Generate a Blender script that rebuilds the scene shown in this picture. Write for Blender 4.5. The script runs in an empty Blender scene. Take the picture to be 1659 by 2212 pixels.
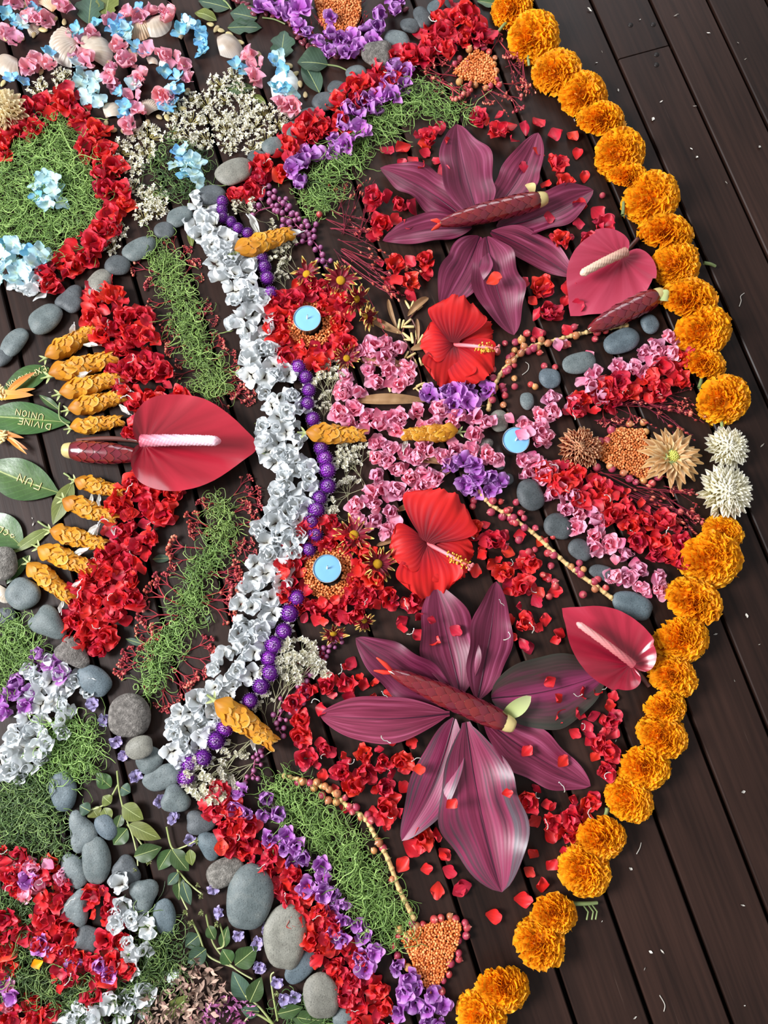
import bpy, math, random
import numpy as np
from mathutils import Vector, Matrix

# ------------------------------------------------------------------ camera, world, lights, exposure
F, CX, CY, H = 1609.0, 829.5, 1106.0, 1.10       # focal length in pixels of the 1659x2212 frame; lens height over the deck
def _unit(v): return v / np.linalg.norm(v)
_y = _unit(np.array([-2024.86 - CX, -(-7517.87 - CY), -F]))     # vanishing direction of the deck boards
_x = np.array([25277.4 - CX, -(-4467.1 - CY), -F]); _x = _unit(_x - _y * (_x @ _y))
_z = np.cross(_x, _y)
W2C = np.stack([_x, _y, _z], 1)
C2W = W2C.T
sc = bpy.context.scene
cam_d = bpy.data.cameras.new('camera'); cam = bpy.data.objects.new('camera', cam_d)
sc.collection.objects.link(cam); sc.camera = cam
cam_d.sensor_fit = 'VERTICAL'; cam_d.sensor_height = 24.0; cam_d.lens = F / 2212 * 24.0
cam_d.clip_start = 0.02
M4 = Matrix([list(C2W[i]) + [0.0] for i in range(3)] + [[0, 0, 0, 1]]); M4[2][3] = H
cam.matrix_world = M4

def hexc(h):
    h = h.lstrip('#'); c = [int(h[i:i + 2], 16) / 255 for i in (0, 2, 4)]
    return tuple(x / 12.92 if x <= .04045 else ((x + .055) / 1.055) ** 2.4 for x in c) + (1.0,)

world = bpy.data.worlds.new('world'); sc.world = world; world.use_nodes = True
world.node_tree.nodes['Background'].inputs[0].default_value = (0.93, 0.97, 1.0, 1)
world.node_tree.nodes['Background'].inputs[1].default_value = 0.42

def area(name, loc, target, sx, sy, power, col):
    d = bpy.data.lights.new(name, 'AREA'); d.shape = 'RECTANGLE'; d.size = sx; d.size_y = sy; d.energy = power; d.color = col
    o = bpy.data.objects.new(name, d); sc.collection.objects.link(o); o.location = loc
    o.rotation_euler = (Vector(target) - Vector(loc)).to_track_quat('-Z', 'Y').to_euler()
    return o
# daylight from the pavilion's open sides
area('window_light_west', (-2.6, 0.9, 2.3), (0.1, 0.1, 0), 1.3, 1.3, 225, (0.98, 0.985, 1.0))
area('window_light_north', (1.2, 3.4, 1.7), (0.3, 0.2, 0), 2.6, 1.2, 45, (0.90, 0.95, 1.0))
sc.view_settings.view_transform = 'Standard'; sc.view_settings.look = 'None'
sc.view_settings.exposure = 0.12; sc.view_settings.gamma = 1.0; sc.view_settings.use_curve_mapping = False

# ------------------------------------------------------------------ pixel -> deck helpers
def at(px, py, z=0.0):
    d = C2W @ np.array([(px - CX) / F, -(py - CY) / F, -1.0]); t = (z - H) / d[2]
    return Vector((d[0] * t, d[1] * t, z))
def mpp(px, py, z=0.0):
    return ((at(px + 8, py, z) - at(px - 8, py, z)).length + (at(px, py + 8, z) - at(px, py - 8, z)).length) / 32
def yaw(px, py, dx, dy):
    v = at(px + dx, py + dy) - at(px, py); return math.atan2(v.y, v.x)
def yawdeg(px, py, a): return yaw(px, py, math.cos(math.radians(a)) * 10, math.sin(math.radians(a)) * 10)

# ------------------------------------------------------------------ mesh builder
class MB:
    def __init__(s): s.V = []; s.Q = []; s.A = []; s.MI = []; s.n = 0
    def grid(s, P, t=None, sd=None, r=0.5, mat=0, wrap=False):
        nu, nv = P.shape[:2]
        if t is None: t = np.linspace(0, 1, nu)[:, None] * np.ones(nv)
        if sd is None: sd = np.ones(nu)[:, None] * np.linspace(-1, 1, nv)
        i = np.arange(nu * nv).reshape(nu, nv) + s.n
        if wrap: i = np.concatenate([i, i[:, :1]], 1)
        q = np.stack([i[:-1, :-1], i[1:, :-1], i[1:, 1:], i[:-1, 1:]], -1).reshape(-1, 4)
        s.V.append(P.reshape(-1, 3)); s.Q.append(q); s.MI.append(np.full(len(q), mat))
        s.A.append(np.stack([np.broadcast_to(t, (nu, nv)).ravel(), np.broadcast_to(sd, (nu, nv)).ravel(), np.full(nu * nv, r)], 1))
        s.n += nu * nv
        return s
    def tube(s, pts, rad, k=5, r=0.5, mat=0):
        P = np.array([tuple(p) for p in pts], float); n = len(P)
        rad = np.broadcast_to(np.array(rad, float), (n,)) if np.ndim(rad) else np.full(n, rad)
        T = np.gradient(P, axis=0); T /= np.maximum(np.linalg.norm(T, axis=1), 1e-9)[:, None]
        ref = np.where(np.abs(T[:, 2:3]) > .9, np.array([[1., 0, 0]]), np.array([[0, 0, 1.]]))
        B = np.cross(T, ref); B /= np.linalg.norm(B, axis=1)[:, None]; N = np.cross(B, T)
        a = np.arange(k) * 2 * np.pi / k
        G = P[:, None] + rad[:, None, None] * (np.cos(a)[None, :, None] * B[:, None] + np.sin(a)[None, :, None] * N[:, None])
        return s.grid(G, None, None, r, mat, wrap=True)
    def ball(s, c, rx, ry=None, rz=None, nu=6, nv=8, r=0.5, mat=0, R=None):
        ry = rx if ry is None else ry; rz = rx if rz is None else rz
        th = np.linspace(.004, math.pi - .004, nu)[:, None]; ph = np.arange(nv)[None] * 2 * np.pi / nv
        G = np.stack([rx * np.sin(th) * np.cos(ph), ry * np.sin(th) * np.sin(ph), -rz * np.cos(th) * np.ones_like(ph)], -1)
        if R is not None: G = G @ R.T
        return s.grid(G + np.array(tuple(c)), None, None, r, mat, wrap=True)
    def lathe(s, prof, k=32, c=(0, 0, 0), r=0.5, mat=0):
        a = np.arange(k) * 2 * np.pi / k; pr = np.array(prof, float)
        G = np.stack([pr[:, :1] * np.cos(a), pr[:, :1] * np.sin(a), pr[:, 1:2] * np.ones(k)], -1) + np.array(c)
        return s.grid(G[:, ::-1], None, None, r, mat, wrap=True)
    def mesh(s, name, mats, flat=False):
        me = bpy.data.meshes.new(name)
        V = np.concatenate(s.V); Q = np.concatenate(s.Q); A = np.concatenate(s.A).astype(np.float32); MI = np.concatenate(s.MI).astype(np.int32)
        me.vertices.add(len(V)); me.vertices.foreach_set('co', V.ravel().astype(np.float32))
        me.loops.add(Q.size); me.loops.foreach_set('vertex_index', Q.ravel().astype(np.int32))
        me.polygons.add(len(Q)); me.polygons.foreach_set('loop_start', np.arange(0, Q.size, 4, dtype=np.int32))
        for m in mats: me.materials.append(m)
        me.polygons.foreach_set('material_index', MI)
        me.polygons.foreach_set('use_smooth', np.full(len(Q), not flat))
        for k, nm in enumerate(('pt', 'ps', 'pr')):
            me.attributes.new(nm, 'FLOAT', 'POINT').data.foreach_set('value', np.ascontiguousarray(A[:, k]))
        me.update(calc_edges=True)
        return me

def rot(rx=0, ry=0, rz=0):
    cx, sx, cy, sy, cz, sz = math.cos(rx), math.sin(rx), math.cos(ry), math.sin(ry), math.cos(rz), math.sin(rz)
    return np.array([[cz, -sz, 0], [sz, cz, 0], [0, 0, 1]]) @ np.array([[cy, 0, sy], [0, 1, 0], [-sy, 0, cy]]) @ np.array([[1, 0, 0], [0, cx, -sx], [0, sx, cx]])
def xf(P, R=None, off=(0, 0, 0), s=1.0):
    Q = P * s
    if R is not None: Q = Q @ R.T
    return Q + np.array(off)

col = sc.collection
def link(name, me, parent=None, loc=None, rz=0, s=None, rx=0, ry=0):
    o = bpy.data.objects.new(name, me); col.objects.link(o)
    if parent is not None: o.parent = parent
    if loc is not None: o.location = loc
    o.rotation_euler = (rx, ry, rz)
    if s is not None: o.scale = (s, s, s) if np.ndim(s) == 0 else s
    return o
def tag(o, label, cat, group=None, kind=None):
    o['label'] = label; o['category'] = cat
    if group: o['group'] = group
    if kind: o['kind'] = kind
    return o
def copy_tree(o, parent=None):
    c = o.copy(); col.objects.link(c)
    if parent is not None: c.parent = parent
    for ch in o.children: copy_tree(ch, c)
    return c
ORD = 'first second third fourth fifth sixth seventh eighth ninth tenth eleventh twelfth thirteenth fourteenth fifteenth sixteenth seventeenth eighteenth nineteenth twentieth'.split()
rng = np.random.default_rng(7)
def U(a, b): return float(rng.uniform(a, b))

# ------------------------------------------------------------------ materials
def mat(name, ramp, axis='pt', var=(0.0, 0.15), rnd=(0.0, 0.15), rough=0.5, spec=0.35, trans=0.0, veins=None, noise=None, bump=None, metal=0.0, coat=0.0, sat=1.0, streak=None, side=0.0):
    """ramp over attribute axis; var = hue/value spread per object; rnd = hue/value spread per piece (attribute pr)."""
    m = bpy.data.materials.new(name); m.use_nodes = True; nt = m.node_tree; N = nt.nodes; L = nt.links
    b = N['Principled BSDF']
    def math_(op, a, c=None):
        n = N.new('ShaderNodeMath'); n.operation = op
        for k, v in enumerate((a, c)):
            if v is None: continue
            if hasattr(v, 'links'): L.new(v, n.inputs[k])
            else: n.inputs[k].default_value = v
        return n.outputs[0]
    def attr(nm):
        n = N.new('ShaderNodeAttribute'); n.attribute_name = nm; return n.outputs['Fac']
    cr = N.new('ShaderNodeValToRGB'); e = cr.color_ramp.elements
    while len(e) < len(ramp): e.new(0.5)
    for el, (p, c) in zip(e, ramp): el.position = p; el.color = hexc(c)
    tc = N.new('ShaderNodeTexCoord')
    if axis == 'noise':
        nz = N.new('ShaderNodeTexNoise'); nz.inputs['Scale'].default_value = noise or 30; nz.inputs['Detail'].default_value = 6
        L.new(tc.outputs['Object'], nz.inputs['Vector']); fac = nz.outputs['Fac']
    elif axis == 'abs_s': fac = math_('ABSOLUTE', attr('ps'))
    elif axis == 'streak':                      # long fibres running from base to tip, mixed with distance from the midrib
        cv = N.new('ShaderNodeCombineXYZ'); L.new(math_('MULTIPLY', attr('pt'), streak[0]), cv.inputs[0]); L.new(math_('MULTIPLY', attr('ps'), streak[1]), cv.inputs[1])
        o2 = N.new('ShaderNodeObjectInfo'); L.new(math_('MULTIPLY', o2.outputs['Random'], 37.0), cv.inputs[2])
        nz = N.new('ShaderNodeTexNoise'); nz.inputs['Scale'].default_value = 1.0; nz.inputs['Detail'].default_value = 5; L.new(cv.outputs[0], nz.inputs['Vector'])
        fac = math_('ADD', math_('MULTIPLY', nz.outputs['Fac'], streak[2]), math_('MULTIPLY', math_('ABSOLUTE', attr('ps')) if streak[4] else attr('pt'), streak[3]))
    elif axis == 'pr': fac = attr('pr')
    else: fac = attr(axis)
    L.new(fac, cr.inputs['Fac']); c = cr.outputs['Color']
    oi = N.new('ShaderNodeObjectInfo')
    ro = math_('SUBTRACT', oi.outputs['Random'], 0.5); rp = math_('SUBTRACT', attr('pr'), 0.5)
    hs = N.new('ShaderNodeHueSaturation'); hs.inputs['Saturation'].default_value = sat
    L.new(math_('ADD', math_('ADD', math_('MULTIPLY', ro, var[0]), math_('MULTIPLY', rp, rnd[0])), 0.5), hs.inputs['Hue'])
    val = math_('ADD', math_('ADD', math_('MULTIPLY', ro, 2 * var[1]), math_('MULTIPLY', rp, 2 * rnd[1])), 1.0)
    if veins:                                   # fine streaks along the piece: (frequency across, strength)
        w = math_('SINE', math_('MULTIPLY', attr('ps'), veins[0]))
        val = math_('ADD', val, math_('MULTIPLY', w, veins[1]))
    if side:                                    # side veins slanting from the midrib to the margin
        w = math_('SINE', math_('SUBTRACT', math_('MULTIPLY', attr('pt'), 52.0), math_('MULTIPLY', math_('ABSOLUTE', attr('ps')), 16.0)))
        val = math_('ADD', val, math_('MULTIPLY', math_('POWER', math_('MAXIMUM', w, 0.0), 8.0), side))
    if noise and axis != 'noise':
        nz = N.new('ShaderNodeTexNoise'); nz.inputs['Scale'].default_value = noise; nz.inputs['Detail'].default_value = 5
        L.new(tc.outputs['Object'], nz.inputs['Vector'])
        val = math_('MULTIPLY', val, math_('ADD', math_('MULTIPLY', nz.outputs['Fac'], 0.7), 0.65))
    L.new(val, hs.inputs['Value']); L.new(c, hs.inputs['Color']); c = hs.outputs['Color']
    L.new(c, b.inputs['Base Color'])
    b.inputs['Roughness'].default_value = rough; b.inputs['Specular IOR Level'].default_value = spec; b.inputs['Metallic'].default_value = metal
    b.inputs['Coat Weight'].default_value = coat; b.inputs['Coat Roughness'].default_value = 0.15
    if bump:                                    # ('noise', scale, strength) or ('vein', freq, strength)
        bp = N.new('ShaderNodeBump'); bp.inputs['Strength'].default_value = bump[2]; bp.inputs['Distance'].default_value = 0.002
        if bump[0] == 'noise':
            n2 = N.new('ShaderNodeTexNoise'); n2.inputs['Scale'].default_value = bump[1]; n2.inputs['Detail'].default_value = 8
            L.new(tc.outputs['Object'], n2.inputs['Vector']); L.new(n2.outputs['Fac'], bp.inputs['Height'])
        else:
            L.new(math_('SINE', math_('MULTIPLY', attr('ps'), bump[1])), bp.inputs['Height'])
        L.new(bp.outputs['Normal'], b.inputs['Normal'])
    if trans:
        tr = N.new('ShaderNodeBsdfTranslucent'); L.new(c, tr.inputs['Color'])
        mx = N.new('ShaderNodeMixShader'); mx.inputs[0].default_value = trans
        L.new(b.outputs[0], mx.inputs[1]); L.new(tr.outputs[0], mx.inputs[2]); L.new(mx.outputs[0], N['Material Output'].inputs['Surface'])
    return m

RED = mat('red_petal', [(0, '#96101c'), (.5, '#d21c2c'), (1, '#e0404e')], var=(.012, .16), rnd=(.014, .22), rough=.45, trans=.2, veins=(14, .05))
PINK = mat('pink_petal', [(0, '#dc5680'), (.4, '#ec88a8'), (1, '#f6b6ce')], var=(.02, .12), rnd=(.02, .16), rough=.5, trans=.25, veins=(12, .04))
VIOLET = mat('violet_petal', [(0, '#98389c'), (.5, '#b765c2'), (1, '#d29cdc')], var=(.02, .12), rnd=(.03, .2), rough=.5, trans=.25, veins=(12, .05))
WHITE = mat('white_petal', [(0, '#b9b3a2'), (.3, '#dfe1e0'), (1, '#e9edf0')], var=(.0, .08), rnd=(.0, .12), rough=.5, trans=.22, veins=(12, .02))
BLUE = mat('blue_floret', [(0, '#d8ecd8'), (.35, '#8fcbe6'), (1, '#74bbe6')], var=(.03, .14), rnd=(.03, .16), rough=.5, trans=.3)
MINT = mat('mint_floret', [(0, '#e2eed2'), (.4, '#c6e4e6'), (1, '#b4dcec')], var=(.03, .08), rnd=(.03, .1), rough=.5, trans=.3)
ROSE = mat('rose_floret', [(0, '#e3879b'), (.5, '#ee9db1'), (1, '#f4bccb')], var=(.03, .1), rnd=(.04, .12), rough=.5, trans=.3)
MARI = mat('marigold_petal', [(0, '#d86600'), (.45, '#f99504'), (1, '#ffb31c')], var=(.006, .05), rnd=(.016, .14), rough=.5, spec=.25, trans=.25, veins=(16, .05))
CREAM = mat('cream_petal', [(0, '#eadd98'), (.4, '#f8f1cf'), (1, '#fdfaee')], rnd=(.01, .06), rough=.5, trans=.3, veins=(9, .03))
BUFF = mat('buff_petal', [(0, '#d8b870'), (.4, '#f0dcae'), (1, '#f8ecca')], rnd=(.01, .1), rough=.5, trans=.28, veins=(9, .03))
TAN = mat('tan_petal', [(0, '#c48f56'), (.5, '#dcb480'), (1, '#f4deb0')], axis='abs_s', var=(0, .1), rnd=(.01, .1), rough=.45, trans=.25, veins=(10, .06))
RUST = mat('rust_petal', [(0, '#7d3028'), (.55, '#b86048'), (.88, '#d89470'), (1, '#f0cfa6')], var=(.01, .12), rnd=(.01, .1), rough=.5, trans=.25)
DAISY = mat('daisy_petal', [(0, '#6d1022'), (.55, '#8c1a2e'), (.80, '#9a2c30'), (.87, '#e6c25c'), (1, '#f2dc86')], var=(.01, .15), rough=.5, trans=.2, veins=(9, .06))
DISC = mat('yellow_disc', [(0, '#a87708'), (.5, '#cf9d14'), (1, '#b98a10')], axis='noise', noise=900, rough=.7, bump=('noise', 1500, .6))
LIME = mat('lime_centre', [(0, '#a8b02c'), (1, '#e0de78')], rnd=(.02, .15), rough=.6)
GLOBE = mat('globe_bract', [(0, '#4a0c66'), (.5, '#76189a'), (.8, '#8e34b0'), (.9, '#dcb8e8'), (1, '#f0e0f4')], var=(.015, .14), rnd=(.02, .2), rough=.42, trans=.06)
AMBER = mat('amber_bract', [(0, '#a8660e'), (.5, '#cf8a20'), (.9, '#dc9c30'), (1, '#efc478')], var=(.012, .12), rnd=(0, .08), rough=.5, trans=.2, veins=(16, .04))
WTUBE = mat('white_tube', [(0, '#c9c7b8'), (1, '#eff1f0')], rough=.4, trans=.25)
CALYX = mat('pale_green_calyx', [(0, '#8f9c5a'), (1, '#c9cf96')], rough=.5, trans=.1)
STEM = mat('green_stem', [(0, '#6c7c4a'), (1, '#93a36a')], rough=.5)
THREAD = mat('green_thread', [(0, '#5c7a3a'), (.5, '#7c9c4c'), (1, '#a0bd6c')], axis='pr', var=(.02, .05), rough=.42, spec=.45)
THREAD_D = mat('dark_green_thread', [(0, '#36502a'), (.5, '#526e38'), (1, '#86a05c')], axis='pr', var=(.02, .05), rough=.42, spec=.45)
TWIG = mat('red_twig', [(0, '#8a222e'), (1, '#b43c44')], axis='pr', var=(.01, .15), rough=.5)
BUD = mat('salmon_bud', [(0, '#a02c36'), (.7, '#c25a52'), (1, '#e3917c')], axis='pr', var=(.02, .15), rough=.4, spec=.5)
WINE = mat('wine_twig', [(0, '#7d2234'), (1, '#a23a4c')], axis='pr', var=(.01, .15), rough=.5)
BERRY = mat('red_berry', [(0, '#9a2a38'), (.6, '#b44252'), (1, '#d08a78')], var=(.03, .18), rough=.38, spec=.45, noise=300)
BERRY_T = mat('tan_berry', [(0, '#b0693a'), (.6, '#cf8d5c'), (1, '#e2b888')], var=(.03, .12), rough=.32, spec=.5, noise=300)
PBERRY = mat('purple_berry', [(0, '#6a2c4c'), (.6, '#86406a'), (1, '#b078a0')], var=(.03, .12), rough=.3, spec=.5)
PSTALK = mat('purple_stalk', [(0, '#8a3a5c'), (1, '#a8587a')], rough=.5)
STRAW = mat('straw_stalk', [(0, '#b98f56'), (1, '#e0c48c')], axis='noise', noise=120, rough=.6)
LENTIL = mat('orange_lentil', [(0, '#cf6a28'), (.5, '#e2864a'), (1, '#f0a468')], axis='pr', rough=.5)
CREAMF = mat('dried_white_floret', [(0, '#b8ac7c'), (.4, '#e6e1cb'), (1, '#f6f4ea')], var=(.02, .12), rnd=(.03, .18), rough=.6, trans=.15)
DRYSTEM = mat('dry_pale_stem', [(0, '#a89a58'), (1, '#c9bf86')], rough=.6)
GYPSTEM = mat('breath_stem', [(0, '#8c8a66'), (1, '#b5b292')], rough=.6)
LEAF = mat('green_leaf', [(0, '#7d9656'), (.05, '#40582c'), (1, '#354e28')], axis='abs_s', var=(.02, .2), rough=.38, spec=.45, trans=.12, noise=90, side=.35)
LEAF_D = mat('grey_green_leaf', [(0, '#6d7f5e'), (.06, '#42584a'), (1, '#384e3a')], axis='abs_s', var=(.03, .18), rough=.5, trans=.1, noise=60, side=.35)
LEAF_O = mat('olive_leaf', [(0, '#8d9256'), (.06, '#626c34'), (1, '#6e763c')], axis='abs_s', var=(.03, .15), rough=.45, trans=.12, noise=60, side=.35)
LEAF_G = mat('glossy_written_leaf', [(0, '#9cab58'), (.06, '#3d5a24'), (1, '#35552a')], axis='abs_s', var=(.02, .1), rough=.28, spec=.6, noise=40, bump=('noise', 40, .35), side=.35)
GOLD = mat('gold_lettering', [(0, '#d9c27c'), (1, '#f0e2aa')], rough=.4, spec=.6)
CORD = mat('cordyline_leaf', [(.25, '#360f22'), (.42, '#641c36'), (.58, '#7a2846'), (.78, '#a24c6e')], axis='streak', streak=(1.6, 7, 1.0, .06, 1), var=(.012, .2), rough=.42, spec=.42, trans=.06, veins=(60, .05), bump=('vein', 60, .03))
CORD_D = mat('dark_cordyline_leaf', [(.28, '#8a3058'), (.45, '#6c2844'), (.6, '#43302e'), (.8, '#33322a')], axis='streak', streak=(1.6, 6, .55, .5, 1), var=(.01, .08), rough=.42, spec=.45, veins=(60, .06), bump=('vein', 60, .03))
CORD_B = mat('striped_cordyline_leaf', [(.28, '#3c1026'), (.42, '#7a2444'), (.55, '#8f3256'), (.68, '#5a3c48'), (.82, '#666870')], axis='streak', streak=(1.4, 8, .85, .22, 1), var=(.01, .08), rough=.40, spec=.5, veins=(60, .08), bump=('vein', 60, .04))
SPATHE = mat('anthurium_spathe', [(.2, '#620a1c'), (.45, '#8f162c'), (.62, '#a82038'), (.85, '#bc4056')], axis='streak', streak=(.8, 16, .5, .35, 0), var=(.008, .08), rough=.24, spec=.5, coat=.3, bump=('vein', 44, .12))
SPATHE_P = mat('pale_anthurium_spathe', [(.2, '#7a1228'), (.42, '#a02a42'), (.62, '#b23c54'), (.85, '#c86a7c')], axis='streak', streak=(.8, 16, .5, .35, 0), rough=.32, spec=.45, coat=.15, bump=('vein', 44, .12))
SPADIX = mat('spadix', [(0, '#b04a5e'), (.3, '#d59aaa'), (.9, '#ead0da'), (1, '#cf7888')], rough=.45)
SPADIX_B = mat('buff_spadix', [(0, '#b0786c'), (.3, '#cfa892'), (1, '#e0c8b0')], rough=.45)
SPADIX_P = mat('rosy_spadix', [(0, '#a84a54'), (.5, '#cf8080'), (1, '#dd9c98')], rough=.45)
BSTEM = mat('brown_stem', [(0, '#5a3430'), (1, '#74463e')], rough=.35, spec=.5)
CONE = mat('cone_bract', [(0, '#4a0d14'), (.5, '#701a24'), (.9, '#7a2028'), (.965, '#641a20'), (1, '#c99a70')], var=(.015, .14), rough=.2, spec=.55, coat=.5, noise=60)
CONE_T = mat('scarlet_tip', [(0, '#b01c20'), (1, '#e8462e')], rough=.35)
CONE_S = mat('pale_stalk', [(0, '#d9c28c'), (1, '#c2b06a')], axis='noise', noise=60, rough=.45)
HIB = mat('hibiscus_petal', [(.22, '#6a0a18'), (.38, '#b0131e'), (.55, '#d2201f'), (.9, '#de302c')], axis='streak', streak=(1.5, 14, .35, .55, 0), var=(0, .04), rough=.5, spec=.3, trans=.18, bump=('vein', 34, .12))
HIBC = mat('hibiscus_column', [(0, '#c23a44'), (.6, '#e8929a'), (1, '#d6503e')], rough=.4, trans=.1)
HIBY = mat('pollen', [(0, '#d99a1e'), (1, '#f0c95a')], axis='pr', rough=.6)
CUP = mat('aluminium_cup', [(0, '#b9bec4'), (1, '#d9dde2')], rough=.25, metal=1.0)
WAX = mat('pale_blue_wax', [(0, '#7db9e8'), (1, '#86c0ec')], axis='noise', noise=40, rough=.22, spec=.5)
WICK = mat('white_wick', [(0, '#dfe6ec'), (1, '#eef2f4')], rough=.6)
SHELL = mat('shell', [(0, '#8f7c6a'), (.3, '#b9ac9e'), (.7, '#ac9c8a'), (1, '#c4bcb2')], var=(.02, .12), rough=.4, spec=.5, veins=(60, .05), noise=60)
SHELL_B = mat('banded_shell', [(0, '#b98a58'), (.5, '#d8c0a0'), (1, '#cfae86')], var=(.02, .1), rough=.4, spec=.5, veins=(70, .16))
PEARL = mat('nacre', [(0, '#dfe9e6'), (1, '#f0f4f2')], axis='noise', noise=60, rough=.25, spec=.6)
SEED = mat('pumpkin_seed', [(0, '#9c8a5c'), (.5, '#bfae80'), (1, '#a8966a')], var=(.02, .15), rough=.4)
BEAN = mat('kidney_bean', [(0, '#5c2430'), (.5, '#6e2e38'), (1, '#7d3c44')], var=(.02, .16), rough=.25, spec=.5)
POD = mat('brown_pod', [(0, '#5c4432'), (.5, '#94704e'), (1, '#b89470')], axis='noise', noise=55, var=(.01, .1), rough=.5)
SLIVER = mat('cream_sliver', [(0, '#b8935a'), (.5, '#e0c98c'), (1, '#ead9a4')], var=(.01, .12), rough=.5)
BIRD = mat('strelitzia_sepal', [(0, '#e8a03a'), (.5, '#d98c3a'), (1, '#c98a56')], var=(.02, .12), rough=.4, trans=.1, veins=(12, .06))
LILAC = mat('lilac_floret', [(0, '#6e5a78'), (.3, '#a99ac9'), (1, '#c2b6de')], var=(.02, .12), rnd=(.02, .15), rough=.5, trans=.25)
CHIP = mat('dried_chip', [(0, '#5c4638'), (.4, '#96786a'), (.8, '#b89c8a'), (1, '#a06a68')], axis='pr', rough=.6)
MAGENTA = mat('magenta_bits', [(0, '#8c3a6a'), (.5, '#b05c98'), (1, '#c98ab8')], axis='pr', rough=.55, trans=.2)
SCRAP = mat('pale_scrap', [(0, '#9c948a'), (1, '#cfc9c0')], axis='pr', var=(.02, .2), rough=.7)
GLASS = mat('green_glass', [(0, '#7fae98'), (1, '#bfe0cf')], rough=.08, spec=.8)

def stone_mat(name, c0, c1, c2, rough=.55, b=.25, sc_=70):
    m = mat(name, [(0.25, c0), (.5, c1), (.75, c2)], axis='noise', noise=sc_, var=(.03, .13), rough=rough, spec=.4, bump=('noise', 500, b))
    nt = m.node_tree; N = nt.nodes; L = nt.links                      # dark and pale flecks
    b_ = N['Principled BSDF']; src = b_.inputs['Base Color'].links[0].from_socket
    tc = next(n for n in N if n.type == 'TEX_COORD')
    v = N.new('ShaderNodeTexNoise'); v.inputs['Scale'].default_value = 600; v.inputs['Detail'].default_value = 2
    L.new(tc.outputs['Object'], v.inputs['Vector'])
    r = N.new('ShaderNodeValToRGB'); e = r.color_ramp.elements; e[0].position = .34; e[0].color = (.5, .5, .5, 1); e[1].position = .44; e[1].color = (1, 1, 1, 1)
    e2 = e.new(.66); e2.color = (1, 1, 1, 1); e3 = e.new(.74); e3.color = (1.6, 1.6, 1.6, 1)
    L.new(v.outputs['Fac'], r.inputs['Fac'])
    mx = N.new('ShaderNodeMix'); mx.data_type = 'RGBA'; mx.blend_type = 'MULTIPLY'; mx.inputs[0].default_value = .8
    L.new(src, mx.inputs[6]); L.new(r.outputs['Color'], mx.inputs[7]); L.new(mx.outputs[2], b_.inputs['Base Color'])
    return m
ST_G = stone_mat('grey_stone', '#565f60', '#666f70', '#787e7c')
ST_B = stone_mat('blue_grey_stone', '#4a565c', '#58656b', '#6a757a')
ST_D = stone_mat('dark_grey_stone', '#3f4446', '#4c5154', '#5c6062')
ST_W = stone_mat('warm_grey_stone', '#6a675f', '#7c7a71', '#8e8a80')
ST_R = stone_mat('rough_stone', '#4f4b47', '#6e6964', '#928c86', rough=.9, b=1.0, sc_=180)
# ------------------------------------------------------------------ shape builders (unit size unless said otherwise)
def petal(L, W, nu=5, nv=6, wide=.62, curl=0., cup=0., ruf=0., fr=2.5, ph=0., narrow=.15, tipw=.78, rnd=.36):
    """petal along +x: widest at `wide`, rounded end (the last row is an arc, not a point)"""
    u = np.linspace(0, 1, nu)[:, None]; v = np.linspace(-1, 1, nv)[None]
    w = np.where(u < wide, np.sin(np.pi / 2 * np.clip(u / wide, 0, 1)) ** .8, 1 - (1 - tipw) * ((u - wide) / (1 - wide)) ** 2)
    w = np.maximum(w, narrow) * W / 2
    x = u * L * (1 - rnd * np.abs(v) ** 2.2 * u * u); y = v * w * (1 - .12 * np.abs(v) ** 3 * u ** 4)
    z = curl * L * u * u + cup * W * v * v * u + ruf * W * u * u * np.sin(fr * np.pi * v + ph)
    return np.stack([x * np.ones_like(v), y * np.ones_like(x), z * np.ones_like(x)], -1)

def fan(L, half, nu=9, nv=13, flat=.22, lift=.0, drop=.0, ruf=.0, fr=3., ph=0., rough=0., sd=0):
    """fan-shaped petal: sector of half-angle (radians) with a rounded, ruffled edge"""
    r_ = np.random.default_rng(sd)
    p = np.linspace(.03, 1, nu)[:, None]; v = np.linspace(-1, 1, nv)[None]
    R = L * (1 - flat * np.abs(v) ** 3 + rough * r_.normal(size=(1, nv)))
    a = v * half * (.75 + .25 * p)
    x = p * R * np.cos(a); y = p * R * np.sin(a)
    z = lift * L * (1 - (1 - p) ** 2) - drop * L * p ** 3 + .45 * ruf * L * p ** 2 * np.sin(1.1 * np.pi * v + ph) + ruf * L * p ** 6 * np.sin(fr * 1.7 * np.pi * v + ph * 2)
    return np.stack([x, y, z], -1)

def blade(L, W, nu=16, nv=7, a=.9, b=.75, fold=.1, wav=.0, fr=3., ph=0., bow=0., side=0., base=.06, tip=None):
    """long leaf: width profile, folded midrib, wavy margin, bow along z, sideways sweep"""
    u = np.linspace(0, 1, nu)[:, None]; v = np.linspace(-1, 1, nv)[None]
    w = np.maximum(np.sin(np.pi * np.clip(u ** a, 0, 1)) ** b, base * (1 - u) ** .5) * W / 2
    w = w * (1 + min(.09, wav) * np.sin(fr * 2 * np.pi * u + ph * 1.7 + 2.2 * np.sign(v)) * np.sin(np.pi * u))
    x = u * L * np.ones_like(v); y = v * w + side * L * np.sin(np.pi * u)
    z = fold * w * np.abs(v) + wav * W * np.abs(v) ** 2 * np.sin(fr * 2 * np.pi * u + ph + 1.3 * np.sign(v)) * np.sin(np.pi * u) + bow * L * np.sin(np.pi * u)
    return np.stack([x, y, z], -1)

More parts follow.
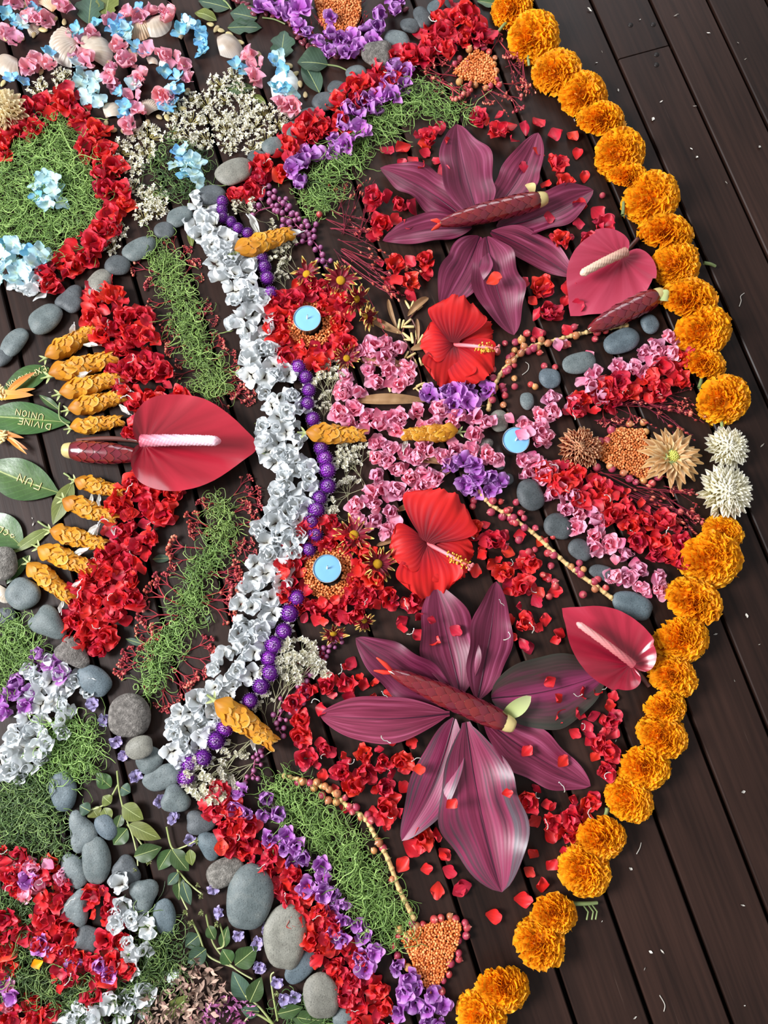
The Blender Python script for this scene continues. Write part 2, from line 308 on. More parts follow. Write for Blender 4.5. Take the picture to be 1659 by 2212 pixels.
def blossom(name, m, n, sd, L=(.32, .5), el=(5, 75), nv=9, nu=8, core=.1, ruf=.13, extra=None):
    r = np.random.default_rng(sd); b = MB()
    for i in range(n):
        az = i * 2.4 + r.uniform(-.4, .4); e = math.radians(r.uniform(*el)); l = r.uniform(*L); w = l * r.uniform(.85, 1.35)
        P = petal(l, w * 1.12, nu, nv, r.uniform(.58, .72), r.uniform(-.4, .45), r.uniform(-.05, .5), r.uniform(.3, 1.0) * ruf, r.uniform(.8, 1.9), r.uniform(0, 6.3))
        P = xf(P, rot(r.uniform(-.4, .4), -e, az), (r.uniform(0, core) * math.cos(az), r.uniform(0, core) * math.sin(az), r.uniform(.02, .1)))
        P[..., 2] = np.maximum(P[..., 2], .004)
        b.grid(P, r=r.uniform())
    if extra: extra(b, r)
    return b.mesh(name, [m] if not isinstance(m, list) else m)

def floret(name, m, sd, n=4, L=.5, el=12, W=.95, eye=None):
    r = np.random.default_rng(sd); b = MB()
    for i in range(n):
        az = i * 2 * math.pi / n + r.uniform(-.12, .12)
        P = petal(L * r.uniform(.9, 1.08), L * W * r.uniform(.9, 1.1), 7, 8, .62, r.uniform(-.25, .3), r.uniform(0, .25), .05, 1.5, r.uniform(0, 6))
        P = xf(P, rot(r.uniform(-.25, .25), -math.radians(el + r.uniform(-10, 25)), az), (0, 0, .05)); P[..., 2] = np.maximum(P[..., 2], .004)
        b.grid(P, r=r.uniform())
    if eye is not None: b.ball((0, 0, .08), .06, nu=4, nv=6, mat=1)
    return b.mesh(name, [m] + ([eye] if eye is not None else []))

def single(name, m, sd, L=1., W=.9, curl=.3):
    r = np.random.default_rng(sd)
    P = petal(L, W, 8, 9, r.uniform(.55, .72), r.uniform(.05, curl), r.uniform(.05, .4), r.uniform(.02, .1), r.uniform(1, 2.2), r.uniform(0, 6))
    P[..., 0] -= L / 2; P[..., 2] -= P[..., 2].min() - .01
    return MB().grid(P, r=r.uniform()).mesh(name, [m])

def marigold(sd):
    """one tangled head of ruffled petals, unit diameter, base at z = 0"""
    r = np.random.default_rng(sd); b = MB(); n = 175
    for i in range(n):
        q = math.sqrt((i + .5) / n); az = i * 2.39996 + r.uniform(-.2, .2)
        el = math.radians(88 - 88 * q ** 1.25 + r.uniform(-14, 14))
        l = .20 + .07 * q + r.uniform(-.03, .03); w = l * r.uniform(.95, 1.4)
        u = np.linspace(0, 1, 5)[:, None]; v = np.linspace(-1, 1, 9)[None]
        wd = (.25 + .75 * u ** .7) * w / 2
        x = u * l * (1 - .12 * v * v) * (1 + r.uniform(-.05, .05, (1, 9)) * u); y = v * wd
        z = .20 * w * np.sin(r.uniform(1.2, 2.8) * np.pi * v + r.uniform(0, 6)) * u ** 1.2 - r.uniform(-.1, .35) * l * u * u + 0 * v
        P = np.stack([x * np.ones_like(v), y, z * np.ones_like(x)], -1)
        rr = .26 * q; P = xf(P, rot(r.uniform(-.5, .5), -el, az), (rr * math.cos(az), rr * math.sin(az), .06 + .16 * (1 - q * q)))
        P[..., 2] = np.maximum(P[..., 2], .0)
        b.grid(P, r=r.uniform())
    b.ball((0, 0, .17), .30, .30, .17, 8, 14, .45)
    return b.mesh('marigold_head', [MARI])

def curlies(rects, L, rad, m_, sd, zmax, k=3, seg=8, curl=1.0):
    """tangle of curly threads; rects = list of (px,py) start points"""
    r = np.random.default_rng(sd); b = MB()
    for (px, py) in rects:
        p0 = at(px, py); h = r.uniform(0, 6.3); kap = r.normal() * curl; l = L * r.uniform(.5, 1.3); step = l / seg
        pts = []; x, y = p0.x, p0.y; z0 = r.uniform(.001, zmax); dz = r.uniform(-.4, .5) * zmax
        x -= math.cos(h) * l * .35; y -= math.sin(h) * l * .35
        for j in range(seg + 1):
            pts.append((x, y, max(.0012, z0 + dz * math.sin(j / seg * math.pi) + r.normal() * zmax * .04)))
            h += kap * .55 + r.normal() * .28; kap += r.normal() * .35 * curl
            x += math.cos(h) * step; y += math.sin(h) * step
        rd = rad * r.uniform(.75, 1.2)
        b.tube(pts, [rd] * seg + [rd * .5], k, r.uniform())
    return b

def stone_mesh(w, h, sd, kind, ht):
    r = np.random.default_rng(sd); nu, nv = 17, 28
    th = np.linspace(1e-5, math.pi - 1e-5, nu)[:, None]; ph = np.linspace(0, 2 * math.pi, nv, endpoint=False)[None]
    o = np.ones_like(ph)
    c, s = np.cos(ph), np.sin(ph)
    o = 1 / (np.abs(c) ** 2.3 + np.abs(s) ** 2.3) ** (1 / 2.3)
    if kind == 'egg': o = o * (1 - .13 * c)
    if kind == 'pear': o = o * (1 - .22 * c * 1.0 - .10 * np.cos(2 * ph) * 0)
    if kind == 'tri': o = o * (1 + .15 * np.cos(3 * ph + r.uniform(0, 6)))
    if kind == 'square': o = o * (1 + .07 * np.cos(4 * ph + math.pi))
    o = o * (1 + .03 * np.cos(2 * ph + r.uniform(0, 6)) + .025 * np.cos(3 * ph + r.uniform(0, 6)) + .015 * np.cos(5 * ph + r.uniform(0, 6)))
    st = np.sin(th) ** .75; z = -np.cos(th); z = np.sign(z) * np.abs(z) ** 1.15
    x = o * st * c * w / 2; y = o * st * s * h / 2
    zz = z * ht / 2 * (1 + .12 * np.sin(2.1 * x / w * 3 + r.uniform(0, 6)) + .1 * np.sin(2.3 * y / h * 3 + r.uniform(0, 6)))
    P = np.stack([x, y, zz * np.ones_like(c)], -1); P[..., 2] -= P[..., 2].min()
    return P

def seg_tube(b, pts, r0, r1, k=5, r=.5, mat=0, n=6):
    """smooth tube through control points (Catmull-Rom-ish by linear resample)"""
    P = np.array([tuple(p) for p in pts], float)
    t = np.linspace(0, len(P) - 1, n * (len(P) - 1) + 1); out = []
    for q in t:
        i = min(int(q), len(P) - 2); f = q - i
        p0 = P[max(i - 1, 0)]; p1 = P[i]; p2 = P[i + 1]; p3 = P[min(i + 2, len(P) - 1)]
        out.append(.5 * ((2 * p1) + (-p0 + p2) * f + (2 * p0 - 5 * p1 + 4 * p2 - p3) * f * f + (-p0 + 3 * p1 - 3 * p2 + p3) * f ** 3))
    b.tube(out, np.linspace(r0, r1, len(out)), k, r, mat); return out

def sprig(sd, spread=1.0, levels=3, thick=.019, bud=.040, twigs=True):
    """branching red sprig, unit length along +x from its cut end; returns (branches, buds)"""
    r = np.random.default_rng(sd); b = MB(); d = MB(); ends = []
    def grow(p, a, l, lev, th):
        q = (p[0] + math.cos(a) * l, p[1] + math.sin(a) * l, max(.012, p[2] + r.uniform(-.02, .05)))
        mid = ((p[0] + q[0]) / 2 + r.uniform(-.015, .015), (p[1] + q[1]) / 2 + r.uniform(-.015, .015), (p[2] + q[2]) / 2)
        b.tube([p, mid, q], [th, th * .9, th * .75], 4, r.uniform())
        if lev == 0: ends.append(q); return
        n = (3 if r.uniform() < .6 else 4) if lev > 1 else r.integers(3, 6)
        for i in range(n): grow(q, a + spread * ((i - (n - 1) / 2) * .5 + r.uniform(-.15, .15)), l * r.uniform(.45, .8) if lev > 1 else l * r.uniform(.3, .6), lev - 1, th * .72)
    grow((0, 0, .02), 0, .42, levels - 1, thick)
    for e in ends: d.ball((e[0], e[1], e[2]), bud * r.uniform(.7, 1.15), nu=5, nv=6, r=r.uniform())
    return b, d

def bare_sprig(sd, n=4, spread=.42, thick=.0105, buds=True):
    """bundle of long thin red twigs with short side shoots, unit length along +x"""
    r = np.random.default_rng(sd); b = MB(); d = MB()
    for i in range(n):
        a = r.uniform(-spread, spread); l = r.uniform(.6, 1.0); c = r.normal() * .35; h = a; x, y = r.uniform(0, .05), r.uniform(-.04, .04); pts = []; z = r.uniform(.01, .05)
        for j in range(9):
            pts.append((x, y, z)); h += c / 9 + r.normal() * .05; x += math.cos(h) * l / 8; y += math.sin(h) * l / 8; z = max(.008, z + r.normal() * .006)
            if j > 2 and r.uniform() < .75:
                s_ = h + (1 if r.uniform() < .5 else -1) * r.uniform(.3, .7); q = (x + math.cos(s_) * .09, y + math.sin(s_) * .09, z + .01)
                b.tube([(x, y, z), q], [thick * .7, thick * .4], 3, r.uniform())
                if buds and r.uniform() < .3: d.ball(q, .026, nu=4, nv=6, r=r.uniform())
        b.tube(pts, np.linspace(thick, thick * .5, 9), 4, r.uniform())
        if buds:
            for _ in range(2): d.ball((pts[-1][0] + r.normal() * .015, pts[-1][1] + r.normal() * .015, pts[-1][2] + .01), .032, nu=4, nv=6, r=r.uniform())
    return b, d

def breath(sd):
    """white filler-flower sprig, unit length"""
    r = np.random.default_rng(sd); b = MB(); d = MB()
    def fl(q):
        for i in range(5):
            P = petal(.06, .05, 3, 3, .6, .2, .2); d.grid(xf(P, rot(0, -r.uniform(.1, .9), i * 1.257 + r.uniform(0, .5)), q), r=r.uniform())
    def grow(p, a, l, lev, th):
        q = (p[0] + math.cos(a) * l, p[1] + math.sin(a) * l, max(.012, p[2] + r.uniform(-.02, .05)))
        b.tube([p, q], [th, th * .75], 3, r.uniform())
        if lev == 0: fl(q); fl((q[0] + r.normal() * .02, q[1] + r.normal() * .02, q[2] + .01)); return
        for i in range(3): grow(q, a + (i - 1) * .45 + r.uniform(-.2, .2), l * r.uniform(.5, .85), lev - 1, th * .8)
    grow((0, 0, .02), 0, .36, 3, .010)
    return b, d

def dried_cluster(sd, n=26):
    r = np.random.default_rng(sd); b = MB(); d = MB()
    for i in range(n):
        a = r.uniform(0, 6.3); q = .48 * math.sqrt(r.uniform()); p = (q * math.cos(a), q * math.sin(a), r.uniform(.04, .26))
        b.tube([(p[0] * .3 - .1, p[1] * .3, .02), (p[0] * .7, p[1] * .7, p[2] * .6), p], .012, 3, r.uniform())
        t = r.uniform(0, 6); tl = rot(r.uniform(-.7, .7), r.uniform(-.7, .7), 0)
        for j in range(5):
            P = petal(.11, .075, 3, 4, .6, r.uniform(-.4, .5), .3); d.grid(xf(xf(P, rot(0, -r.uniform(.1, .7), t + j * 1.257)), tl, p), r=r.uniform())
    return b, d

# ------------------------------------------------------------------ areas in the photograph's pixel frame
def inside(poly, x, y):
    c = False; n = len(poly); j = n - 1
    for i in range(n):
        xi, yi = poly[i]; xj, yj = poly[j]
        if (yi > y) != (yj > y) and x < (xj - xi) * (y - yi) / (yj - yi) + xi: c = not c
        j = i
    return c
def band_w(pts, x, y):
    """> 0 inside a band of varying width"""
    best = -1e9
    for (x0, y0, w0), (x1, y1, w1) in zip(pts[:-1], pts[1:]):
        dx, dy = x1 - x0, y1 - y0; l2 = dx * dx + dy * dy
        t = 0 if l2 == 0 else max(0, min(1, ((x - x0) * dx + (y - y0) * dy) / l2))
        best = max(best, (w0 + (w1 - w0) * t) / 2 - math.hypot(x - x0 - dx * t, y - y0 - dy * t))
    return best
def has(reg, x, y):
    k = reg[0]
    if k == 'poly': return inside(reg[1], x, y)
    if k == 'band': return band_w(reg[1], x, y) > 0
    if k == 'ring':
        q = math.hypot((x - reg[1]) / reg[5], (y - reg[2])) if len(reg) > 5 else math.hypot(x - reg[1], y - reg[2]); return reg[3] < q < reg[4]
def bbox(reg):
    if reg[0] == 'poly': xs = [p[0] for p in reg[1]]; ys = [p[1] for p in reg[1]]; return min(xs), max(xs), min(ys), max(ys)
    if reg[0] == 'band':
        return min(p[0] - p[2] / 2 for p in reg[1]), max(p[0] + p[2] / 2 for p in reg[1]), min(p[1] - p[2] / 2 for p in reg[1]), max(p[1] + p[2] / 2 for p in reg[1])
    s = reg[5] if len(reg) > 5 else 1; return reg[1] - reg[4] * s, reg[1] + reg[4] * s, reg[2] - reg[4], reg[2] + reg[4]
def fill(reg, mind, tries=30, avoid=()):
    x0, x1, y0, y1 = bbox(reg); x0 = max(x0, -40); y0 = max(y0, -40); y1 = min(y1, 2250); out = []; g = {}
    for _ in range(int((x1 - x0) * (y1 - y0) / (mind * mind) * tries / 6) + 20):
        x, y = U(x0, x1), U(y0, y1)
        if not has(reg, x, y) or any(math.hypot(x - a, y - b_) < c for a, b_, c in avoid): continue
        i, j = int(x // mind), int(y // mind)
        if any(math.hypot(x - a, y - b_) < mind for di in (-1, 0, 1) for dj in (-1, 0, 1) for a, b_ in g.get((i + di, j + dj), ())): continue
        g.setdefault((i, j), []).append((x, y)); out.append((x, y))
    return out
def along(pts, step):
    out = []; acc = 0
    for (x0, y0), (x1, y1) in zip(pts[:-1], pts[1:]):
        l = math.hypot(x1 - x0, y1 - y0)
        while acc <= l: out.append((x0 + (x1 - x0) * acc / l, y0 + (y1 - y0) * acc / l)); acc += step
        acc -= l
    return out

COVER = []                                        # world points of big leaves that small petals may lie on
def top(p):
    z = 0.0
    for A in COVER:
        m = (np.abs(A[:, 0] - p.x) < .011) & (np.abs(A[:, 1] - p.y) < .011)
        if m.any(): z = max(z, float(A[m, 2].max()))
    return z
def scatter(name, meshes, pts, size, label, cat, group, z=(0, .006), tilt=.25, hz=.2):
    """one object per point; size in pixels (range)"""
    for (x, y) in pts:
        s = U(*size) * mpp(x, y); zz = U(*z) + top(at(x, y)); p = at(x, y, zz + s * hz)
        o = link(name, meshes[int(rng.integers(len(meshes)))], None, (p.x, p.y, zz), U(0, 6.28), s, U(-tilt, tilt), U(-tilt, tilt))
        tag(o, label, cat, group)
# ------------------------------------------------------------------ the deck
def wood():
    m = bpy.data.materials.new('dark_deck_wood'); m.use_nodes = True; N = m.node_tree.nodes; L = m.node_tree.links; b = N['Principled BSDF']
    tc = N.new('ShaderNodeTexCoord'); oi = N.new('ShaderNodeObjectInfo')
    ad = N.new('ShaderNodeVectorMath'); ad.operation = 'ADD'; sc_ = N.new('ShaderNodeVectorMath'); sc_.operation = 'SCALE'; sc_.inputs[0].default_value = (13, 29, 5)
    L.new(oi.outputs['Random'], sc_.inputs['Scale']); L.new(tc.outputs['Object'], ad.inputs[0]); L.new(sc_.outputs[0], ad.inputs[1])
    def noise(scale, detail):
        mp = N.new('ShaderNodeMapping'); mp.inputs['Scale'].default_value = scale; L.new(ad.outputs[0], mp.inputs['Vector'])
        n = N.new('ShaderNodeTexNoise'); n.inputs['Scale'].default_value = 1; n.inputs['Detail'].default_value = detail; L.new(mp.outputs[0], n.inputs['Vector']); return n.outputs['Fac']
    g = noise((160, 5, 20), 6); p = noise((14, 3, 8), 4); s = noise((420, 9, 30), 3); sp = noise((180, 180, 40), 2)
    cr = N.new('ShaderNodeValToRGB'); e = cr.color_ramp.elements; e[0].position = .3; e[0].color = hexc('#170d0a'); e[1].position = .72; e[1].color = hexc('#38241d')
    mx = N.new('ShaderNodeMix'); mx.inputs[0].default_value = .5; L.new(g, mx.inputs[2]); L.new(p, mx.inputs[3]); L.new(mx.outputs[0], cr.inputs['Fac'])
    r2 = N.new('ShaderNodeValToRGB'); e = r2.color_ramp.elements; e[0].position = .70; e[0].color = (0, 0, 0, 1); e[1].position = .82; e[1].color = (1, 1, 1, 1); L.new(s, r2.inputs['Fac'])
    m2 = N.new('ShaderNodeMix'); m2.data_type = 'RGBA'; m2.inputs[7].default_value = hexc('#5a483f'); ml = N.new('ShaderNodeMath'); ml.operation = 'MULTIPLY'; L.new(r2.outputs['Color'], ml.inputs[0]); L.new(p, ml.inputs[1])
    L.new(ml.outputs[0], m2.inputs[0]); L.new(cr.outputs['Color'], m2.inputs[6])
    hs = N.new('ShaderNodeHueSaturation'); mm = N.new('ShaderNodeMath'); mm.operation = 'MULTIPLY_ADD'; mm.inputs[1].default_value = .4; mm.inputs[2].default_value = .8
    L.new(oi.outputs['Random'], mm.inputs[0]); L.new(mm.outputs[0], hs.inputs['Value']); L.new(m2.outputs[2], hs.inputs['Color']); L.new(hs.outputs['Color'], b.inputs['Base Color'])
    mr = N.new('ShaderNodeMapRange'); mr.inputs[3].default_value = .34; mr.inputs[4].default_value = .6; L.new(p, mr.inputs[0]); L.new(mr.outputs[0], b.inputs['Roughness'])
    b.inputs['Specular IOR Level'].default_value = .22
    bp = N.new('ShaderNodeBump'); bp.inputs['Strength'].default_value = .25; bp.inputs['Distance'].default_value = .001; L.new(g, bp.inputs['Height']); L.new(bp.outputs['Normal'], b.inputs['Normal'])
    return m
WOOD = wood()
DARK = mat('underfloor', [(0, '#070605'), (1, '#0b0908')], rough=.9)
PLUG = mat('screw_plug', [(0, '#120c0a'), (1, '#1c1310')], rough=.5)
GAPS = [-1.26, -1.16, -1.06, -.96, -.86, -.76, -.66, -.562, -.466, -.3735, -.268, -.173, -.086, .0138, .1165, .2135, .3170, .4160, .5155, .6165, .7150, .8150, .9130, 1.013, 1.113, 1.213, 1.313, 1.413, 1.513]
b_ = MB(); P = np.array([[[-1.6, -1.6, -.03], [2.0, -1.6, -.03]], [[-1.6, 1.9, -.03], [2.0, 1.9, -.03]]], float).transpose(1, 0, 2); b_.grid(P)
floor = link('floor', b_.mesh('underfloor', [DARK])); floor['kind'] = 'structure'; floor['label'] = 'dark brown wooden deck of long boards with narrow black gaps'
def plank(xa, xb, ya, yb):
    g, e, w = .0032, .0016, xb - xa; h = .020
    prof = [(g, -h), (g, -e), (g + e, 0), (w - g - e, 0), (w - g, -e), (w - g, -h)]
    Y = [ya + .0006, ya + .0012, (ya + yb) / 2, yb - .0012, yb - .0006]
    G = np.array([[(x, y, z - (.0012 if k in (0, 4) else 0)) for k, y in enumerate(Y)] for x, z in prof])
    b = MB(); b.grid(G); o = link('plank', b.mesh('plank', [WOOD], flat=True), floor, (xa, 0, 0)); return o
jA = at(1394, 112).y; jB = at(1647, 817).y; YM = (-1.3, 1.6)
for i, (xa, xb) in enumerate(zip(GAPS[:-1], GAPS[1:])):
    cuts = {20: [jA], 21: [jB], 7: [.35], 10: [-.62], 14: [.86], 17: [-.55], 4: [-.9], 24: [.1], 2: [.7]}.get(i, [])
    ys = [YM[0]] + cuts + [YM[1]]
    for ya, yb in zip(ys[:-1], ys[1:]):
        o = plank(xa, xb, ya, yb)
        for (px, py) in ((1362, 54), (1411, 53), (1418, 118), (1418, 140)):
            p = at(px, py)
            if xa < p.x < xb and ya < p.y < yb:
                b = MB(); b.lathe([(.0045, -.001), (.0045, .0006), (.0001, .0007)], 10); link('screw_plug', b.mesh('screw_plug', [PLUG]), o, (p.x - xa, p.y, 0))

# ------------------------------------------------------------------ marigolds
MH = [marigold(k) for k in range(5)]
def cup_stem(m_=STEM):
    b = MB(); b.tube([(0, 0, .16), (0, 0, .08), (0, 0, .02)], [.2, .15, .06], 8); return b.mesh('calyx', [m_])
MCAL = cup_stem()
b_ = MB(); seg_tube(b_, [(.0, 0, .06), (.35, .02, .05), (.62, .0, .05)], .05, .038, 7); MSTEM = b_.mesh('stem', [STEM])
MG = [(1108, 14, 78, 92, 140), (1155, 75, 112, 100, 200), (1205, 150, 100, 106, 160), (1262, 198, 104, 100, 60), (1300, 258, 106, 92, 20), (1340, 328, 110, 88, 40), (1357, 384, 92, 66, 90), (1408, 426, 122, 94, 95),
      (1439, 506, 122, 92, 230), (1460, 568, 108, 76, 350), (1492, 647, 126, 102, 120), (1520, 713, 122, 86, 180), (1522, 787, 96, 76, 90), (1563, 861, 120, 78, 90),
      (1563, 1150, 92, 78, 300), (1537, 1206, 142, 108, 200), (1500, 1300, 132, 94, 100), (1472, 1380, 126, 88, 330), (1454, 1460, 114, 92, 350), (1438, 1528, 98, 66, 90), (1432, 1592, 116, 88, 170),
      (1393, 1657, 122, 98, 30), (1360, 1728, 114, 100, 60), (1300, 1807, 122, 94, 330), (1265, 1882, 126, 114, 120), (1197, 1974, 112, 98, 20), (1167, 2040, 126, 86, 200), (1087, 2132, 132, 104, 90), (1040, 2196, 122, 82, 180)]
for i, (x, y, w, h, a) in enumerate(MG):
    d = max(w, h) * 1.0; s = d * mpp(x, y) * .88; p = at(x, y, s * .22)
    t = min(.75, math.acos(min(1, min(w, h) / max(w, h))) * .8)
    ax = yawdeg(x, y, 90 if h < w else 0)
    sg = 1 if i % 2 else -1
    o = link('marigold', None, None, (p.x, p.y, .004 + .12 * s * math.sin(t)))
    M_ = Matrix.Rotation(ax, 3, 'Z') @ Matrix.Rotation(sg * t, 3, 'Y') @ Matrix.Rotation(U(0, 6.28), 3, 'Z')
    o.rotation_euler = M_.to_euler(); o.scale = (s, s, s * .92)
    hd = link('flower_head', MH[i % 5], o); hd['kind'] = 'stuff'
    link('calyx', MCAL, o)
    n = i + 1
    if i < 14: L_ = 'orange marigold head, %s above the cream chrysanthemums in the arc' % ORD[13 - i]
    else: L_ = 'orange marigold head, %s below the cream chrysanthemums in the arc' % ORD[i - 14]
    if i == 0: L_ = 'orange marigold head at the top end of the arc, cut by the frame'
    if i == 28: L_ = 'orange marigold head at the bottom end of the arc, cut by the frame'
    tag(o, L_, 'flower', 'orange marigold heads in the outer arc')
STEMS = [((1138, 112), (1143, 142), 'short grey-green flower stem below the second marigold'), ((1283, 220), (1290, 232), 'short flower stem between the fourth and fifth marigolds'), ((1345, 465), (1347, 430), 'thin stem beside the marigold next to the gap'),
         ((1520, 568), (1545, 575), 'green stem stub sticking out beside a marigold'), ((1510, 838), (1516, 812), 'grey stem between two orange marigolds'), ((1098, 45), (1075, 70), 'long stem beside the topmost marigold'), ((1440, 1502), (1432, 1485), 'grey-green stem between two lower marigolds'),
         ((1235, 1952), (1290, 1950), 'pale green stem with small shoots beside a lower marigold'), ((1553, 890), (1560, 925), 'grey stem above the cream chrysanthemums'), ((1478, 600), (1470, 585), 'pale stem stub between marigolds by the pale anthurium'), ((1312, 1745), (1306, 1765), 'small grey stem beside a marigold')]
for (a, c, l_) in STEMS:
    b = MB(); A, B = at(*a, .012), at(*c, .006); seg_tube(b, [A - A, (B - A) * .5 + Vector((0, 0, .002)), B - A], .0032, .0024, 6)
    if 'shoots' in l_:
        for f in (.4, .6, .75): q = (B - A) * f; b.tube([q, q + Vector((.004, -.012, .002)), q + Vector((-.002, -.02, .004))], .0012, 4)
    o = link('flower_stem', b.mesh('flower_stem', [STEM]), None, A); tag(o, l_, 'stem')

# ------------------------------------------------------------------ chrysanthemums and daisies: every petal a part
def mum(name, loc, size, n, m_, L=.3, W=.09, core=None, seed=0, dome=1.0, open_=False, incurve=.35):
    r = np.random.default_rng(seed); o = link(name, None, None, loc, U(0, 6), size)
    ms = []
    for k in range(4):
        P = petal(1, W / L * r.uniform(1.35, 1.6), 8, 7, .62, 0, .45, .05, 1, 0, .45, .6, .42)
        u = np.linspace(0, 1, 8)[:, None]; P[..., 2] += (incurve * (u ** 2) if not open_ else .28 * u - .42 * u ** 2) * np.ones((1, 7))
        ms.append(MB().grid(P, r=.15 + .22 * k).mesh('petal', [m_]))
    for i in range(n):
        q = math.sqrt((i + .5) / n); az = i * 2.39996 + r.uniform(-.12, .12)
        if open_: el = math.radians(70 - 72 * q ** 1.1 + r.uniform(-8, 8)); l = .13 + .25 * q + r.uniform(-.03, .03)
        else: el = math.radians(86 - 92 * q ** 1.3 + r.uniform(-7, 7)); l = L * (.62 + .42 * q)
        rr = (.08 if open_ else .2) * q + (.05 if open_ else 0)
        c = link('petal', ms[i % 4], o, (rr * math.cos(az), rr * math.sin(az), .07 + .18 * dome * (1 - q * q)), az, (l, l, l))
        c.rotation_euler = Matrix(rot(r.uniform(-.25, .25), -el, az).tolist()).to_euler()
    b = MB()
    if core:
        for i in range(40): q = .085 * math.sqrt(i / 40); b.ball((q * math.cos(i * 2.4), q * math.sin(i * 2.4), .16 + .05 * (1 - i / 40)), .018, .018, .03, 4, 6, r.uniform())
        link('centre', b.mesh('centre', [core]), o)
    b = MB(); b.ball((0, 0, .1), .14, .14, .1, 6, 10); link('receptacle', b.mesh('receptacle', [m_ if not core else STEM]), o)
    return o
def mum_at(name, x, y, d, *a, **k):
    s = d * mpp(x, y) * .98; p = at(x, y, s * .25); return mum(name, (p.x, p.y, .003), s, *a, **k)
tag(mum_at('chrysanthemum', 1572, 966, 98, 130, CREAM, L=.3, W=.085, seed=1), 'smaller cream pompon chrysanthemum, the upper of the cream pair in the marigold arc', 'flower')
tag(mum_at('chrysanthemum', 1568, 1061, 124, 170, CREAM, L=.3, W=.075, seed=2), 'larger cream pompon chrysanthemum, the lower of the cream pair in the marigold arc', 'flower')
tag(mum_at('chrysanthemum', 5, 238, 100, 120, BUFF, L=.32, W=.1, seed=3), 'buff cream chrysanthemum beside the red petals at the picture edge', 'flower')
tag(mum_at('chrysanthemum', 1457, 983, 144, 52, TAN, W=.075, L=.3, core=LIME, seed=4, dome=.35, open_=True), 'open tan chrysanthemum with a lime centre beside the lentil triangle', 'flower')
tag(mum_at('chrysanthemum', 1253, 967, 96, 125, RUST, L=.31, W=.10, seed=5, dome=.8), 'rust and buff pompon chrysanthemum between pink petals and lentil triangle', 'flower')

def daisy(x, y, d, tilt, dirdeg, label, n=17, seed=0, droop=0.):
    r = np.random.default_rng(seed); s = d * mpp(x, y); p = at(x, y, .01); o = link('daisy', None, None, (p.x, p.y, .008 + .3 * s * math.sin(tilt)), 0, s)
    o.rotation_euler = (Matrix.Rotation(yawdeg(x, y, dirdeg), 3, 'Z') @ Matrix.Rotation(tilt, 3, 'Y')).to_euler()
    ms = []
    for k in range(3):
        P = petal(1, .31, 10, 7, .6, r.uniform(-.25, .3), .4, .06, 1.5, k * 2, .3, .7, .5); ms.append(MB().grid(P, r=k / 2).mesh('petal', [DAISY]))
    for i in range(n):
        az = i * 2 * math.pi / n + r.uniform(-.12, .12); l = .47 * r.uniform(.8, 1.12); e = r.uniform(.02, .3) - droop
        c = link('petal', ms[i % 3], o, (.06 * math.cos(az), .06 * math.sin(az), .05), 0, l); c.rotation_euler = Matrix(rot(r.uniform(-.5, .5), -e, az).tolist()).to_euler()
    b = MB(); b.ball((0, 0, .06), .13, .13, .075, 7, 14); link('disc', b.mesh('disc', [DISC]), o)
    return tag(o, label, 'flower', 'maroon and yellow daisies')
daisy(664, 596, 66, .3, 200, 'maroon daisy with yellow tips, upper of the two above the upper candle', 15, 1)
daisy(736, 608, 76, .15, 60, 'maroon daisy with yellow tips beside the bare red twigs', 16, 2)
daisy(768, 652, 62, 1.0, 30, 'maroon and yellow daisy lying on its side, petals mostly yellow', 20, 3)
daisy(786, 690, 56, 1.1, 20, 'maroon and yellow daisy on its side next to the brown pod', 20, 4)
daisy(749, 775, 58, .2, 100, 'small dark daisy with yellow tips below the upper candle ring', 14, 5)
daisy(765, 1156, 84, .2, 120, 'maroon daisy with golden centre below the pink petals', 13, 6)
daisy(814, 1219, 84, .3, 20, 'maroon daisy with yellow tips beside the lower hibiscus', 16, 7)
daisy(720, 1366, 62, .9, 80, 'maroon and yellow daisy face down below the lower candle ring', 18, 8)
daisy(786, 1340, 52, 1.0, 60, 'small wilted yellow-tipped daisy beside the cordyline leaf', 16, 9)

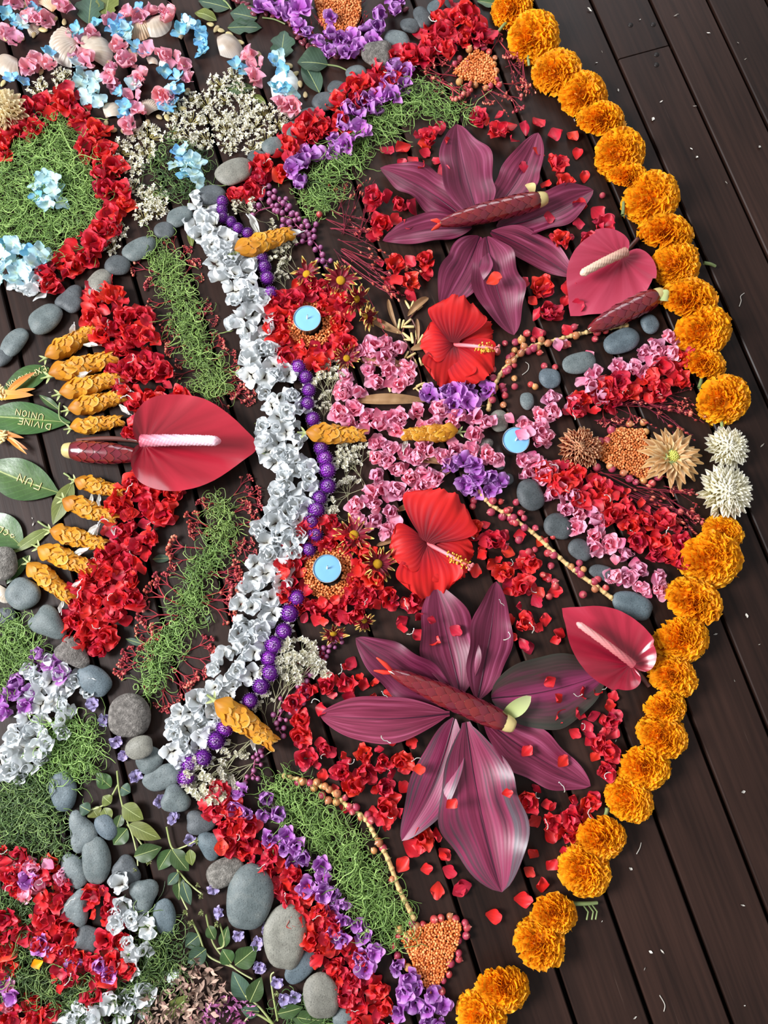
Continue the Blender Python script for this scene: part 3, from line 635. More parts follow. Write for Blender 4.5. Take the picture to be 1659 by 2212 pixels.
# ------------------------------------------------------------------ hibiscus
def hibiscus(x, y, petals, colv, label, seed):
    r = np.random.default_rng(seed); c = at(x, y, .016); o = link('hibiscus', None, None, (c.x, c.y, 0))
    for i, (dx, dy, L, half, z0) in enumerate(petals):
        l = L * mpp(x, y); P = petal(l, l * half * 1.78, 24, 33, .66, 0, .05, .10, .9, i * 1.9, .22, .74, .26); uu = np.linspace(0, 1, 24)[:, None]; vv = np.linspace(-1, 1, 33)[None]
        P[..., 2] += l * (.26 * (1 - (1 - uu) ** 2) - .22 * uu ** 3 + .05 * uu ** 5 * np.sin(6.2 * vv * 2 + i) + .02 * np.sin(9 * vv + i * 2) * uu ** 2)
        jit = .018 * l * np.random.default_rng(seed * 9 + i).normal(size=(1, 33)) * uu ** 6; P[..., 0] += jit
        P[..., 2] += .006 + z0
        P[..., 2] = np.maximum(P[..., 2], .003 + z0)
        b = MB().grid(P, r=r.uniform()); q = link('petal', b.mesh('petal', [HIB]), o, (0, 0, 0), yaw(x, y, dx, dy))
    e = at(x + colv[0], y + colv[1], .045) - Vector((c.x, c.y, 0))
    b = MB(); pts = [(0, 0, .008), tuple(e * .45 + Vector((0, 0, .006))), tuple(e)]; out = seg_tube(b, pts, .0036, .0022, 7)
    co = link('column', b.mesh('column', [HIBC]), o)
    b = MB()
    for k in range(46):
        f = .62 + .36 * r.uniform(); q = np.array(tuple(e)) * f; d = r.normal(size=3); d /= np.linalg.norm(d); q2 = q + d * .008
        b.tube([q, q2], .0004, 3, .2); b.ball(q2, .0016, nu=4, nv=6, r=r.uniform())
    link('stamens', b.mesh('stamens', [HIBY]), co)['kind'] = 'stuff'
    for k in range(5):
        a = k * 1.257; d = e.normalized(); s_ = Vector((-d.y, d.x, 0)); q = e + d * .008 + s_ * .006 * math.cos(a) + Vector((0, 0, .006 * math.sin(a)))
        b = MB(); b.tube([e, q], .0006, 4); b.ball(q, .0022, nu=5, nv=7); link('stigma', b.mesh('stigma', [HIBC]), co)
    b = MB(); b.tube([(0, 0, .001), (0, 0, .006), (0, 0, .012)], [.004, .006, .008], 8); link('calyx', b.mesh('calyx', [STEM]), o)
    return tag(o, label, 'flower', 'red hibiscus blooms')
hibiscus(978, 740, [(66, -30, 92, .62, 0), (62, 62, 104, .68, .003), (-16, 90, 98, .66, .005), (-60, 6, 66, .78, .008), (14, -90, 98, .72, .010)], (88, 12), 'red hibiscus bloom below the upper maroon cordyline leaves', 1)
hibiscus(920, 1170, [(100, 26, 104, .5, 0), (92, 78, 108, .6, .002), (10, 118, 122, .66, .005), (-70, 24, 78, .8, .008), (42, -84, 116, .86, .010)], (88, 50), 'red hibiscus bloom above the lower maroon cordyline leaves', 2)

# ------------------------------------------------------------------ maroon cordyline leaves
CORDRIB = mat('cordyline_midrib', [(0, '#3a1226'), (1, '#5a2038')], rough=.45)
def cord(A, B, W, m_, label, z0, nd=1.0, side=0., a=.9, wav=.05, seed=0, b=.7, twist=0., tail=.9, bow=.0):
    z0 *= 1.8; p, q = at(*A, z0 + .006), at(*B, z0 + .004); L = (q - p).length; mid = ((A[0] + B[0]) / 2, (A[1] + B[1]) / 2)
    P = blade(L, W * mpp(*mid) * 1.03, 34, 15, a, b, .34, wav * 1.8, 1.7 + .25 * (seed % 4), seed * 1.3, bow, side, .10)
    u = np.linspace(0, 1, 34)[:, None]; P[..., 2] += (twist + .10 * math.sin(seed * 2.1))  * P[..., 1] * (1 - u * .3)
    P[..., 2] += z0 + .003; P[..., 2] += .004 * np.sin(u * 5 + seed) ; P[..., 2] = np.maximum(P[..., 2], .002)
    o = link('cordyline_leaf', MB().grid(P, r=.5).mesh('cordyline_leaf', [m_]), None, (p.x, p.y, 0), yaw(A[0], A[1], B[0] - A[0], B[1] - A[1]))
    ca, sa = math.cos(o.rotation_euler.z), math.sin(o.rotation_euler.z); Q = P.reshape(-1, 3); COVER.append(np.stack([p.x + Q[:, 0] * ca - Q[:, 1] * sa, p.y + Q[:, 0] * sa + Q[:, 1] * ca, Q[:, 2]], 1))
    b_ = MB(); b_.tube([P[i, 7] + np.array([0, 0, -.0003]) for i in range(0, 33, 3)], np.linspace(.0016, .0005, 11), 5); link('midrib', b_.mesh('midrib', [CORDRIB]), o)
    return tag(o, label, 'leaf', 'maroon cordyline leaves of the %s star' % ('upper' if A[1] < 800 else 'lower'))
cord((1034, 478), (988, 266), 108, CORD, 'maroon cordyline leaf pointing straight up in the upper star', .004, seed=1, side=.02)
cord((1062, 462), (1162, 288), 76, CORD, 'narrow maroon cordyline leaf pointing up beside the tallest in the upper star', .002, seed=2, side=-.05)
cord((1012, 474), (822, 364), 84, CORD, 'dull maroon cordyline leaf with a dark tip toward the green threads', .001, seed=3, side=-.06)
cord((1075, 488), (1281, 410), 84, CORD, 'maroon cordyline leaf under the pale end of the cone', .001, seed=4, side=-.05)
cord((1020, 486), (826, 516), 62, CORD, 'narrow maroon cordyline leaf lying flat towards the bare twigs', .003, seed=5, side=-.02)
cord((1036, 508), (954, 664), 92, CORD, 'maroon cordyline leaf above the upper hibiscus', .002, seed=6, side=.04)
cord((1050, 512), (1112, 722), 98, CORD, 'long maroon cordyline leaf pointing down in the upper star', .004, seed=7, side=-.03)
cord((1060, 502), (1242, 598), 76, CORD, 'maroon cordyline leaf running under the pale pink anthurium', .002, seed=8, side=.06)
cord((996, 1500), (940, 1262), 122, CORD, 'broad maroon cordyline leaf pointing up under the lower hibiscus', .003, seed=9, side=.0)
cord((1033, 1512), (1072, 1256), 92, CORD, 'bright maroon cordyline leaf pointing up beside the broad one', .005, seed=10, side=-.02, twist=.25)
cord((985, 1518), (768, 1378), 100, CORD, 'maroon cordyline leaf curving down behind the long brown cone', .002, seed=11, side=.03, twist=-.2)
cord((972, 1542), (690, 1546), 98, CORD, 'smooth maroon cordyline leaf lying level below the cone', .004, seed=12, side=.03, a=1.15, wav=.02)
cord((1062, 1508), (1308, 1456), 150, CORD_D, 'large dark green and maroon cordyline leaf under the cupped anthurium', .001, seed=13, side=-.04, b=.55, wav=.02)
cord((1046, 1556), (1276, 1698), 104, CORD, 'maroon cordyline leaf with scattered red petals on it', .002, seed=14, side=-.03)
cord((1006, 1560), (1084, 1926), 178, CORD_B, 'largest maroon cordyline leaf, striped grey, pointing down', .006, seed=15, side=-.02, a=1.1)
cord((982, 1552), (868, 1816), 96, CORD_B, 'maroon cordyline leaf with a dark tip beside the largest leaf', .004, seed=16, side=.05)

# ------------------------------------------------------------------ anthuriums
HT = np.array([[0, 1.0], [5, .93], [10, .86], [20, .78], [30, .70], [45, .59], [60, .50], [75, .43], [90, .39], [110, .345], [130, .30], [150, .25], [165, .20], [176, .11], [180, .05]])
HT1 = np.array([[0, 1.0], [5, .93], [10, .86], [20, .76], [30, .68], [45, .565], [60, .47], [75, .40], [90, .335], [105, .25], [120, .17], [140, .10], [160, .06], [180, .03]])
def anthurium(base, tip, wf, cup, sp_tip, stem, m_, msp, label, sr, lift, lobes=1.0, seed=0, sp_off=(0, 0)):
    A = at(*base, lift); B = at(*tip, lift); L = (B - A).length; ry = yaw(base[0], base[1], tip[0] - base[0], tip[1] - base[1])
    o = link('anthurium', None, None, (A.x, A.y, 0), ry)
    th = np.radians(np.concatenate([-np.linspace(180, 0, 41), np.linspace(0, 180, 41)[1:]]))[None]
    T_ = HT1 if seed == 1 else HT; R = np.interp(np.degrees(np.abs(th)), T_[:, 0], T_[:, 1]) * L
    R = R * np.where(np.abs(th) > math.pi / 2, lobes, 1)
    p = np.linspace(.02, 1, 16)[:, None]
    x = p * R * np.cos(th); y = p * R * np.sin(th) * wf
    z = lift + cup * L * (p ** 2.2) * (np.abs(np.sin(th)) ** 1.0 * .7 + .15) + .010 * L * np.sin(9 * np.abs(th) + 2.2 * p) * p ** 2 * np.exp(-(np.abs(th) / 1.6) ** 4) - .10 * L * np.exp(-(th / .16) ** 2) * p ** 3
    z = np.maximum(z, .003)
    b = MB(); b.grid(np.stack([x, y, z], -1), p * np.ones_like(th), th / math.pi * np.ones_like(p), .5); link('spathe', b.mesh('spathe', [m_]), o)
    S = at(*sp_tip, lift + .02) - A; S = Vector((S.x, S.y, 0)); S.rotate(Matrix.Rotation(-ry, 3, 'Z')); sl = S.length; sa = math.atan2(S.y, S.x)
    nu, nv = 90, 26; u = np.linspace(0, 1, nu)[:, None]; ph = np.linspace(0, 2 * math.pi, nv, endpoint=False)[None]
    rad = sr * mpp(*base) * np.minimum(1, np.sqrt(np.clip((1.0 - u) * 14, 0, 1))) * (1.0 - .22 * u) * (1 + .13 * np.sin(u * sl / .0040 * math.pi + ph * 0) * np.sin(ph * nv / 4 + u * sl / .0040 * math.pi * .5))
    ax = u * sl; zc = lift + .010 + rad.max() * .9 + .10 * sl * np.sin(u * 2.0)
    G = np.stack([ax * math.cos(sa) - rad * np.cos(ph) * math.sin(sa), ax * math.sin(sa) + rad * np.cos(ph) * math.cos(sa), zc + rad * np.sin(ph)], -1)
    link('spadix', MB().grid(G, wrap=True).mesh('spadix', [msp]), o)
    b = MB(); inv = Matrix.Rotation(-ry, 3, 'Z'); pts = [(0, 0, lift * .9)] + [tuple(inv @ Vector((at(*s_, .008) - Vector((A.x, A.y, 0))))) for s_ in stem]
    seg_tube(b, pts, .0042, .0036, 8); link('stem', b.mesh('stem', [BSTEM]), o)
    return tag(o, label, 'flower', 'anthurium blooms')
anthurium((312, 960), (560, 958), 1.06, .10, (481, 957), [(300, 952), (230, 947), (166, 952)], SPATHE, SPADIX, 'large glossy crimson anthurium with pale pink spadix across the red petal band', 12.5, .024, lobes=1.0, seed=1)
anthurium((1345, 556), (1236, 676), 1.16, .05, (1251, 597), [(1356, 540), (1386, 507)], SPATHE_P, SPADIX_B, 'pale rose anthurium with buff spadix beside the marigold arc', 9.5, .022, lobes=1.1, seed=2)
anthurium((1361, 1436), (1217, 1313), .98, .16, (1243, 1345), [(1372, 1446), (1403, 1482)], SPATHE, SPADIX_P, 'cupped crimson anthurium resting on the dark cordyline leaf', 8.5, .022, lobes=.9, seed=3)

# ------------------------------------------------------------------ red spiral-ginger cones
def cone(ratio, nrow):
    """unit half-width cone lying along +x; every bract a part"""
    o = link('ginger_cone', None); L = ratio
    def R(u): return np.interp(u, [0, .06, .2, .55, .85, .97, 1.], [.72, .9, 1., .98, .66, .34, .12])
    u = np.linspace(0, 1, 22); b = MB(); b.tube([(x * L, 0, 1.0) for x in u], R(u) * .9, 14); link('core', b.mesh('core', [CONE]), o)
    for i in range(nrow):
        u0 = .02 + .9 * i / nrow
        for k in range(7):
            ph0 = (k + (i % 2) * .5) * 2 * math.pi / 7
            if math.sin(ph0) < -.75: continue
            a = np.linspace(0, 1, 6)[:, None]; s = np.linspace(-1, 1, 7)[None]
            ln = (1.75 / nrow) * (1 - .35 * s * s); uu = np.clip(u0 + a * ln, 0, 1)
            w = .62 * (1 - .25 * a ** 3); rr = R(uu) * (.94 + .075 * a - .015 * s * s)
            ph = ph0 + s * w
            G = np.stack([uu * L, rr * np.cos(ph), 1.0 + rr * np.sin(ph)], -1)[:, ::-1]
            t = a * (.94 - .0 * s) + .0 * s; t = np.where((a > .95) & (np.abs(s) < .3), 1.0, np.minimum(t, .93))
            link('bract', MB().grid(G, t, s[:, ::-1] * np.ones_like(a), .5).mesh('bract', [CONE]), o)
    b = MB(); b.tube([(x, 0, 1.0) for x in (-.63, -.62, -.45, -.1, .25)], [.02, .5, .62, .72, .74], 10); link('stalk', b.mesh('stalk', [CONE_S]), o)
    return o
def put_cone(o, base, tip, w, label):
    r_ = w / 2 * mpp(*base); p, q = at(*base, r_), at(*tip, r_ * .8); L = (q - p).length
    o.location = (p.x, p.y, 0); o.rotation_euler = (0, 0, yaw(base[0], base[1], tip[0] - base[0], tip[1] - base[1])); o.scale = (L / o['ratio'], r_, r_)
    del o['ratio']; return tag(o, label, 'flower', 'red ginger cones')
C_long = cone(9.6, 15); C_long['ratio'] = 9.6; C2 = copy_tree(C_long); C_short = cone(6.4, 10); C_short['ratio'] = 6.4; C4 = copy_tree(C_short)
put_cone(C2, (1090, 1560), (838, 1448), 50, 'long glossy brown ginger cone lying over the lower maroon leaves').location.z = .016
put_cone(C_long, (1162, 444), (942, 497), 42, 'long red ginger cone with scarlet tip over the upper maroon leaves').location.z = .016
put_cone(C_short, (1418, 640), (1268, 714), 46, 'short red ginger cone between the pale anthurium and dark pebbles')
put_cone(C4, (152, 973), (312, 985), 48, 'short dark red ginger cone with cream end behind the large anthurium')
def tip_fl(o, pts):
    for (dx, dy, dz) in pts:
        b = MB(); b.tube([(0, 0, 0), (dx * .5, dy * .6, dz), (dx, dy, dz * .6)], [.16, .22, .06], 7); link('tip_flower', b.mesh('tip_flower', [CONE_T]), o, (9.2, 0, 1.0))
tip_fl(C_long, [(1.1, .5, .1), (.9, -.5, .2)]); tip_fl(C2, [(1.6, -.6, .2), (1.4, .5, -.1)])
for (A, B, W, l_) in [((1082, 1545), (1140, 1502), 34, 'curled pale yellow-green sheath at the base of the brown cone'), ((1408, 655), (1436, 662), 26, 'curled greenish sheath at the base of the short red cone'), ((1132, 415), (1145, 440), 20, 'pale dried sheath piece beside the upper cone')]:
    p = at(*A); q = at(*B); P = blade((q - p).length, W * mpp(*A), 10, 9, .8, .6, .0, 0); P[..., 2] += .018 + 22 * P[..., 1] ** 2 + .008 * np.sin(np.linspace(0, 3, 10))[:, None]
    tag(link('leaf_sheath', MB().grid(P).mesh('leaf_sheath', [CALYX if 'green' in l_ else CONE_S]), None, (p.x, p.y, .004), yaw(A[0], A[1], B[0] - A[0], B[1] - A[1])), l_, 'leaf')

# ------------------------------------------------------------------ golden shrimp-plant spikes: every bract a part
def spike_proto():
    o = link('shrimp_plant_spike', None); ms = []
    for k in range(3):
        P = petal(1, .92, 9, 9, .54, -.04 + .06 * k, .0, .02, 2, k); v = np.linspace(-1, 1, 9)[None]; u = np.linspace(0, 1, 9)[:, None]
        P[..., 2] += -.24 * v * v * np.sin(np.pi * np.clip(u, .08, 1)) + .16 * np.sin(np.pi * u * .9); ms.append(MB().grid(P, r=k / 2).mesh('bract', [AMBER]))
    n = 7
    for i in range(n - 1, -1, -1):
        for j, (ph, off) in enumerate(((90, 0), (176, .5), (4, .5), (140, .3), (40, .7))):
            f = (i + off) / n; sz = (.37 if i else .33) * (1 - .40 * f); rr = .074 * (1 - .5 * f) + .010
            a = math.radians(ph + U(-8, 8)); Rm = rot(a - math.pi / 2, 0, 0) @ rot(U(-.1, .1), -.07 + .03 * math.sin(i * 3), U(-.12, .12))
            c = link('bract', ms[(i + j) % 3], o, (.02 + f * .84, rr * math.cos(a), .105 + rr * math.sin(a)), 0, sz); c.rotation_euler = Matrix(Rm.tolist()).to_euler()
    b = MB(); b.tube([(x, 0, .1) for x in (-.13, -.05, 0, .5, .95)], [.016, .017, .03, .03, .01], 7); link('stem', b.mesh('stem', [CALYX]), o)
    for s in (1, -1):
        P = blade(.13, .036, 7, 5, .8, .7, .2); link('bractlet', MB().grid(xf(P, rot(0, -.1, s * 2.2), (.0, 0, .09))).mesh('bractlet', [CALYX]), o)
    return o
SP = [((97, 772), (208, 706), 'topmost golden shrimp-plant spike, below the grey pebbles'), ((106, 812), (249, 770), 'second golden spike from the top of the upper fan'), ((128, 850), (262, 812), 'third golden spike from the top of the upper fan'), ((146, 884), (270, 853), 'fourth golden spike from the top of the upper fan'), ((150, 924), (264, 906), 'lowest golden spike of the upper fan, just above the dark red cone'),
      ((160, 1036), (268, 1064), 'uppermost golden spike of the lower fan, beneath the dark red cone'), ((135, 1078), (254, 1124), 'second golden spike from the top of the lower fan'), ((107, 1146), (231, 1178), 'third golden spike from the top of the lower fan, beside a green leaf'), ((82, 1182), (206, 1234), 'fourth golden spike from the top of the lower fan'), ((60, 1215), (156, 1297), 'lowest golden spike of the lower fan, above the pebbles'),
      ((508, 552), (632, 508), 'golden spike lying over the white petals above the upper candle'), ((660, 938), (790, 944), 'golden spike crossing the purple string at the centre'), ((990, 936), (870, 942), 'golden spike among pink petals near the small candle'), ((466, 1512), (596, 1606), 'golden spike at the lower end of the white petal line')]
for i, (a, c, l_) in enumerate(SP):
    o = spike_proto() if i == 0 else copy_tree(SP0)
    if i == 0: SP0 = o
    p, q = at(*a, .012), at(*c, .012); L = (q - p).length; o.location = (p.x, p.y, .0 if i < 10 else .010); o.rotation_euler = (0, 0, yaw(a[0], a[1], c[0] - a[0], c[1] - a[1])); o.scale = (L, L, L)
    if i % 3 == 1: o.scale = (L, -L, L)
    tag(o, l_, 'flower', 'golden shrimp-plant spikes')
b_ = MB(); P = petal(1, .34, 7, 5, .6, .25, .5, .1, 1.5, 0, .3); b_.grid(P); b_.tube([(0, 0, .02), (.5, 0, .09), (1.15, .1, .1)], .025, 4); WT = b_.mesh('white_flower', [WTUBE])
WTL = ['slim white tube flower standing up from ' + a for a in ('the topmost golden spike',)] + ['white tube flower lying below the topmost golden spike', 'pale tube flower above the second upper golden spike', 'white tube flower at the tip of the third upper golden spike', 'upright white tube flower above the fourth upper golden spike', 'white tube flower drooping from the fourth upper golden spike', 'white tube flower hanging from the uppermost lower-fan spike, nearer its stem', 'white tube flower hanging from the uppermost lower-fan spike, nearer its tip', 'white tube flower at the tip of the second lower-fan spike', 'longest white tube flower on the third lower-fan spike', 'short bright white tube flower on the third lower-fan spike', 'white tube flower above the fourth lower-fan spike', 'white tube flower beside the lowest lower-fan spike, upper one', 'white tube flower hanging from the tip of the lowest lower-fan spike', 'white tube flower rising from the spike above the upper tea light', 'white tube flower at the tip of the spike above the upper tea light', 'white tube flower below the golden spike near the small tea light', 'white tube flower at the tip of the last golden spike', 'white tube flower on the middle of the last golden spike']
for i, (x, y, dx, dy, L, of) in enumerate([(152, 742, 8, -30, 42, 0), (178, 742, 28, 4, 34, 0), (150, 825, 46, -20, 44, 1), (258, 826, 20, 16, 34, 2), (252, 848, 4, -24, 32, 2), (256, 872, 18, 18, 36, 3), (196, 1066, 0, 26, 30, 5), (212, 1066, 2, 26, 28, 5), (242, 1126, 4, 22, 32, 6), (180, 1168, 24, -24, 46, 7), (196, 1166, 12, -18, 34, 7), (150, 1200, 36, -12, 44, 8), (146, 1276, 20, -14, 34, 9), (134, 1294, -4, 26, 30, 9), (560, 505, -18, -34, 46, 10), (600, 515, 40, -8, 50, 10), (880, 945, -8, 24, 34, 12), (545, 1580, 4, 36, 40, 13), (480, 1535, 0, 24, 34, 13)]):
    p = at(x, y, .016); o = link('white_tube_flower', WT, None, (p.x, p.y, .012), yaw(x, y, dx, dy), L * mpp(x, y))
    tag(o, WTL[i], 'flower', 'white tube flowers on the golden spikes')

# ------------------------------------------------------------------ tea lights
def tea(x, y, d, label):
    s = d * mpp(x, y); r_ = s / 2; h = .016; p = at(x, y, h); o = link('tea_light', None, None, (p.x, p.y, .006))
    b = MB(); b.lathe([(.001, .0), (r_ * .93, .0), (r_ * .95, .001), (r_ * .96, h - .002), (r_ * 1.0, h), (r_ * .99, h + .0004), (r_ * .94, h - .0006), (r_ * .93, h - .004)], 40); link('metal_cup', b.mesh('metal_cup', [CUP]), o)
    b = MB(); b.lathe([(r_ * .94, h - .004), (r_ * .94, h - .0022), (r_ * .88, h - .0018), (r_ * .4, h - .0020), (.0004, h - .0022)], 40); link('wax', b.mesh('wax', [WAX]), o)
    b = MB(); b.tube([(0, 0, h - .003), (.0006, .001, h + .002), (.0022, .003, h + .005)], [.0013, .0012, .0006], 6); link('wick', b.mesh('wick', [WICK]), o)
    return tag(o, label, 'candle', 'tea lights')
tea(664, 691, 57, 'pale blue tea light in the upper ring of red petals')
tea(707, 1229, 61, 'pale blue tea light in the lower ring of red petals')
tea(1113, 953, 57, 'pale blue tea light beside pink petals and round pebbles')
# ------------------------------------------------------------------ pebbles
G, Bl, D_, Wm, Ro = ST_G, ST_B, ST_D, ST_W, ST_R
STONES = [
 (948, 18, 48, 37, -15, 'oval', Bl, 'blue-grey pebble at the top end of the pebble line, beside red petals'), (912, 40, 50, 34, 70, 'oval', D_, 'upright grey pebble just below the topmost pebble'), (886, 57, 40, 32, 10, 'oval', D_, 'small dark pebble between violet petals and an upright pebble'),
 (857, 88, 54, 44, 10, 'oval', G, 'rounded grey pebble above the three-cornered cracked pebble'), (816, 121, 64, 58, 90, 'tri', Ro, 'three-cornered cracked grey pebble beside the violet ring'), (772, 160, 44, 36, -20, 'egg', G, 'grey pebble by the end of a green leaf stalk'),
 (734, 195, 50, 36, 20, 'oval', D_, 'dark pebble half under the red and violet petals'), (700, 221, 50, 42, -10, 'oval', D_, 'dark grey pebble beside the folded green leaf'), (667, 250, 42, 32, -10, 'oval', G, 'grey pebble beside the white shell piece, partly under red petals'),
 (631, 284, 42, 40, 60, 'oval', G, 'pale round pebble between the dried white florets and red petals'), (592, 317, 48, 40, -10, 'oval', G, 'round grey pebble beside red petals, next to the dried white florets'), (557, 342, 42, 35, 0, 'oval', D_, 'dark round pebble above the large greenish pebble'),
 (506, 373, 76, 56, -25, 'oval', Wm, 'large smooth greenish pebble in the upper pebble line'), (457, 422, 56, 44, -10, 'oval', D_, 'dark pebble above the white petal line'), (391, 467, 58, 40, -28, 'egg', G, 'long grey pebble touching the top of the white petals'),
 (356, 498, 44, 38, 0, 'oval', D_, 'small dark pebble below the dried white florets'), (306, 536, 72, 46, -30, 'egg', G, 'tapering grey pebble at the top of the green thread line'), (255, 575, 52, 45, 10, 'oval', D_, 'dark pitted pebble touched by a red sprig bud'),
 (215, 613, 64, 48, -50, 'oval', Wm, 'pale oval pebble above the long red petal band'), (153, 648, 60, 50, -50, 'tri', D_, 'dark three-cornered pebble with a white petal beside it'), (99, 690, 74, 58, -35, 'oval', G, 'largest grey pebble above the golden spikes, finely pitted'),
 (37, 735, 74, 42, -48, 'pear', G, 'pear-shaped pale pebble above the written leaves'), (6, 773, 44, 36, -30, 'oval', D_, 'grey pebble cut by the picture edge above the written leaves'),
 (8, 1217, 76, 62, 80, 'oval', Ro, 'rough porous round stone below the partly hidden written leaf'), (50, 1283, 74, 68, 40, 'oval', G, 'big round blue-grey pebble below the lowest golden spike'), (13, 1330, 46, 36, 0, 'oval', D_, 'dark pebble at the picture edge above the green threads'),
 (106, 1346, 80, 62, 40, 'tri', G, 'triangular grey pebble beside the bottom of the red petal band'), (159, 1410, 78, 56, 35, 'tri', Ro, 'rough mottled pebble between the triangular and the smooth long pebble'), (209, 1473, 84, 56, 40, 'egg', Bl, 'smooth blue-grey long pebble above the big round stone'),
 (280, 1546, 94, 92, 0, 'oval', Ro, 'big round speckled stone beside the red sprigs'), (324, 1642, 62, 54, -40, 'oval', G, 'pebble partly tucked beneath a rounder one, below the big round stone'), (308, 1612, 62, 48, -15, 'oval', Wm, 'pale round pebble leaning on another below the big round stone'),
 (353, 1678, 90, 54, -22, 'oval', G, 'long smooth pebble next to the last purple globes'), (380, 1726, 66, 56, 30, 'tri', G, 'heart-shaped grey pebble below the long smooth one'), (432, 1777, 66, 48, 10, 'tri', D_, 'dark dented pebble beside the top of the lower red band'),
 (457, 1824, 62, 54, 30, 'tri', Bl, 'blue-grey pebble partly covered by a red petal'), (491, 1880, 84, 60, -30, 'egg', Ro, 'deeply pitted grey pebble above the largest stone'), (538, 1945, 134, 104, 105, 'egg', G, 'largest grey stone, egg-shaped with small pits'),
 (616, 2037, 140, 92, 92, 'pear', Wm, 'big smooth greenish-grey stone with a notched side'), (650, 2087, 86, 50, -50, 'oval', Bl, 'long blue-grey pebble with a red petal on it'), (694, 2149, 98, 78, 80, 'oval', Wm, 'rounded brownish-grey stone beside the lower red band'), (744, 2200, 54, 44, 30, 'oval', G, 'grey pebble at the bottom frame edge'),
 (138, 1714, 84, 60, 80, 'egg', Bl, 'dented blue-grey pebble below the green threads'), (177, 1797, 84, 58, 75, 'tri', G, 'grey pebble at the head of the pebble cluster by the leafy sprig'), (230, 1786, 60, 42, 55, 'oval', Bl, 'small blue-grey pebble under the leafy sprig'),
 (209, 1857, 104, 62, 85, 'oval', G, 'tall smooth grey pebble at the middle of the lower cluster'), (164, 1885, 80, 50, 65, 'egg', G, 'long grey pebble beside pink and red petals in the cluster'), (274, 1879, 66, 52, 50, 'tri', D_, 'dark grey pebble above the white petal in the cluster'),
 (167, 1961, 76, 56, 100, 'tri', G, 'three-cornered grey pebble between two beds of red petals'), (312, 1931, 70, 60, 80, 'tri', G, 'ridged three-cornered pebble above white petals'), (358, 1985, 76, 50, 80, 'egg', Bl, 'dark blue-grey pebble beside the green thread ring'), (190, 2029, 62, 58, 20, 'square', D_, 'squarish heart-shaped grey pebble among red petals'),
 (1403, 701, 42, 38, 60, 'oval', Bl, 'small blue-grey pebble under the short red cone'), (1342, 738, 78, 52, -22, 'oval', Bl, 'long dented blue-grey pebble beneath the berry stalk'), (1255, 784, 74, 45, -14, 'egg', G, 'oval grey pebble with a pink petal on its end'), (1187, 818, 46, 44, 0, 'oval', Bl, 'round blue-grey pebble above the pink petal bed'),
 (1138, 867, 38, 30, 80, 'oval', G, 'small oval pebble beside loose berries'), (1077, 910, 48, 40, 80, 'oval', Wm, 'flat pale pebble above the small tea light'), (1037, 964, 52, 38, -10, 'tri', Ro, 'rough triangular pebble left between violet petals and the tea light'.replace(' left', '')), (1092, 1037, 36, 26, -10, 'oval', D_, 'dark pebble half hidden under a violet petal'),
 (1080, 1006, 22, 18, 0, 'oval', D_, 'tiny dark pebble between pink petals and violet petals'), (1145, 1070, 72, 54, 65, 'oval', D_, 'smooth dark pebble at the head of the lower berry stalk'), (1205, 1137, 60, 56, 20, 'oval', D_, 'round dark pebble against pink petals, second along the lower berry stalk'), (1253, 1188, 54, 44, 45, 'oval', D_, 'oval dark pebble, third along the lower berry stalk'),
 (1302, 1238, 60, 34, 15, 'oval', D_, 'dark pebble half covered by pink petals, fourth along the lower berry stalk'), (1375, 1311, 90, 56, 18, 'pear', Bl, 'dark tapering pebble at the foot of the berry stalk above the cupped anthurium'),
]
for i, (x, y, w, h, a, kd, m_, l_) in enumerate(STONES):
    k = mpp(x, y); ht = (.42 if Ro is not m_ else .5) * min(w, h) * k; p = at(x, y, ht * .42)
    P = stone_mesh(w * k, h * k, 100 + i, kd, ht)
    o = link('pebble', MB().grid(P, wrap=True, r=.5).mesh('pebble', [m_]), None, (p.x, p.y, .013 if i == 31 else .0), yawdeg(x, y, a))
    tag(o, l_, 'stone', 'grey pebbles')

# ------------------------------------------------------------------ green thread tangles (countless threads: one object per patch)
def threads(reg, dens, L, label, m_=THREAD, zmax=.012, seed=0, rad=.00062, curl=1.0):
    pts = fill(reg, dens * .96); b = curlies(pts, L * .00090, rad, m_, seed, zmax, 3, 11, curl * .8)
    o = link('green_threads', b.mesh('green_threads', [m_])); tag(o, label, 'plant fibre', 'patches of curly green threads', 'stuff')
threads(('poly', [(102, 268), (150, 250), (178, 300), (200, 350), (228, 432), (222, 478), (180, 525), (120, 560), (60, 530), (-20, 530), (-20, 380), (30, 330)]), 5.6, 64, 'large bed of curly green threads inside the red petal ring', THREAD, .014, 1)
threads(('band', [(985, 246, 44), (935, 222, 56), (885, 212, 56), (840, 252, 62), (790, 292, 66), (745, 345, 58), (705, 392, 48), (690, 425, 66), (678, 440, 60)]), 5.0, 56, 'diagonal band of curly green threads beside violet petals, upper', THREAD, .014, 2)
threads(('band', [(326, 532, 22), (350, 560, 40), (375, 600, 44), (392, 640, 44), (402, 690, 48), (420, 740, 46), (432, 775, 40)]), 4.6, 48, 'long strip of green threads between red sprigs, upper half', THREAD, .013, 3)
threads(('ring', 460, 825, 0, 33), 4.2, 48, 'small tuft of green threads at the foot of the upper strip', THREAD, .013, 4)
threads(('band', [(478, 1092, 34), (484, 1130, 46), (480, 1160, 40)]), 4.6, 44, 'short tuft of green threads below the large anthurium', THREAD, .013, 5)
threads(('band', [(480, 1195, 26), (446, 1215, 40), (425, 1262, 44), (412, 1310, 40), (408, 1340, 34)]), 4.7, 46, 'strip of green threads among red sprigs, below the short tuft', THREAD, .013, 6)
threads(('band', [(378, 1370, 40), (352, 1400, 38), (336, 1440, 42), (325, 1485, 30)]), 4.7, 46, 'lowest strip of green threads among red sprigs, ending by the big round stone', THREAD, .012, 7)
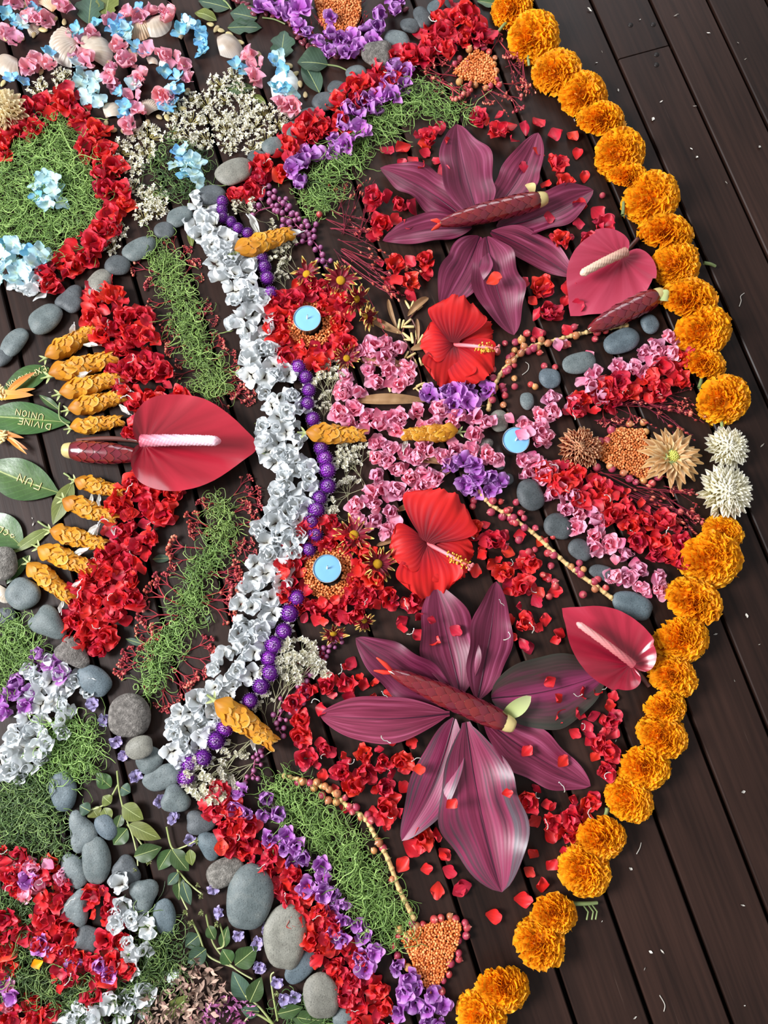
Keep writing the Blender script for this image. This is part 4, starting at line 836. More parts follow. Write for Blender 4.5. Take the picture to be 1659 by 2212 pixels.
threads(('poly', [(-20, 1350), (40, 1346), (92, 1382), (76, 1420), (40, 1470), (-20, 1490)]), 5.2, 60, 'green threads at the picture edge above violet and white petals', THREAD, .014, 8)
threads(('poly', [(122, 1560), (190, 1565), (212, 1610), (205, 1660), (170, 1680), (120, 1690), (90, 1650)]), 5.0, 56, 'round patch of green threads beside the white petals', THREAD, .014, 9)
threads(('poly', [(-20, 1700), (40, 1690), (90, 1672), (125, 1690), (112, 1740), (125, 1800), (140, 1850), (90, 1862), (40, 1830), (-20, 1820)]), 5.4, 60, 'bed of dark green threads beside the dented pebble', THREAD_D, .012, 10)
threads(('band', [(610, 1700, 44), (650, 1745, 62), (700, 1795, 62), (745, 1845, 62), (785, 1905, 66), (820, 1965, 64), (850, 2005, 50)]), 5.0, 58, 'diagonal band of green threads beside violet petals, lower', THREAD, .014, 11)
threads(('band', [(318, 1985, 50), (352, 2040, 66), (340, 2090, 70), (290, 2130, 66), (220, 2150, 66), (140, 2140, 60), (70, 2120, 64), (20, 2090, 60)]), 5.6, 60, 'curved bed of green threads around the lowest red petals', THREAD_D, .012, 12)
threads(('poly', [(-20, 1920), (30, 1930), (80, 1955), (105, 1985), (70, 2040), (40, 2075), (-20, 2100)]), 6.0, 58, 'dark green threads between two red clusters at the picture edge', THREAD_D, .011, 13)
threads(('ring', 388, 375, 14, 62), 6.6, 50, 'loose ring of green threads around the upper pale blue floret cluster', THREAD_D, .010, 14)
threads(('band', [(636, 2195, 50), (690, 2215, 40), (735, 2190, 24)]), 6.5, 44, 'few green threads at the bottom frame edge', THREAD_D, .008, 15)
threads(('band', [(690, 2170, 8), (660, 2205, 14), (590, 2200, 10)]), 8, 50, 'thin green strands crossing the bottom stones', THREAD_D, .006, 16)

# ------------------------------------------------------------------ ruffled petals: red, pink, violet, white
REDB = [blossom('red_blossom', RED, n, 20 + i, L=(.34, .54), el=(8, 72)) for i, n in enumerate((9, 10, 8, 11, 9, 10, 8))]
REDP = [single('red_petal', RED, 40 + i) for i in range(6)]
PINKB = [blossom('pink_blossom', PINK, n, 60 + i, L=(.30, .5), el=(8, 75)) for i, n in enumerate((9, 8, 10, 9, 8))]
PINKP = [single('pink_petal', PINK, 70 + i) for i in range(4)]
VIOB = [blossom('violet_blossom', VIOLET, n, 80 + i, L=(.3, .52), el=(8, 75)) for i, n in enumerate((8, 9, 7, 9, 8))]
WHB = [blossom('white_blossom', WHITE, n, 100 + i, L=(.32, .52), el=(5, 62), ruf=.09) for i, n in enumerate((6, 7, 8, 6, 7))]
B = 'band'; Y = 'poly'
RINGS = [(664, 691, 34), (707, 1229, 38), (345, 960, 50), (400, 958, 84), (460, 958, 66), (1318, 580, 70), (1285, 620, 56), (1305, 1380, 70), (1260, 1340, 36)]
RB = [  # region, spacing, label, group
 ((B, [(212, 640, 56), (235, 680, 84), (275, 720, 110), (285, 770, 100), (305, 815, 110), (335, 860, 110), (312, 905, 60), (300, 930, 40)]), 26, 'ruffled red blossom in the long band above the large anthurium'),
 ((B, [(318, 1010, 40), (340, 1045, 110), (322, 1090, 120), (285, 1130, 110), (280, 1180, 90), (265, 1220, 100), (230, 1260, 110), (215, 1300, 140), (195, 1340, 120), (212, 1378, 60)]), 26, 'ruffled red blossom in the long band below the large anthurium'),
 ((B, [(-10, 335, 50), (12, 295, 50), (55, 262, 46), (95, 240, 40), (150, 212, 40), (175, 240, 40), (205, 295, 44), (222, 345, 44), (238, 400, 40), (256, 440, 44), (240, 478, 40), (210, 512, 40), (190, 545, 44), (150, 565, 44), (108, 608, 54)]), 24, 'ruffled red blossom in the ring around the large green thread bed'),
 ((B, [(880, 128, 50), (830, 165, 44), (775, 200, 54), (722, 250, 44), (676, 268, 44), (655, 305, 50), (618, 335, 46), (578, 368, 50), (545, 405, 50), (515, 425, 24)]), 25, 'ruffled red blossom in the upper diagonal band beside the pebble line'),
 ((Y, [(960, 14), (1035, 22), (1048, 80), (985, 96), (935, 138), (895, 128), (905, 70)]), 25, 'ruffled red blossom in the top cluster beside the marigold arc'),
 (('ring', 668, 704, 48, 92, .98), 26, 'ruffled red blossom in the ring around the upper tea light'),
 (('ring', 708, 1236, 56, 108, 1.0), 27, 'ruffled red blossom in the ring around the lower tea light'),
 ((B, [(1478, 780, 40), (1435, 815, 60), (1380, 838, 56), (1330, 838, 40), (1290, 868, 50), (1240, 880, 40)]), 25, 'ruffled red blossom in the upper arm of the triangle by the arc'),
 ((B, [(1180, 1020, 40), (1215, 1035, 60), (1265, 1060, 60), (1330, 1088, 56), (1385, 1130, 60), (1430, 1165, 80), (1462, 1195, 50)]), 25, 'ruffled red blossom in the lower arm of the triangle by the arc'),
 ((B, [(462, 1722, 44), (492, 1775, 50), (520, 1810, 76), (585, 1870, 60), (640, 1930, 64), (690, 1985, 70), (715, 2050, 80), (752, 2105, 90), (790, 2160, 90), (810, 2210, 80)]), 28, 'ruffled red blossom in the lower diagonal band beside the stones'),
 ((B, [(10, 1850, 50), (50, 1885, 80), (110, 1895, 70), (125, 1945, 70), (110, 2000, 80), (140, 2060, 60), (155, 2100, 70)]), 29, 'ruffled red blossom in the bed beside the lower pebble cluster'),
 ((Y, [(0, 1975), (45, 1985), (52, 2030), (20, 2060), (40, 2085), (0, 2095)]), 28, 'ruffled red blossom at the picture edge among dark green threads'),
 ((B, [(210, 1940, 50), (240, 1965, 50), (252, 2010, 50), (245, 2045, 40), (210, 2060, 40), (265, 2090, 40), (200, 2145, 40)]), 28, 'ruffled red blossom beside the white petals in the lower cluster'),
 ((B, [(52, 2180, 60), (90, 2200, 60), (5, 2190, 40)]), 30, 'ruffled red blossom at the bottom corner of the frame'),
 ((Y, [(850, 338), (885, 345), (900, 300), (970, 285), (972, 330), (965, 388), (925, 392), (860, 365)]), 28, 'ruffled red blossom beside the tallest upper cordyline leaf'),
 ((B, [(812, 425, 40), (840, 462, 60), (885, 470, 40), (870, 500, 30)]), 27, 'ruffled red blossom between bare twigs and the upper cordyline leaf'),
 ((B, [(855, 555, 50), (910, 565, 60), (925, 595, 50), (860, 605, 40), (905, 640, 30)]), 27, 'ruffled red blossom above the brown pods'),
 ((Y, [(1125, 350), (1160, 310), (1215, 360), (1225, 405), (1160, 425), (1130, 395)]), 27, 'ruffled red blossom beneath the pointed cordyline leaf by the arc'),
 ((B, [(1030, 270, 36), (1075, 265, 30), (1090, 300, 40), (1140, 300, 26)]), 28, 'ruffled red blossom between the two upright cordyline leaves and the twigs'),
 ((B, [(1185, 500, 50), (1230, 480, 70), (1285, 470, 60), (1270, 510, 50)]), 27, 'ruffled red blossom above the pale anthurium'),
 ((B, [(1120, 600, 40), (1150, 640, 70), (1190, 670, 80), (1230, 640, 50), (1160, 690, 40)]), 28, 'ruffled red blossom between the long cordyline leaf and the pale anthurium'),
 ((B, [(1030, 1150, 50), (1070, 1200, 50), (1090, 1240, 60), (1110, 1290, 70), (1150, 1320, 60), (1120, 1370, 60), (1145, 1200, 40)]), 34, 'ruffled red blossom between the lower hibiscus and the cupped anthurium'),
 ((B, [(800, 1290, 40), (870, 1310, 50), (890, 1345, 50), (920, 1385, 30)]), 31, 'ruffled red blossom between the lower tea light ring and the cordyline leaf'),
 ((B, [(650, 1530, 60), (690, 1510, 50), (740, 1470, 60), (790, 1475, 60), (830, 1500, 30)]), 27, 'ruffled red blossom above the level cordyline leaf'),
 ((B, [(665, 1590, 40), (685, 1630, 60), (725, 1650, 50), (775, 1690, 60)]), 29, 'ruffled red blossom below the level cordyline leaf'),
 ((B, [(800, 1640, 60), (850, 1620, 60), (890, 1600, 40), (860, 1670, 60), (830, 1710, 60), (840, 1770, 40)]), 29, 'ruffled red blossom between the level leaf and the dark-tipped leaf'),
 ((B, [(1170, 1545, 40), (1240, 1530, 80), (1300, 1510, 50), (1290, 1570, 60), (1300, 1620, 40), (1310, 1660, 30)]), 27, 'ruffled red blossom below the dark green cordyline leaf'),
 ((B, [(1155, 1720, 40), (1180, 1760, 50), (1225, 1720, 50), (1260, 1750, 40), (1220, 1790, 40), (1290, 1740, 36)]), 29, 'ruffled red blossom between the largest leaf and the marigold arc'),
 ((B, [(920, 1790, 40), (945, 1830, 40), (935, 1750, 34), (1000, 1770, 30)]), 31, 'ruffled red blossom near the tip of the dark-tipped leaf')]
BLOBS = 0
REDLIT = []
for i_, (reg, sp, lab) in enumerate(RB):
    pts = [q for q in fill(reg, sp * (1.2 if i_ < 14 else 1.36), avoid=RINGS) if top(at(*q)) == 0]; BLOBS += len(pts)
    scatter('red_blossom', REDB, pts, (48, 64), lab, 'blossom', lab.replace('ruffled red blossom', 'red blossoms'), (.0, .006), .3)
    REDLIT += fill(reg, 15 if i_ < 14 else 30, avoid=RINGS)
print('red blossoms', BLOBS)
b_ = MB()
for (x, y) in REDLIT:
    l = U(22, 34) * mpp(x, y); P = petal(l, l * U(.7, 1.1), 5, 5, .65, U(-.1, .5), U(0, .4), U(.03, .15), 1.5, U(0, 6)); P[..., 0] -= l / 2
    p = at(x, y, .003); P = xf(P, rot(U(-.7, .7), U(-.7, .7), U(0, 6.28)), (p.x, p.y, U(.002, .014))); P[..., 2] = np.maximum(P[..., 2], .0008); b_.grid(P, r=U(0, 1))
tag(link('loose_red_petals', b_.mesh('loose_red_petals', [RED])), 'countless loose red petals filling the red bands under the ruffled blossoms', 'petals', None, 'stuff')
SING = [  # loose single red petals: scattered regions
 ((Y, [(1020, 240), (1240, 270), (1290, 400), (1230, 420), (1170, 300), (1050, 300)]), 34, 'loose red petal scattered between the upper cordyline star and the marigold arc'),
 ((Y, [(830, 320), (960, 270), (970, 330), (880, 400)]), 30, 'loose red petal scattered beside the upper diagonal thread band'),
 ((Y, [(790, 430), (920, 500), (940, 650), (840, 640), (800, 530)]), 36, 'loose red petal scattered around the bare red twigs'),
 ((Y, [(1060, 590), (1250, 600), (1230, 720), (1120, 730)]), 34, 'loose red petal scattered beneath the pale anthurium'),
 ((Y, [(1010, 1120), (1190, 1170), (1220, 1400), (1090, 1400), (1030, 1260)]), 34, 'loose red petal scattered between the lower hibiscus and cupped anthurium'),
 ((Y, [(640, 1420), (850, 1410), (880, 1560), (640, 1560)]), 36, 'loose red petal scattered above the level cordyline leaf'),
 ((Y, [(640, 1590), (960, 1590), (880, 1800), (720, 1740)]), 34, 'loose red petal scattered below the level cordyline leaf'),
 ((Y, [(1170, 1500), (1330, 1470), (1330, 1690), (1260, 1640)]), 28, 'loose red petal scattered beneath the dark green leaf by the arc'),
 ((Y, [(1140, 1690), (1310, 1700), (1290, 1780), (1180, 1930), (1110, 1920), (1150, 1820)]), 36, 'loose red petal scattered between the largest leaf and the arc'),
 ((Y, [(860, 1700), (1000, 1680), (1020, 1860), (990, 1960), (880, 1850)]), 38, 'loose red petal scattered near the largest cordyline leaf'),
 ((Y, [(760, 1280), (920, 1290), (920, 1400), (790, 1380)]), 34, 'loose red petal scattered below the lower tea light ring'),
 ((Y, [(200, 560), (260, 610), (200, 680), (190, 600)]), 34, 'loose red petal at the top of the long red band')]
for reg, sp, lab in SING: scatter('red_petal', REDP, [q for q in fill(reg, sp, avoid=RINGS) if top(at(*q)) == 0], (22, 36), lab, 'petal', lab.replace('loose red petal', 'loose red petals').replace('s scattered', 's'), (.001, .004), .25, .1)
scatter('red_petal', REDP, [(1066, 1978), (945, 1925), (1000, 1915), (1130, 1942), (870, 1868), (972, 1882), (890, 1830)], (34, 48), 'single red petal lying on the bare boards above the lower lentil triangle', 'petal', 'red petals on bare boards', (.001, .003), .2, .1)
scatter('red_petal', REDP, [(1200, 1382), (1188, 1472), (1216, 1644), (1138, 1622), (1096, 1712), (975, 1735), (905, 1660), (985, 1362), (932, 1340), (1068, 605)], (20, 34), 'small red petal lying on a maroon cordyline leaf', 'petal', 'red petals on cordyline leaves', (.002, .005), .2, .1)
scatter('red_petal', REDP, [(684, 2075), (478, 1830)], (34, 38), 'red petal lying on a blue-grey pebble beside the lower red band', 'petal', 'red petals on pebbles', (.018, .022), .2, .1)
PB = [((B, [(1452, 740, 44), (1410, 760, 40), (1385, 790, 36), (1335, 800, 44), (1300, 830, 50), (1255, 850, 50), (1215, 862, 40), (1190, 890, 60), (1170, 920, 60), (1145, 915, 26)]), 27, 'ruffled pink blossom in the upper arm of the triangle by the arc'),
 ((B, [(1150, 960, 44), (1165, 1000, 50), (1140, 1005, 40), (1190, 1060, 40), (1225, 1085, 56), (1262, 1130, 60), (1300, 1160, 60), (1335, 1200, 60), (1375, 1240, 60), (1420, 1275, 44), (1330, 1245, 30)]), 27, 'ruffled pink blossom in the lower arm of the triangle by the arc'),
 ((B, [(790, 755, 36), (830, 748, 50), (860, 760, 40)]), 27, 'ruffled pink blossom between the brown pods and upper tea light ring'),
 ((B, [(760, 830, 50), (790, 830, 60), (840, 812, 50), (880, 805, 36)]), 27, 'ruffled pink blossom between two brown pods'),
 ((B, [(740, 865, 50), (780, 900, 56), (830, 915, 50), (870, 905, 44), (940, 900, 50), (990, 910, 40), (1040, 900, 40), (1030, 940, 40)]), 27, 'ruffled pink blossom above the centre golden spikes'),
 ((B, [(820, 960, 56), (840, 1000, 60), (880, 1010, 80), (920, 1030, 60), (830, 1050, 80), (800, 1100, 80), (830, 1140, 60), (770, 1085, 40)]), 27, 'ruffled pink blossom above the lower hibiscus'),
 ((B, [(900, 975, 40), (950, 965, 44), (1000, 975, 30), (1060, 990, 24), (1090, 1000, 24)]), 27, 'ruffled pink blossom below the golden spike near the tea light'),
 ((B, [(20, 1880, 30), (130, 1880, 34), (60, 1915, 40)]), 30, 'ruffled pink blossom mixed in the red bed beside the lower pebble cluster'),
 ((B, [(15, 2160, 30), (30, 2130, 30)]), 30, 'pink blossom at the picture edge near the bottom corner')]
PINKN = 0
for reg, sp, lab in PB:
    pts = fill(reg, sp * .98, avoid=[(1113, 953, 34)]); PINKN += len(pts)
    scatter('pink_blossom', PINKB, pts, (44, 58), lab, 'blossom', lab.replace('ruffled ', '').replace('blossom', 'blossoms'), (0, .006), .3)
    scatter('pink_petal', PINKP, fill(reg, sp * 1.25, avoid=[(1113, 953, 34)]), (24, 36), lab.replace('ruffled pink blossom', 'loose pink petal').replace('pink blossom', 'loose pink petal'), 'petal', 'loose pink petals ' + lab.split('blossom ')[1], (.002, .016), .6, .1)
scatter('pink_petal', PINKP, [(1128, 938), (1142, 932)], (30, 34), 'pale pink petal lying on the rim of the small tea light', 'petal', 'pink petals on the tea light', (.02, .022), .2, .1)
scatter('pink_petal', PINKP, [(1274, 765), (1205, 745), (1216, 742), (1100, 905)], (22, 28), 'single pink petal among loose berries and pebbles', 'petal', 'pink petals by the pebbles', (.004, .018), .2, .1)
VB = [((B, [(655, 50, 30), (668, 75, 36), (690, 92, 36), (730, 98, 34), (768, 92, 36), (800, 65, 50), (820, 40, 60), (845, 30, 34), (838, 5, 50)]), 26, 'violet blossom in the ring around the top lentil heap'),
 ((B, [(560, 5, 36), (600, 15, 50), (640, 4, 24)]), 27, 'magenta violet blossom above the dark bean row at the top'),
 ((B, [(868, 168, 50), (835, 205, 50), (790, 225, 44), (755, 255, 44), (770, 280, 36), (725, 310, 36), (690, 335, 46), (650, 350, 40), (640, 385, 40), (655, 400, 24)]), 27, 'violet blossom in the upper diagonal band beside the green threads'),
 ((B, [(538, 1735, 66), (575, 1770, 56), (605, 1805, 56), (640, 1870, 52), (680, 1895, 60), (715, 1955, 56), (740, 1995, 56), (785, 2030, 60), (810, 2075, 60), (860, 2110, 50), (870, 2130, 30)]), 29, 'violet blossom in the lower diagonal band beside the green threads'),
 ((B, [(880, 2165, 60), (915, 2150, 40), (950, 2185, 50), (905, 2200, 40)]), 29, 'violet blossom below the lower lentil triangle'),
 ((B, [(945, 845, 40), (985, 852, 44), (1015, 850, 36), (1048, 838, 24)]), 27, 'violet blossom below the upper hibiscus'),
 ((B, [(985, 1005, 46), (1010, 1030, 60), (1045, 1030, 60), (1075, 1045, 36)]), 27, 'violet blossom between the lower hibiscus and the small tea light'),
 ((B, [(70, 1425, 36), (95, 1435, 40), (125, 1455, 30)]), 27, 'violet blossom at the top of the lower white petal patch'),
 ((B, [(45, 1485, 40), (48, 1505, 44)]), 27, 'violet blossom beside the lower white petal patch'),
 ((B, [(5, 1510, 36), (12, 1540, 40), (28, 1530, 30)]), 27, 'violet blossom at the picture edge beside white petals'),
 ((B, [(92, 2045, 44), (110, 2055, 30)]), 28, 'violet petal cluster among red petals by the squarish pebble'), ((B, [(155, 2070, 26), (157, 2080, 30)]), 28, 'violet petal cluster on the red bed below the squarish pebble'), ((B, [(215, 2095, 30), (218, 2105, 34)]), 28, 'violet petal cluster beside the white petals near the bottom'),
 ((B, [(50, 1900, 24), (65, 1905, 30)]), 28, 'lilac petal cluster in the red bed by the picture edge'), ((B, [(18, 2130, 36), (20, 2150, 30)]), 28, 'pale violet petal cluster at the picture edge near the bottom')]
for reg, sp, lab in VB:
    scatter('violet_blossom', VIOB, fill(reg, sp * .95) or [((bbox(reg)[0] + bbox(reg)[1]) / 2, (bbox(reg)[2] + bbox(reg)[3]) / 2)], (36, 46) if 'top lentil' in lab else (42, 56), lab, 'blossom', lab.replace('blossom', 'blossoms').replace('cluster', 'clusters'), (.002, .012), .35)
WB = [((B, [(438, 440, 44), (442, 480, 46), (462, 515, 60), (490, 550, 76), (515, 595, 84), (528, 640, 84), (545, 690, 70), (562, 740, 70), (580, 790, 84), (600, 835, 90), (618, 870, 70), (640, 885, 36)]), 27, 'crumpled white blossom in the white line above the large anthurium tip'),
 ((B, [(575, 920, 50), (600, 950, 76), (625, 985, 80), (645, 1030, 80), (635, 1075, 80), (620, 1120, 84), (600, 1165, 84), (590, 1210, 70), (572, 1250, 76), (555, 1295, 76), (545, 1345, 80)]), 27, 'crumpled white blossom in the white line beside the purple string'),
 ((B, [(535, 1385, 80), (515, 1425, 76), (500, 1460, 84), (470, 1500, 70), (440, 1520, 60), (425, 1560, 84), (405, 1595, 90), (395, 1620, 60)]), 27, 'crumpled white blossom at the lower end of the white line'),
 ((B, [(90, 1450, 50), (115, 1480, 60), (90, 1520, 70), (100, 1555, 90), (60, 1590, 90), (70, 1630, 70), (30, 1640, 70), (10, 1680, 50)]), 27, 'crumpled white blossom in the lower patch between violet petals and threads'),
 ((B, [(150, 1475, 30), (180, 1490, 40)]), 30, 'small loose white floret beside the lower white patch'),
 ((B, [(245, 1908, 26), (255, 1915, 30)]), 30, 'single white blossom on the pebble cluster above the red petals'),
 ((B, [(255, 1965, 50), (285, 1975, 50), (300, 2005, 44), (285, 2030, 50), (300, 2045, 40), (275, 2070, 46)]), 28, 'crumpled white blossom in the small curve beside the lower green threads'),
 ((B, [(140, 2195, 30), (190, 2195, 50), (240, 2190, 56), (290, 2165, 50)]), 29, 'crumpled cream-white blossom at the bottom frame edge'),
 ((B, [(38, 612, 30), (62, 625, 40), (82, 618, 30)]), 28, 'white blossom below the pale blue florets by the red ring')]
WN = 0
for reg, sp, lab in WB:
    pts = fill(reg, sp * .82); WN += len(pts)
    scatter('white_blossom', WHB, pts, (48, 64), lab, 'blossom', lab.replace('blossom', 'blossoms').replace('floret', 'florets'), (0, .010), .4)
print('pink', PINKN, 'white', WN)

# ------------------------------------------------------------------ purple globe amaranth strings
def globe(sd):
    r = np.random.default_rng(sd); b = MB(); b.ball((0, 0, .48), .40, .40, .40, 10, 14, .4); n = 95
    for i in range(n):
        z = 1 - 2 * (i + .5) / n; a = i * 2.39996; q = math.sqrt(1 - z * z); d = np.array([q * math.cos(a), q * math.sin(a), z])
        P = petal(.21, .10, 5, 4, .5, .0, .3, 0, 1, 0, .4)
        el = math.asin(max(-1, min(1, z))); P = xf(P, rot(0, -el, a) @ rot(0, -1.08, 0), d * .385 + np.array([0, 0, .48])); b.grid(P, r=r.uniform())
    return b.mesh('globe_head', [GLOBE])
GLM = [globe(k) for k in range(4)]
b_ = MB(); 
for k in range(3): b_.grid(xf(blade(.55, .24, 5, 3, .8, .7, .2), rot(0, -.25, k * .8 - .8), (.18, 0, .18)))
GCAL = b_.mesh('calyx_leaf', [CREAMF])
GS = [('upper string beside the white line', 24, [(480, 436), (479, 453), (481, 470), (499, 480), (514, 494), (535, 505)]), ('string above the upper tea light', 27, [(566, 556), (571, 577), (577, 601), (585, 634)]),
      ('string below the upper tea light', 30, [(644, 793), (660, 815), (667, 843), (664, 872), (676, 905)]), ('string below the centre golden spike', 33, [(694, 968), (702, 990), (707, 1016), (708, 1050), (690, 1076), (683, 1100), (673, 1127), (681, 1155), (667, 1187)]),
      ('string below the lower tea light', 36, [(641, 1292), (625, 1324), (613, 1363), (591, 1393), (581, 1421), (583, 1452), (564, 1481), (540, 1514)]), ('tail of the string by the pebbles', 36, [(486, 1572), (467, 1599), (438, 1637), (410, 1650), (403, 1679)])]
for nm, d, pts in GS:
    for i, (x, y) in enumerate(pts):
        s = d * mpp(x, y) * U(1.0, 1.18); p = at(x, y, s * .48); o = link('globe_amaranth', None, None, (p.x, p.y, 0), U(0, 6.28), s)
        h = link('flower_head', GLM[i % 4], o); link('calyx_leaf', GCAL, o, (0, 0, 0), U(0, 6))
        tag(o, 'purple globe amaranth, %s from the top, %s' % (ORD[i], nm), 'flower', 'purple globe amaranth heads')

FIL = []
for k in range(4):
    r = np.random.default_rng(70 + k); b_ = MB(); h = 0; x = y = 0.; pts_ = []
    for j in range(8): pts_.append((x - .4, y, .12 + .06 * math.sin(j))); h += r.normal() * .5 + .25; x += math.cos(h) / 7; y += math.sin(h) / 7
    b_.tube(pts_, np.linspace(.045, .03, 8), 4); b_.ball(pts_[-1], .07, nu=4, nv=6); FIL.append(b_.mesh('pale_filament', [WTUBE]))
for i_ in (0, 1, 3, 4, 7, 8, 9, 10, 21, 22, 23, 24, 25, 26, 27):
    pts_ = fill(RB[i_][0], 62, avoid=RINGS); scatter('pale_filament', FIL, pts_, (16, 30), 'pale curled stamen filament lying on the red petals', 'stamen', 'pale filaments', (.014, .022), .4, 0)

scatter('violet_blossom', VIOB, [(716, 34)], (40, 42), 'x', 'blossom', 'violet blossom on the lentil heap', (.008, .009), .2)
scatter('marigold_petal', [single('marigold_petal', MARI, 9)], [(78, 2083)], (28, 29), 'single orange petal lying on the red bed below the squarish pebble', 'petal', None, (.014, .015), .2)
# ------------------------------------------------------------------ red branching sprigs
def pair_meshes(f, n, seed, m1, m2, nm, **k):
    out = []
    for i in range(n):
        b, d = f(seed + i, **k); out.append((b.mesh(nm, [m1]), d.mesh('buds', [m2]) if d.n else None))
    return out
SPR = pair_meshes(sprig, 6, 200, TWIG, BUD, 'red_sprig')
BARE = pair_meshes(bare_sprig, 4, 220, WINE, BUD, 'bare_twig')
def put_pair(name, pm, a, c, label, cat, group, k=0, part='buds', z=.0, width=1.0):
    p, q = at(*a), at(*c); L = (q - p).length
    o = link(name, pm[k % len(pm)][0], None, (p.x, p.y, z), yaw(a[0], a[1], c[0] - a[0], c[1] - a[1]), (L, L * width, L))
    if pm[k % len(pm)][1]: link(part, pm[k % len(pm)][1], o)['kind'] = 'stuff'
    return tag(o, label, cat, group)
LS = [((345, 592), (272, 572)), ((360, 625), (300, 612)), ((372, 650), (312, 668)), ((378, 690), (322, 700)), ((372, 700), (356, 745)), ((405, 745), (340, 765)), ((420, 770), (368, 790)), ((420, 800), (372, 825)), ((425, 850), (400, 885))]
RS = [((380, 540), (365, 502)), ((390, 560), (420, 535)), ((400, 590), (440, 565)), ((405, 600), (448, 600)), ((420, 650), (468, 665)), ((430, 690), (478, 690)), ((445, 760), (500, 735)), ((460, 780), (520, 760)), ((475, 800), (530, 785)), ((470, 830), (540, 820)), ((465, 850), (545, 850)), ((470, 850), (500, 900)), ((520, 850), (548, 880))]
def more(lst):
    out = []
    for (a, c) in lst:
        out.append((a, (c[0] + U(-6, 6), c[1] + U(-6, 6))))
        if U(0, 1) < .6:
            dx, dy = c[0] - a[0], c[1] - a[1]; k = U(.75, 1.0); ang = U(.35, .7) * (1 if U(0, 1) < .5 else -1); out.append(((a[0] + U(-4, 4), a[1] + U(-8, 8)), (a[0] + k * (dx * math.cos(ang) - dy * math.sin(ang)), a[1] + k * (dx * math.sin(ang) + dy * math.cos(ang)))))
    return out
for i, (a, c) in enumerate(more(LS)): put_pair('red_sprig', SPR, a, c, 'branching red sprig with salmon buds between the long red band and the upper thread strip', 'sprig', 'red sprigs on the red side of the upper strip', i)
for i, (a, c) in enumerate(more(RS)): put_pair('red_sprig', SPR, a, c, 'branching red sprig with salmon buds between the upper thread strip and the white line', 'sprig', 'red sprigs on the white side of the upper strip', i + 2)
LL = [((455, 1105), (425, 1065)), ((480, 1090), (430, 1088)), ((470, 1150), (395, 1105)), ((455, 1160), (400, 1130)), ((440, 1185), (345, 1180)), ((420, 1205), (360, 1215)), ((400, 1250), (352, 1225)), ((395, 1290), (330, 1235)), ((400, 1310), (300, 1270)), ((385, 1330), (292, 1325)), ((345, 1375), (290, 1355)), ((330, 1425), (250, 1400)), ((320, 1440), (238, 1448)), ((330, 1420), (290, 1380)), ((340, 1480), (310, 1490))]
RL = [((505, 1070), (545, 1020)), ((510, 1080), (575, 1060)), ((500, 1110), (560, 1095)), ((510, 1130), (572, 1150)), ((505, 1170), (555, 1210)), ((490, 1165), (540, 1185)), ((455, 1235), (540, 1235)), ((450, 1240), (540, 1265)), ((440, 1290), (535, 1310)), ((435, 1300), (520, 1345)), ((400, 1410), (480, 1370)), ((395, 1418), (480, 1430)), ((370, 1440), (440, 1480)), ((360, 1460), (425, 1510)), ((350, 1490), (385, 1550)), ((358, 1480), (345, 1548)), ((440, 1400), (470, 1400))]
for i, (a, c) in enumerate(more(LL)): put_pair('red_sprig', SPR, a, c, 'branching red sprig with salmon buds between the lower red band and the lower thread strips', 'sprig', 'red sprigs on the red side of the lower strips', i + 1)
for i, (a, c) in enumerate(more(RL)): put_pair('red_sprig', SPR, a, c, 'branching red sprig with salmon buds between the lower thread strips and the white line', 'sprig', 'red sprigs on the white side of the lower strips', i + 3)
TW = [((728, 462), (770, 398)), ((740, 510), (780, 392)), ((710, 455), (812, 488)), ((702, 475), (790, 520)), ((712, 495), (832, 532)), ((730, 520), (832, 565)), ((735, 540), (890, 592)), ((735, 545), (880, 650)), ((738, 560), (848, 690)), ((722, 540), (752, 590)), ((775, 520), (802, 405))]
for i, (a, c) in enumerate(TW): put_pair('bare_twig', BARE, a, c, 'thin bare wine-red twigs fanning out below the upper thread band', 'twig', 'bare red twigs fan', i, 'buds', .002, .55)
T1 = [((1290, 872), (1400, 900)), ((1320, 880), (1480, 870)), ((1350, 860), (1500, 905)), ((1280, 910), (1380, 925)), ((1390, 870), (1490, 925)), ((1420, 850), (1505, 880)), ((1300, 900), (1340, 935))]
T2 = [((1290, 1020), (1450, 1085)), ((1300, 1035), (1480, 1120)), ((1330, 1060), (1500, 1150)), ((1370, 1050), (1510, 1100)), ((1380, 1100), (1515, 1160)), ((1420, 1060), (1520, 1140)), ((1360, 1120), (1480, 1150)), ((1430, 1050), (1500, 1080))]
for i, (a, c) in enumerate(T1): put_pair('bare_twig', BARE, a, c, 'wine-red twigs above the lentil triangle by the tan chrysanthemum', 'twig', 'red twigs over the triangle', i, 'buds', .003, .6)
for i, (a, c) in enumerate(T2): put_pair('bare_twig', BARE, a, c, 'wine-red twigs below the lentil triangle by the cream chrysanthemums', 'twig', 'red twigs under the triangle', i + 1, 'buds', .003, .5)
for i, (a, c) in enumerate([((1300, 885), (1300, 930)), ((1325, 880), (1330, 930)), ((1350, 875), (1370, 925)), ((1400, 870), (1430, 900)), ((1440, 860), (1480, 890)), ((1450, 1050), (1420, 1015)), ((1480, 1070), (1440, 1060)), ((1500, 1090), (1480, 1130)), ((1470, 1110), (1510, 1130)), ((1300, 1015), (1270, 1030))]):
    put_pair('red_sprig', SPR, a, c, 'short red sprig with buds among the twigs at the lentil triangle', 'sprig', 'red sprigs at the triangle', i, z=.006)
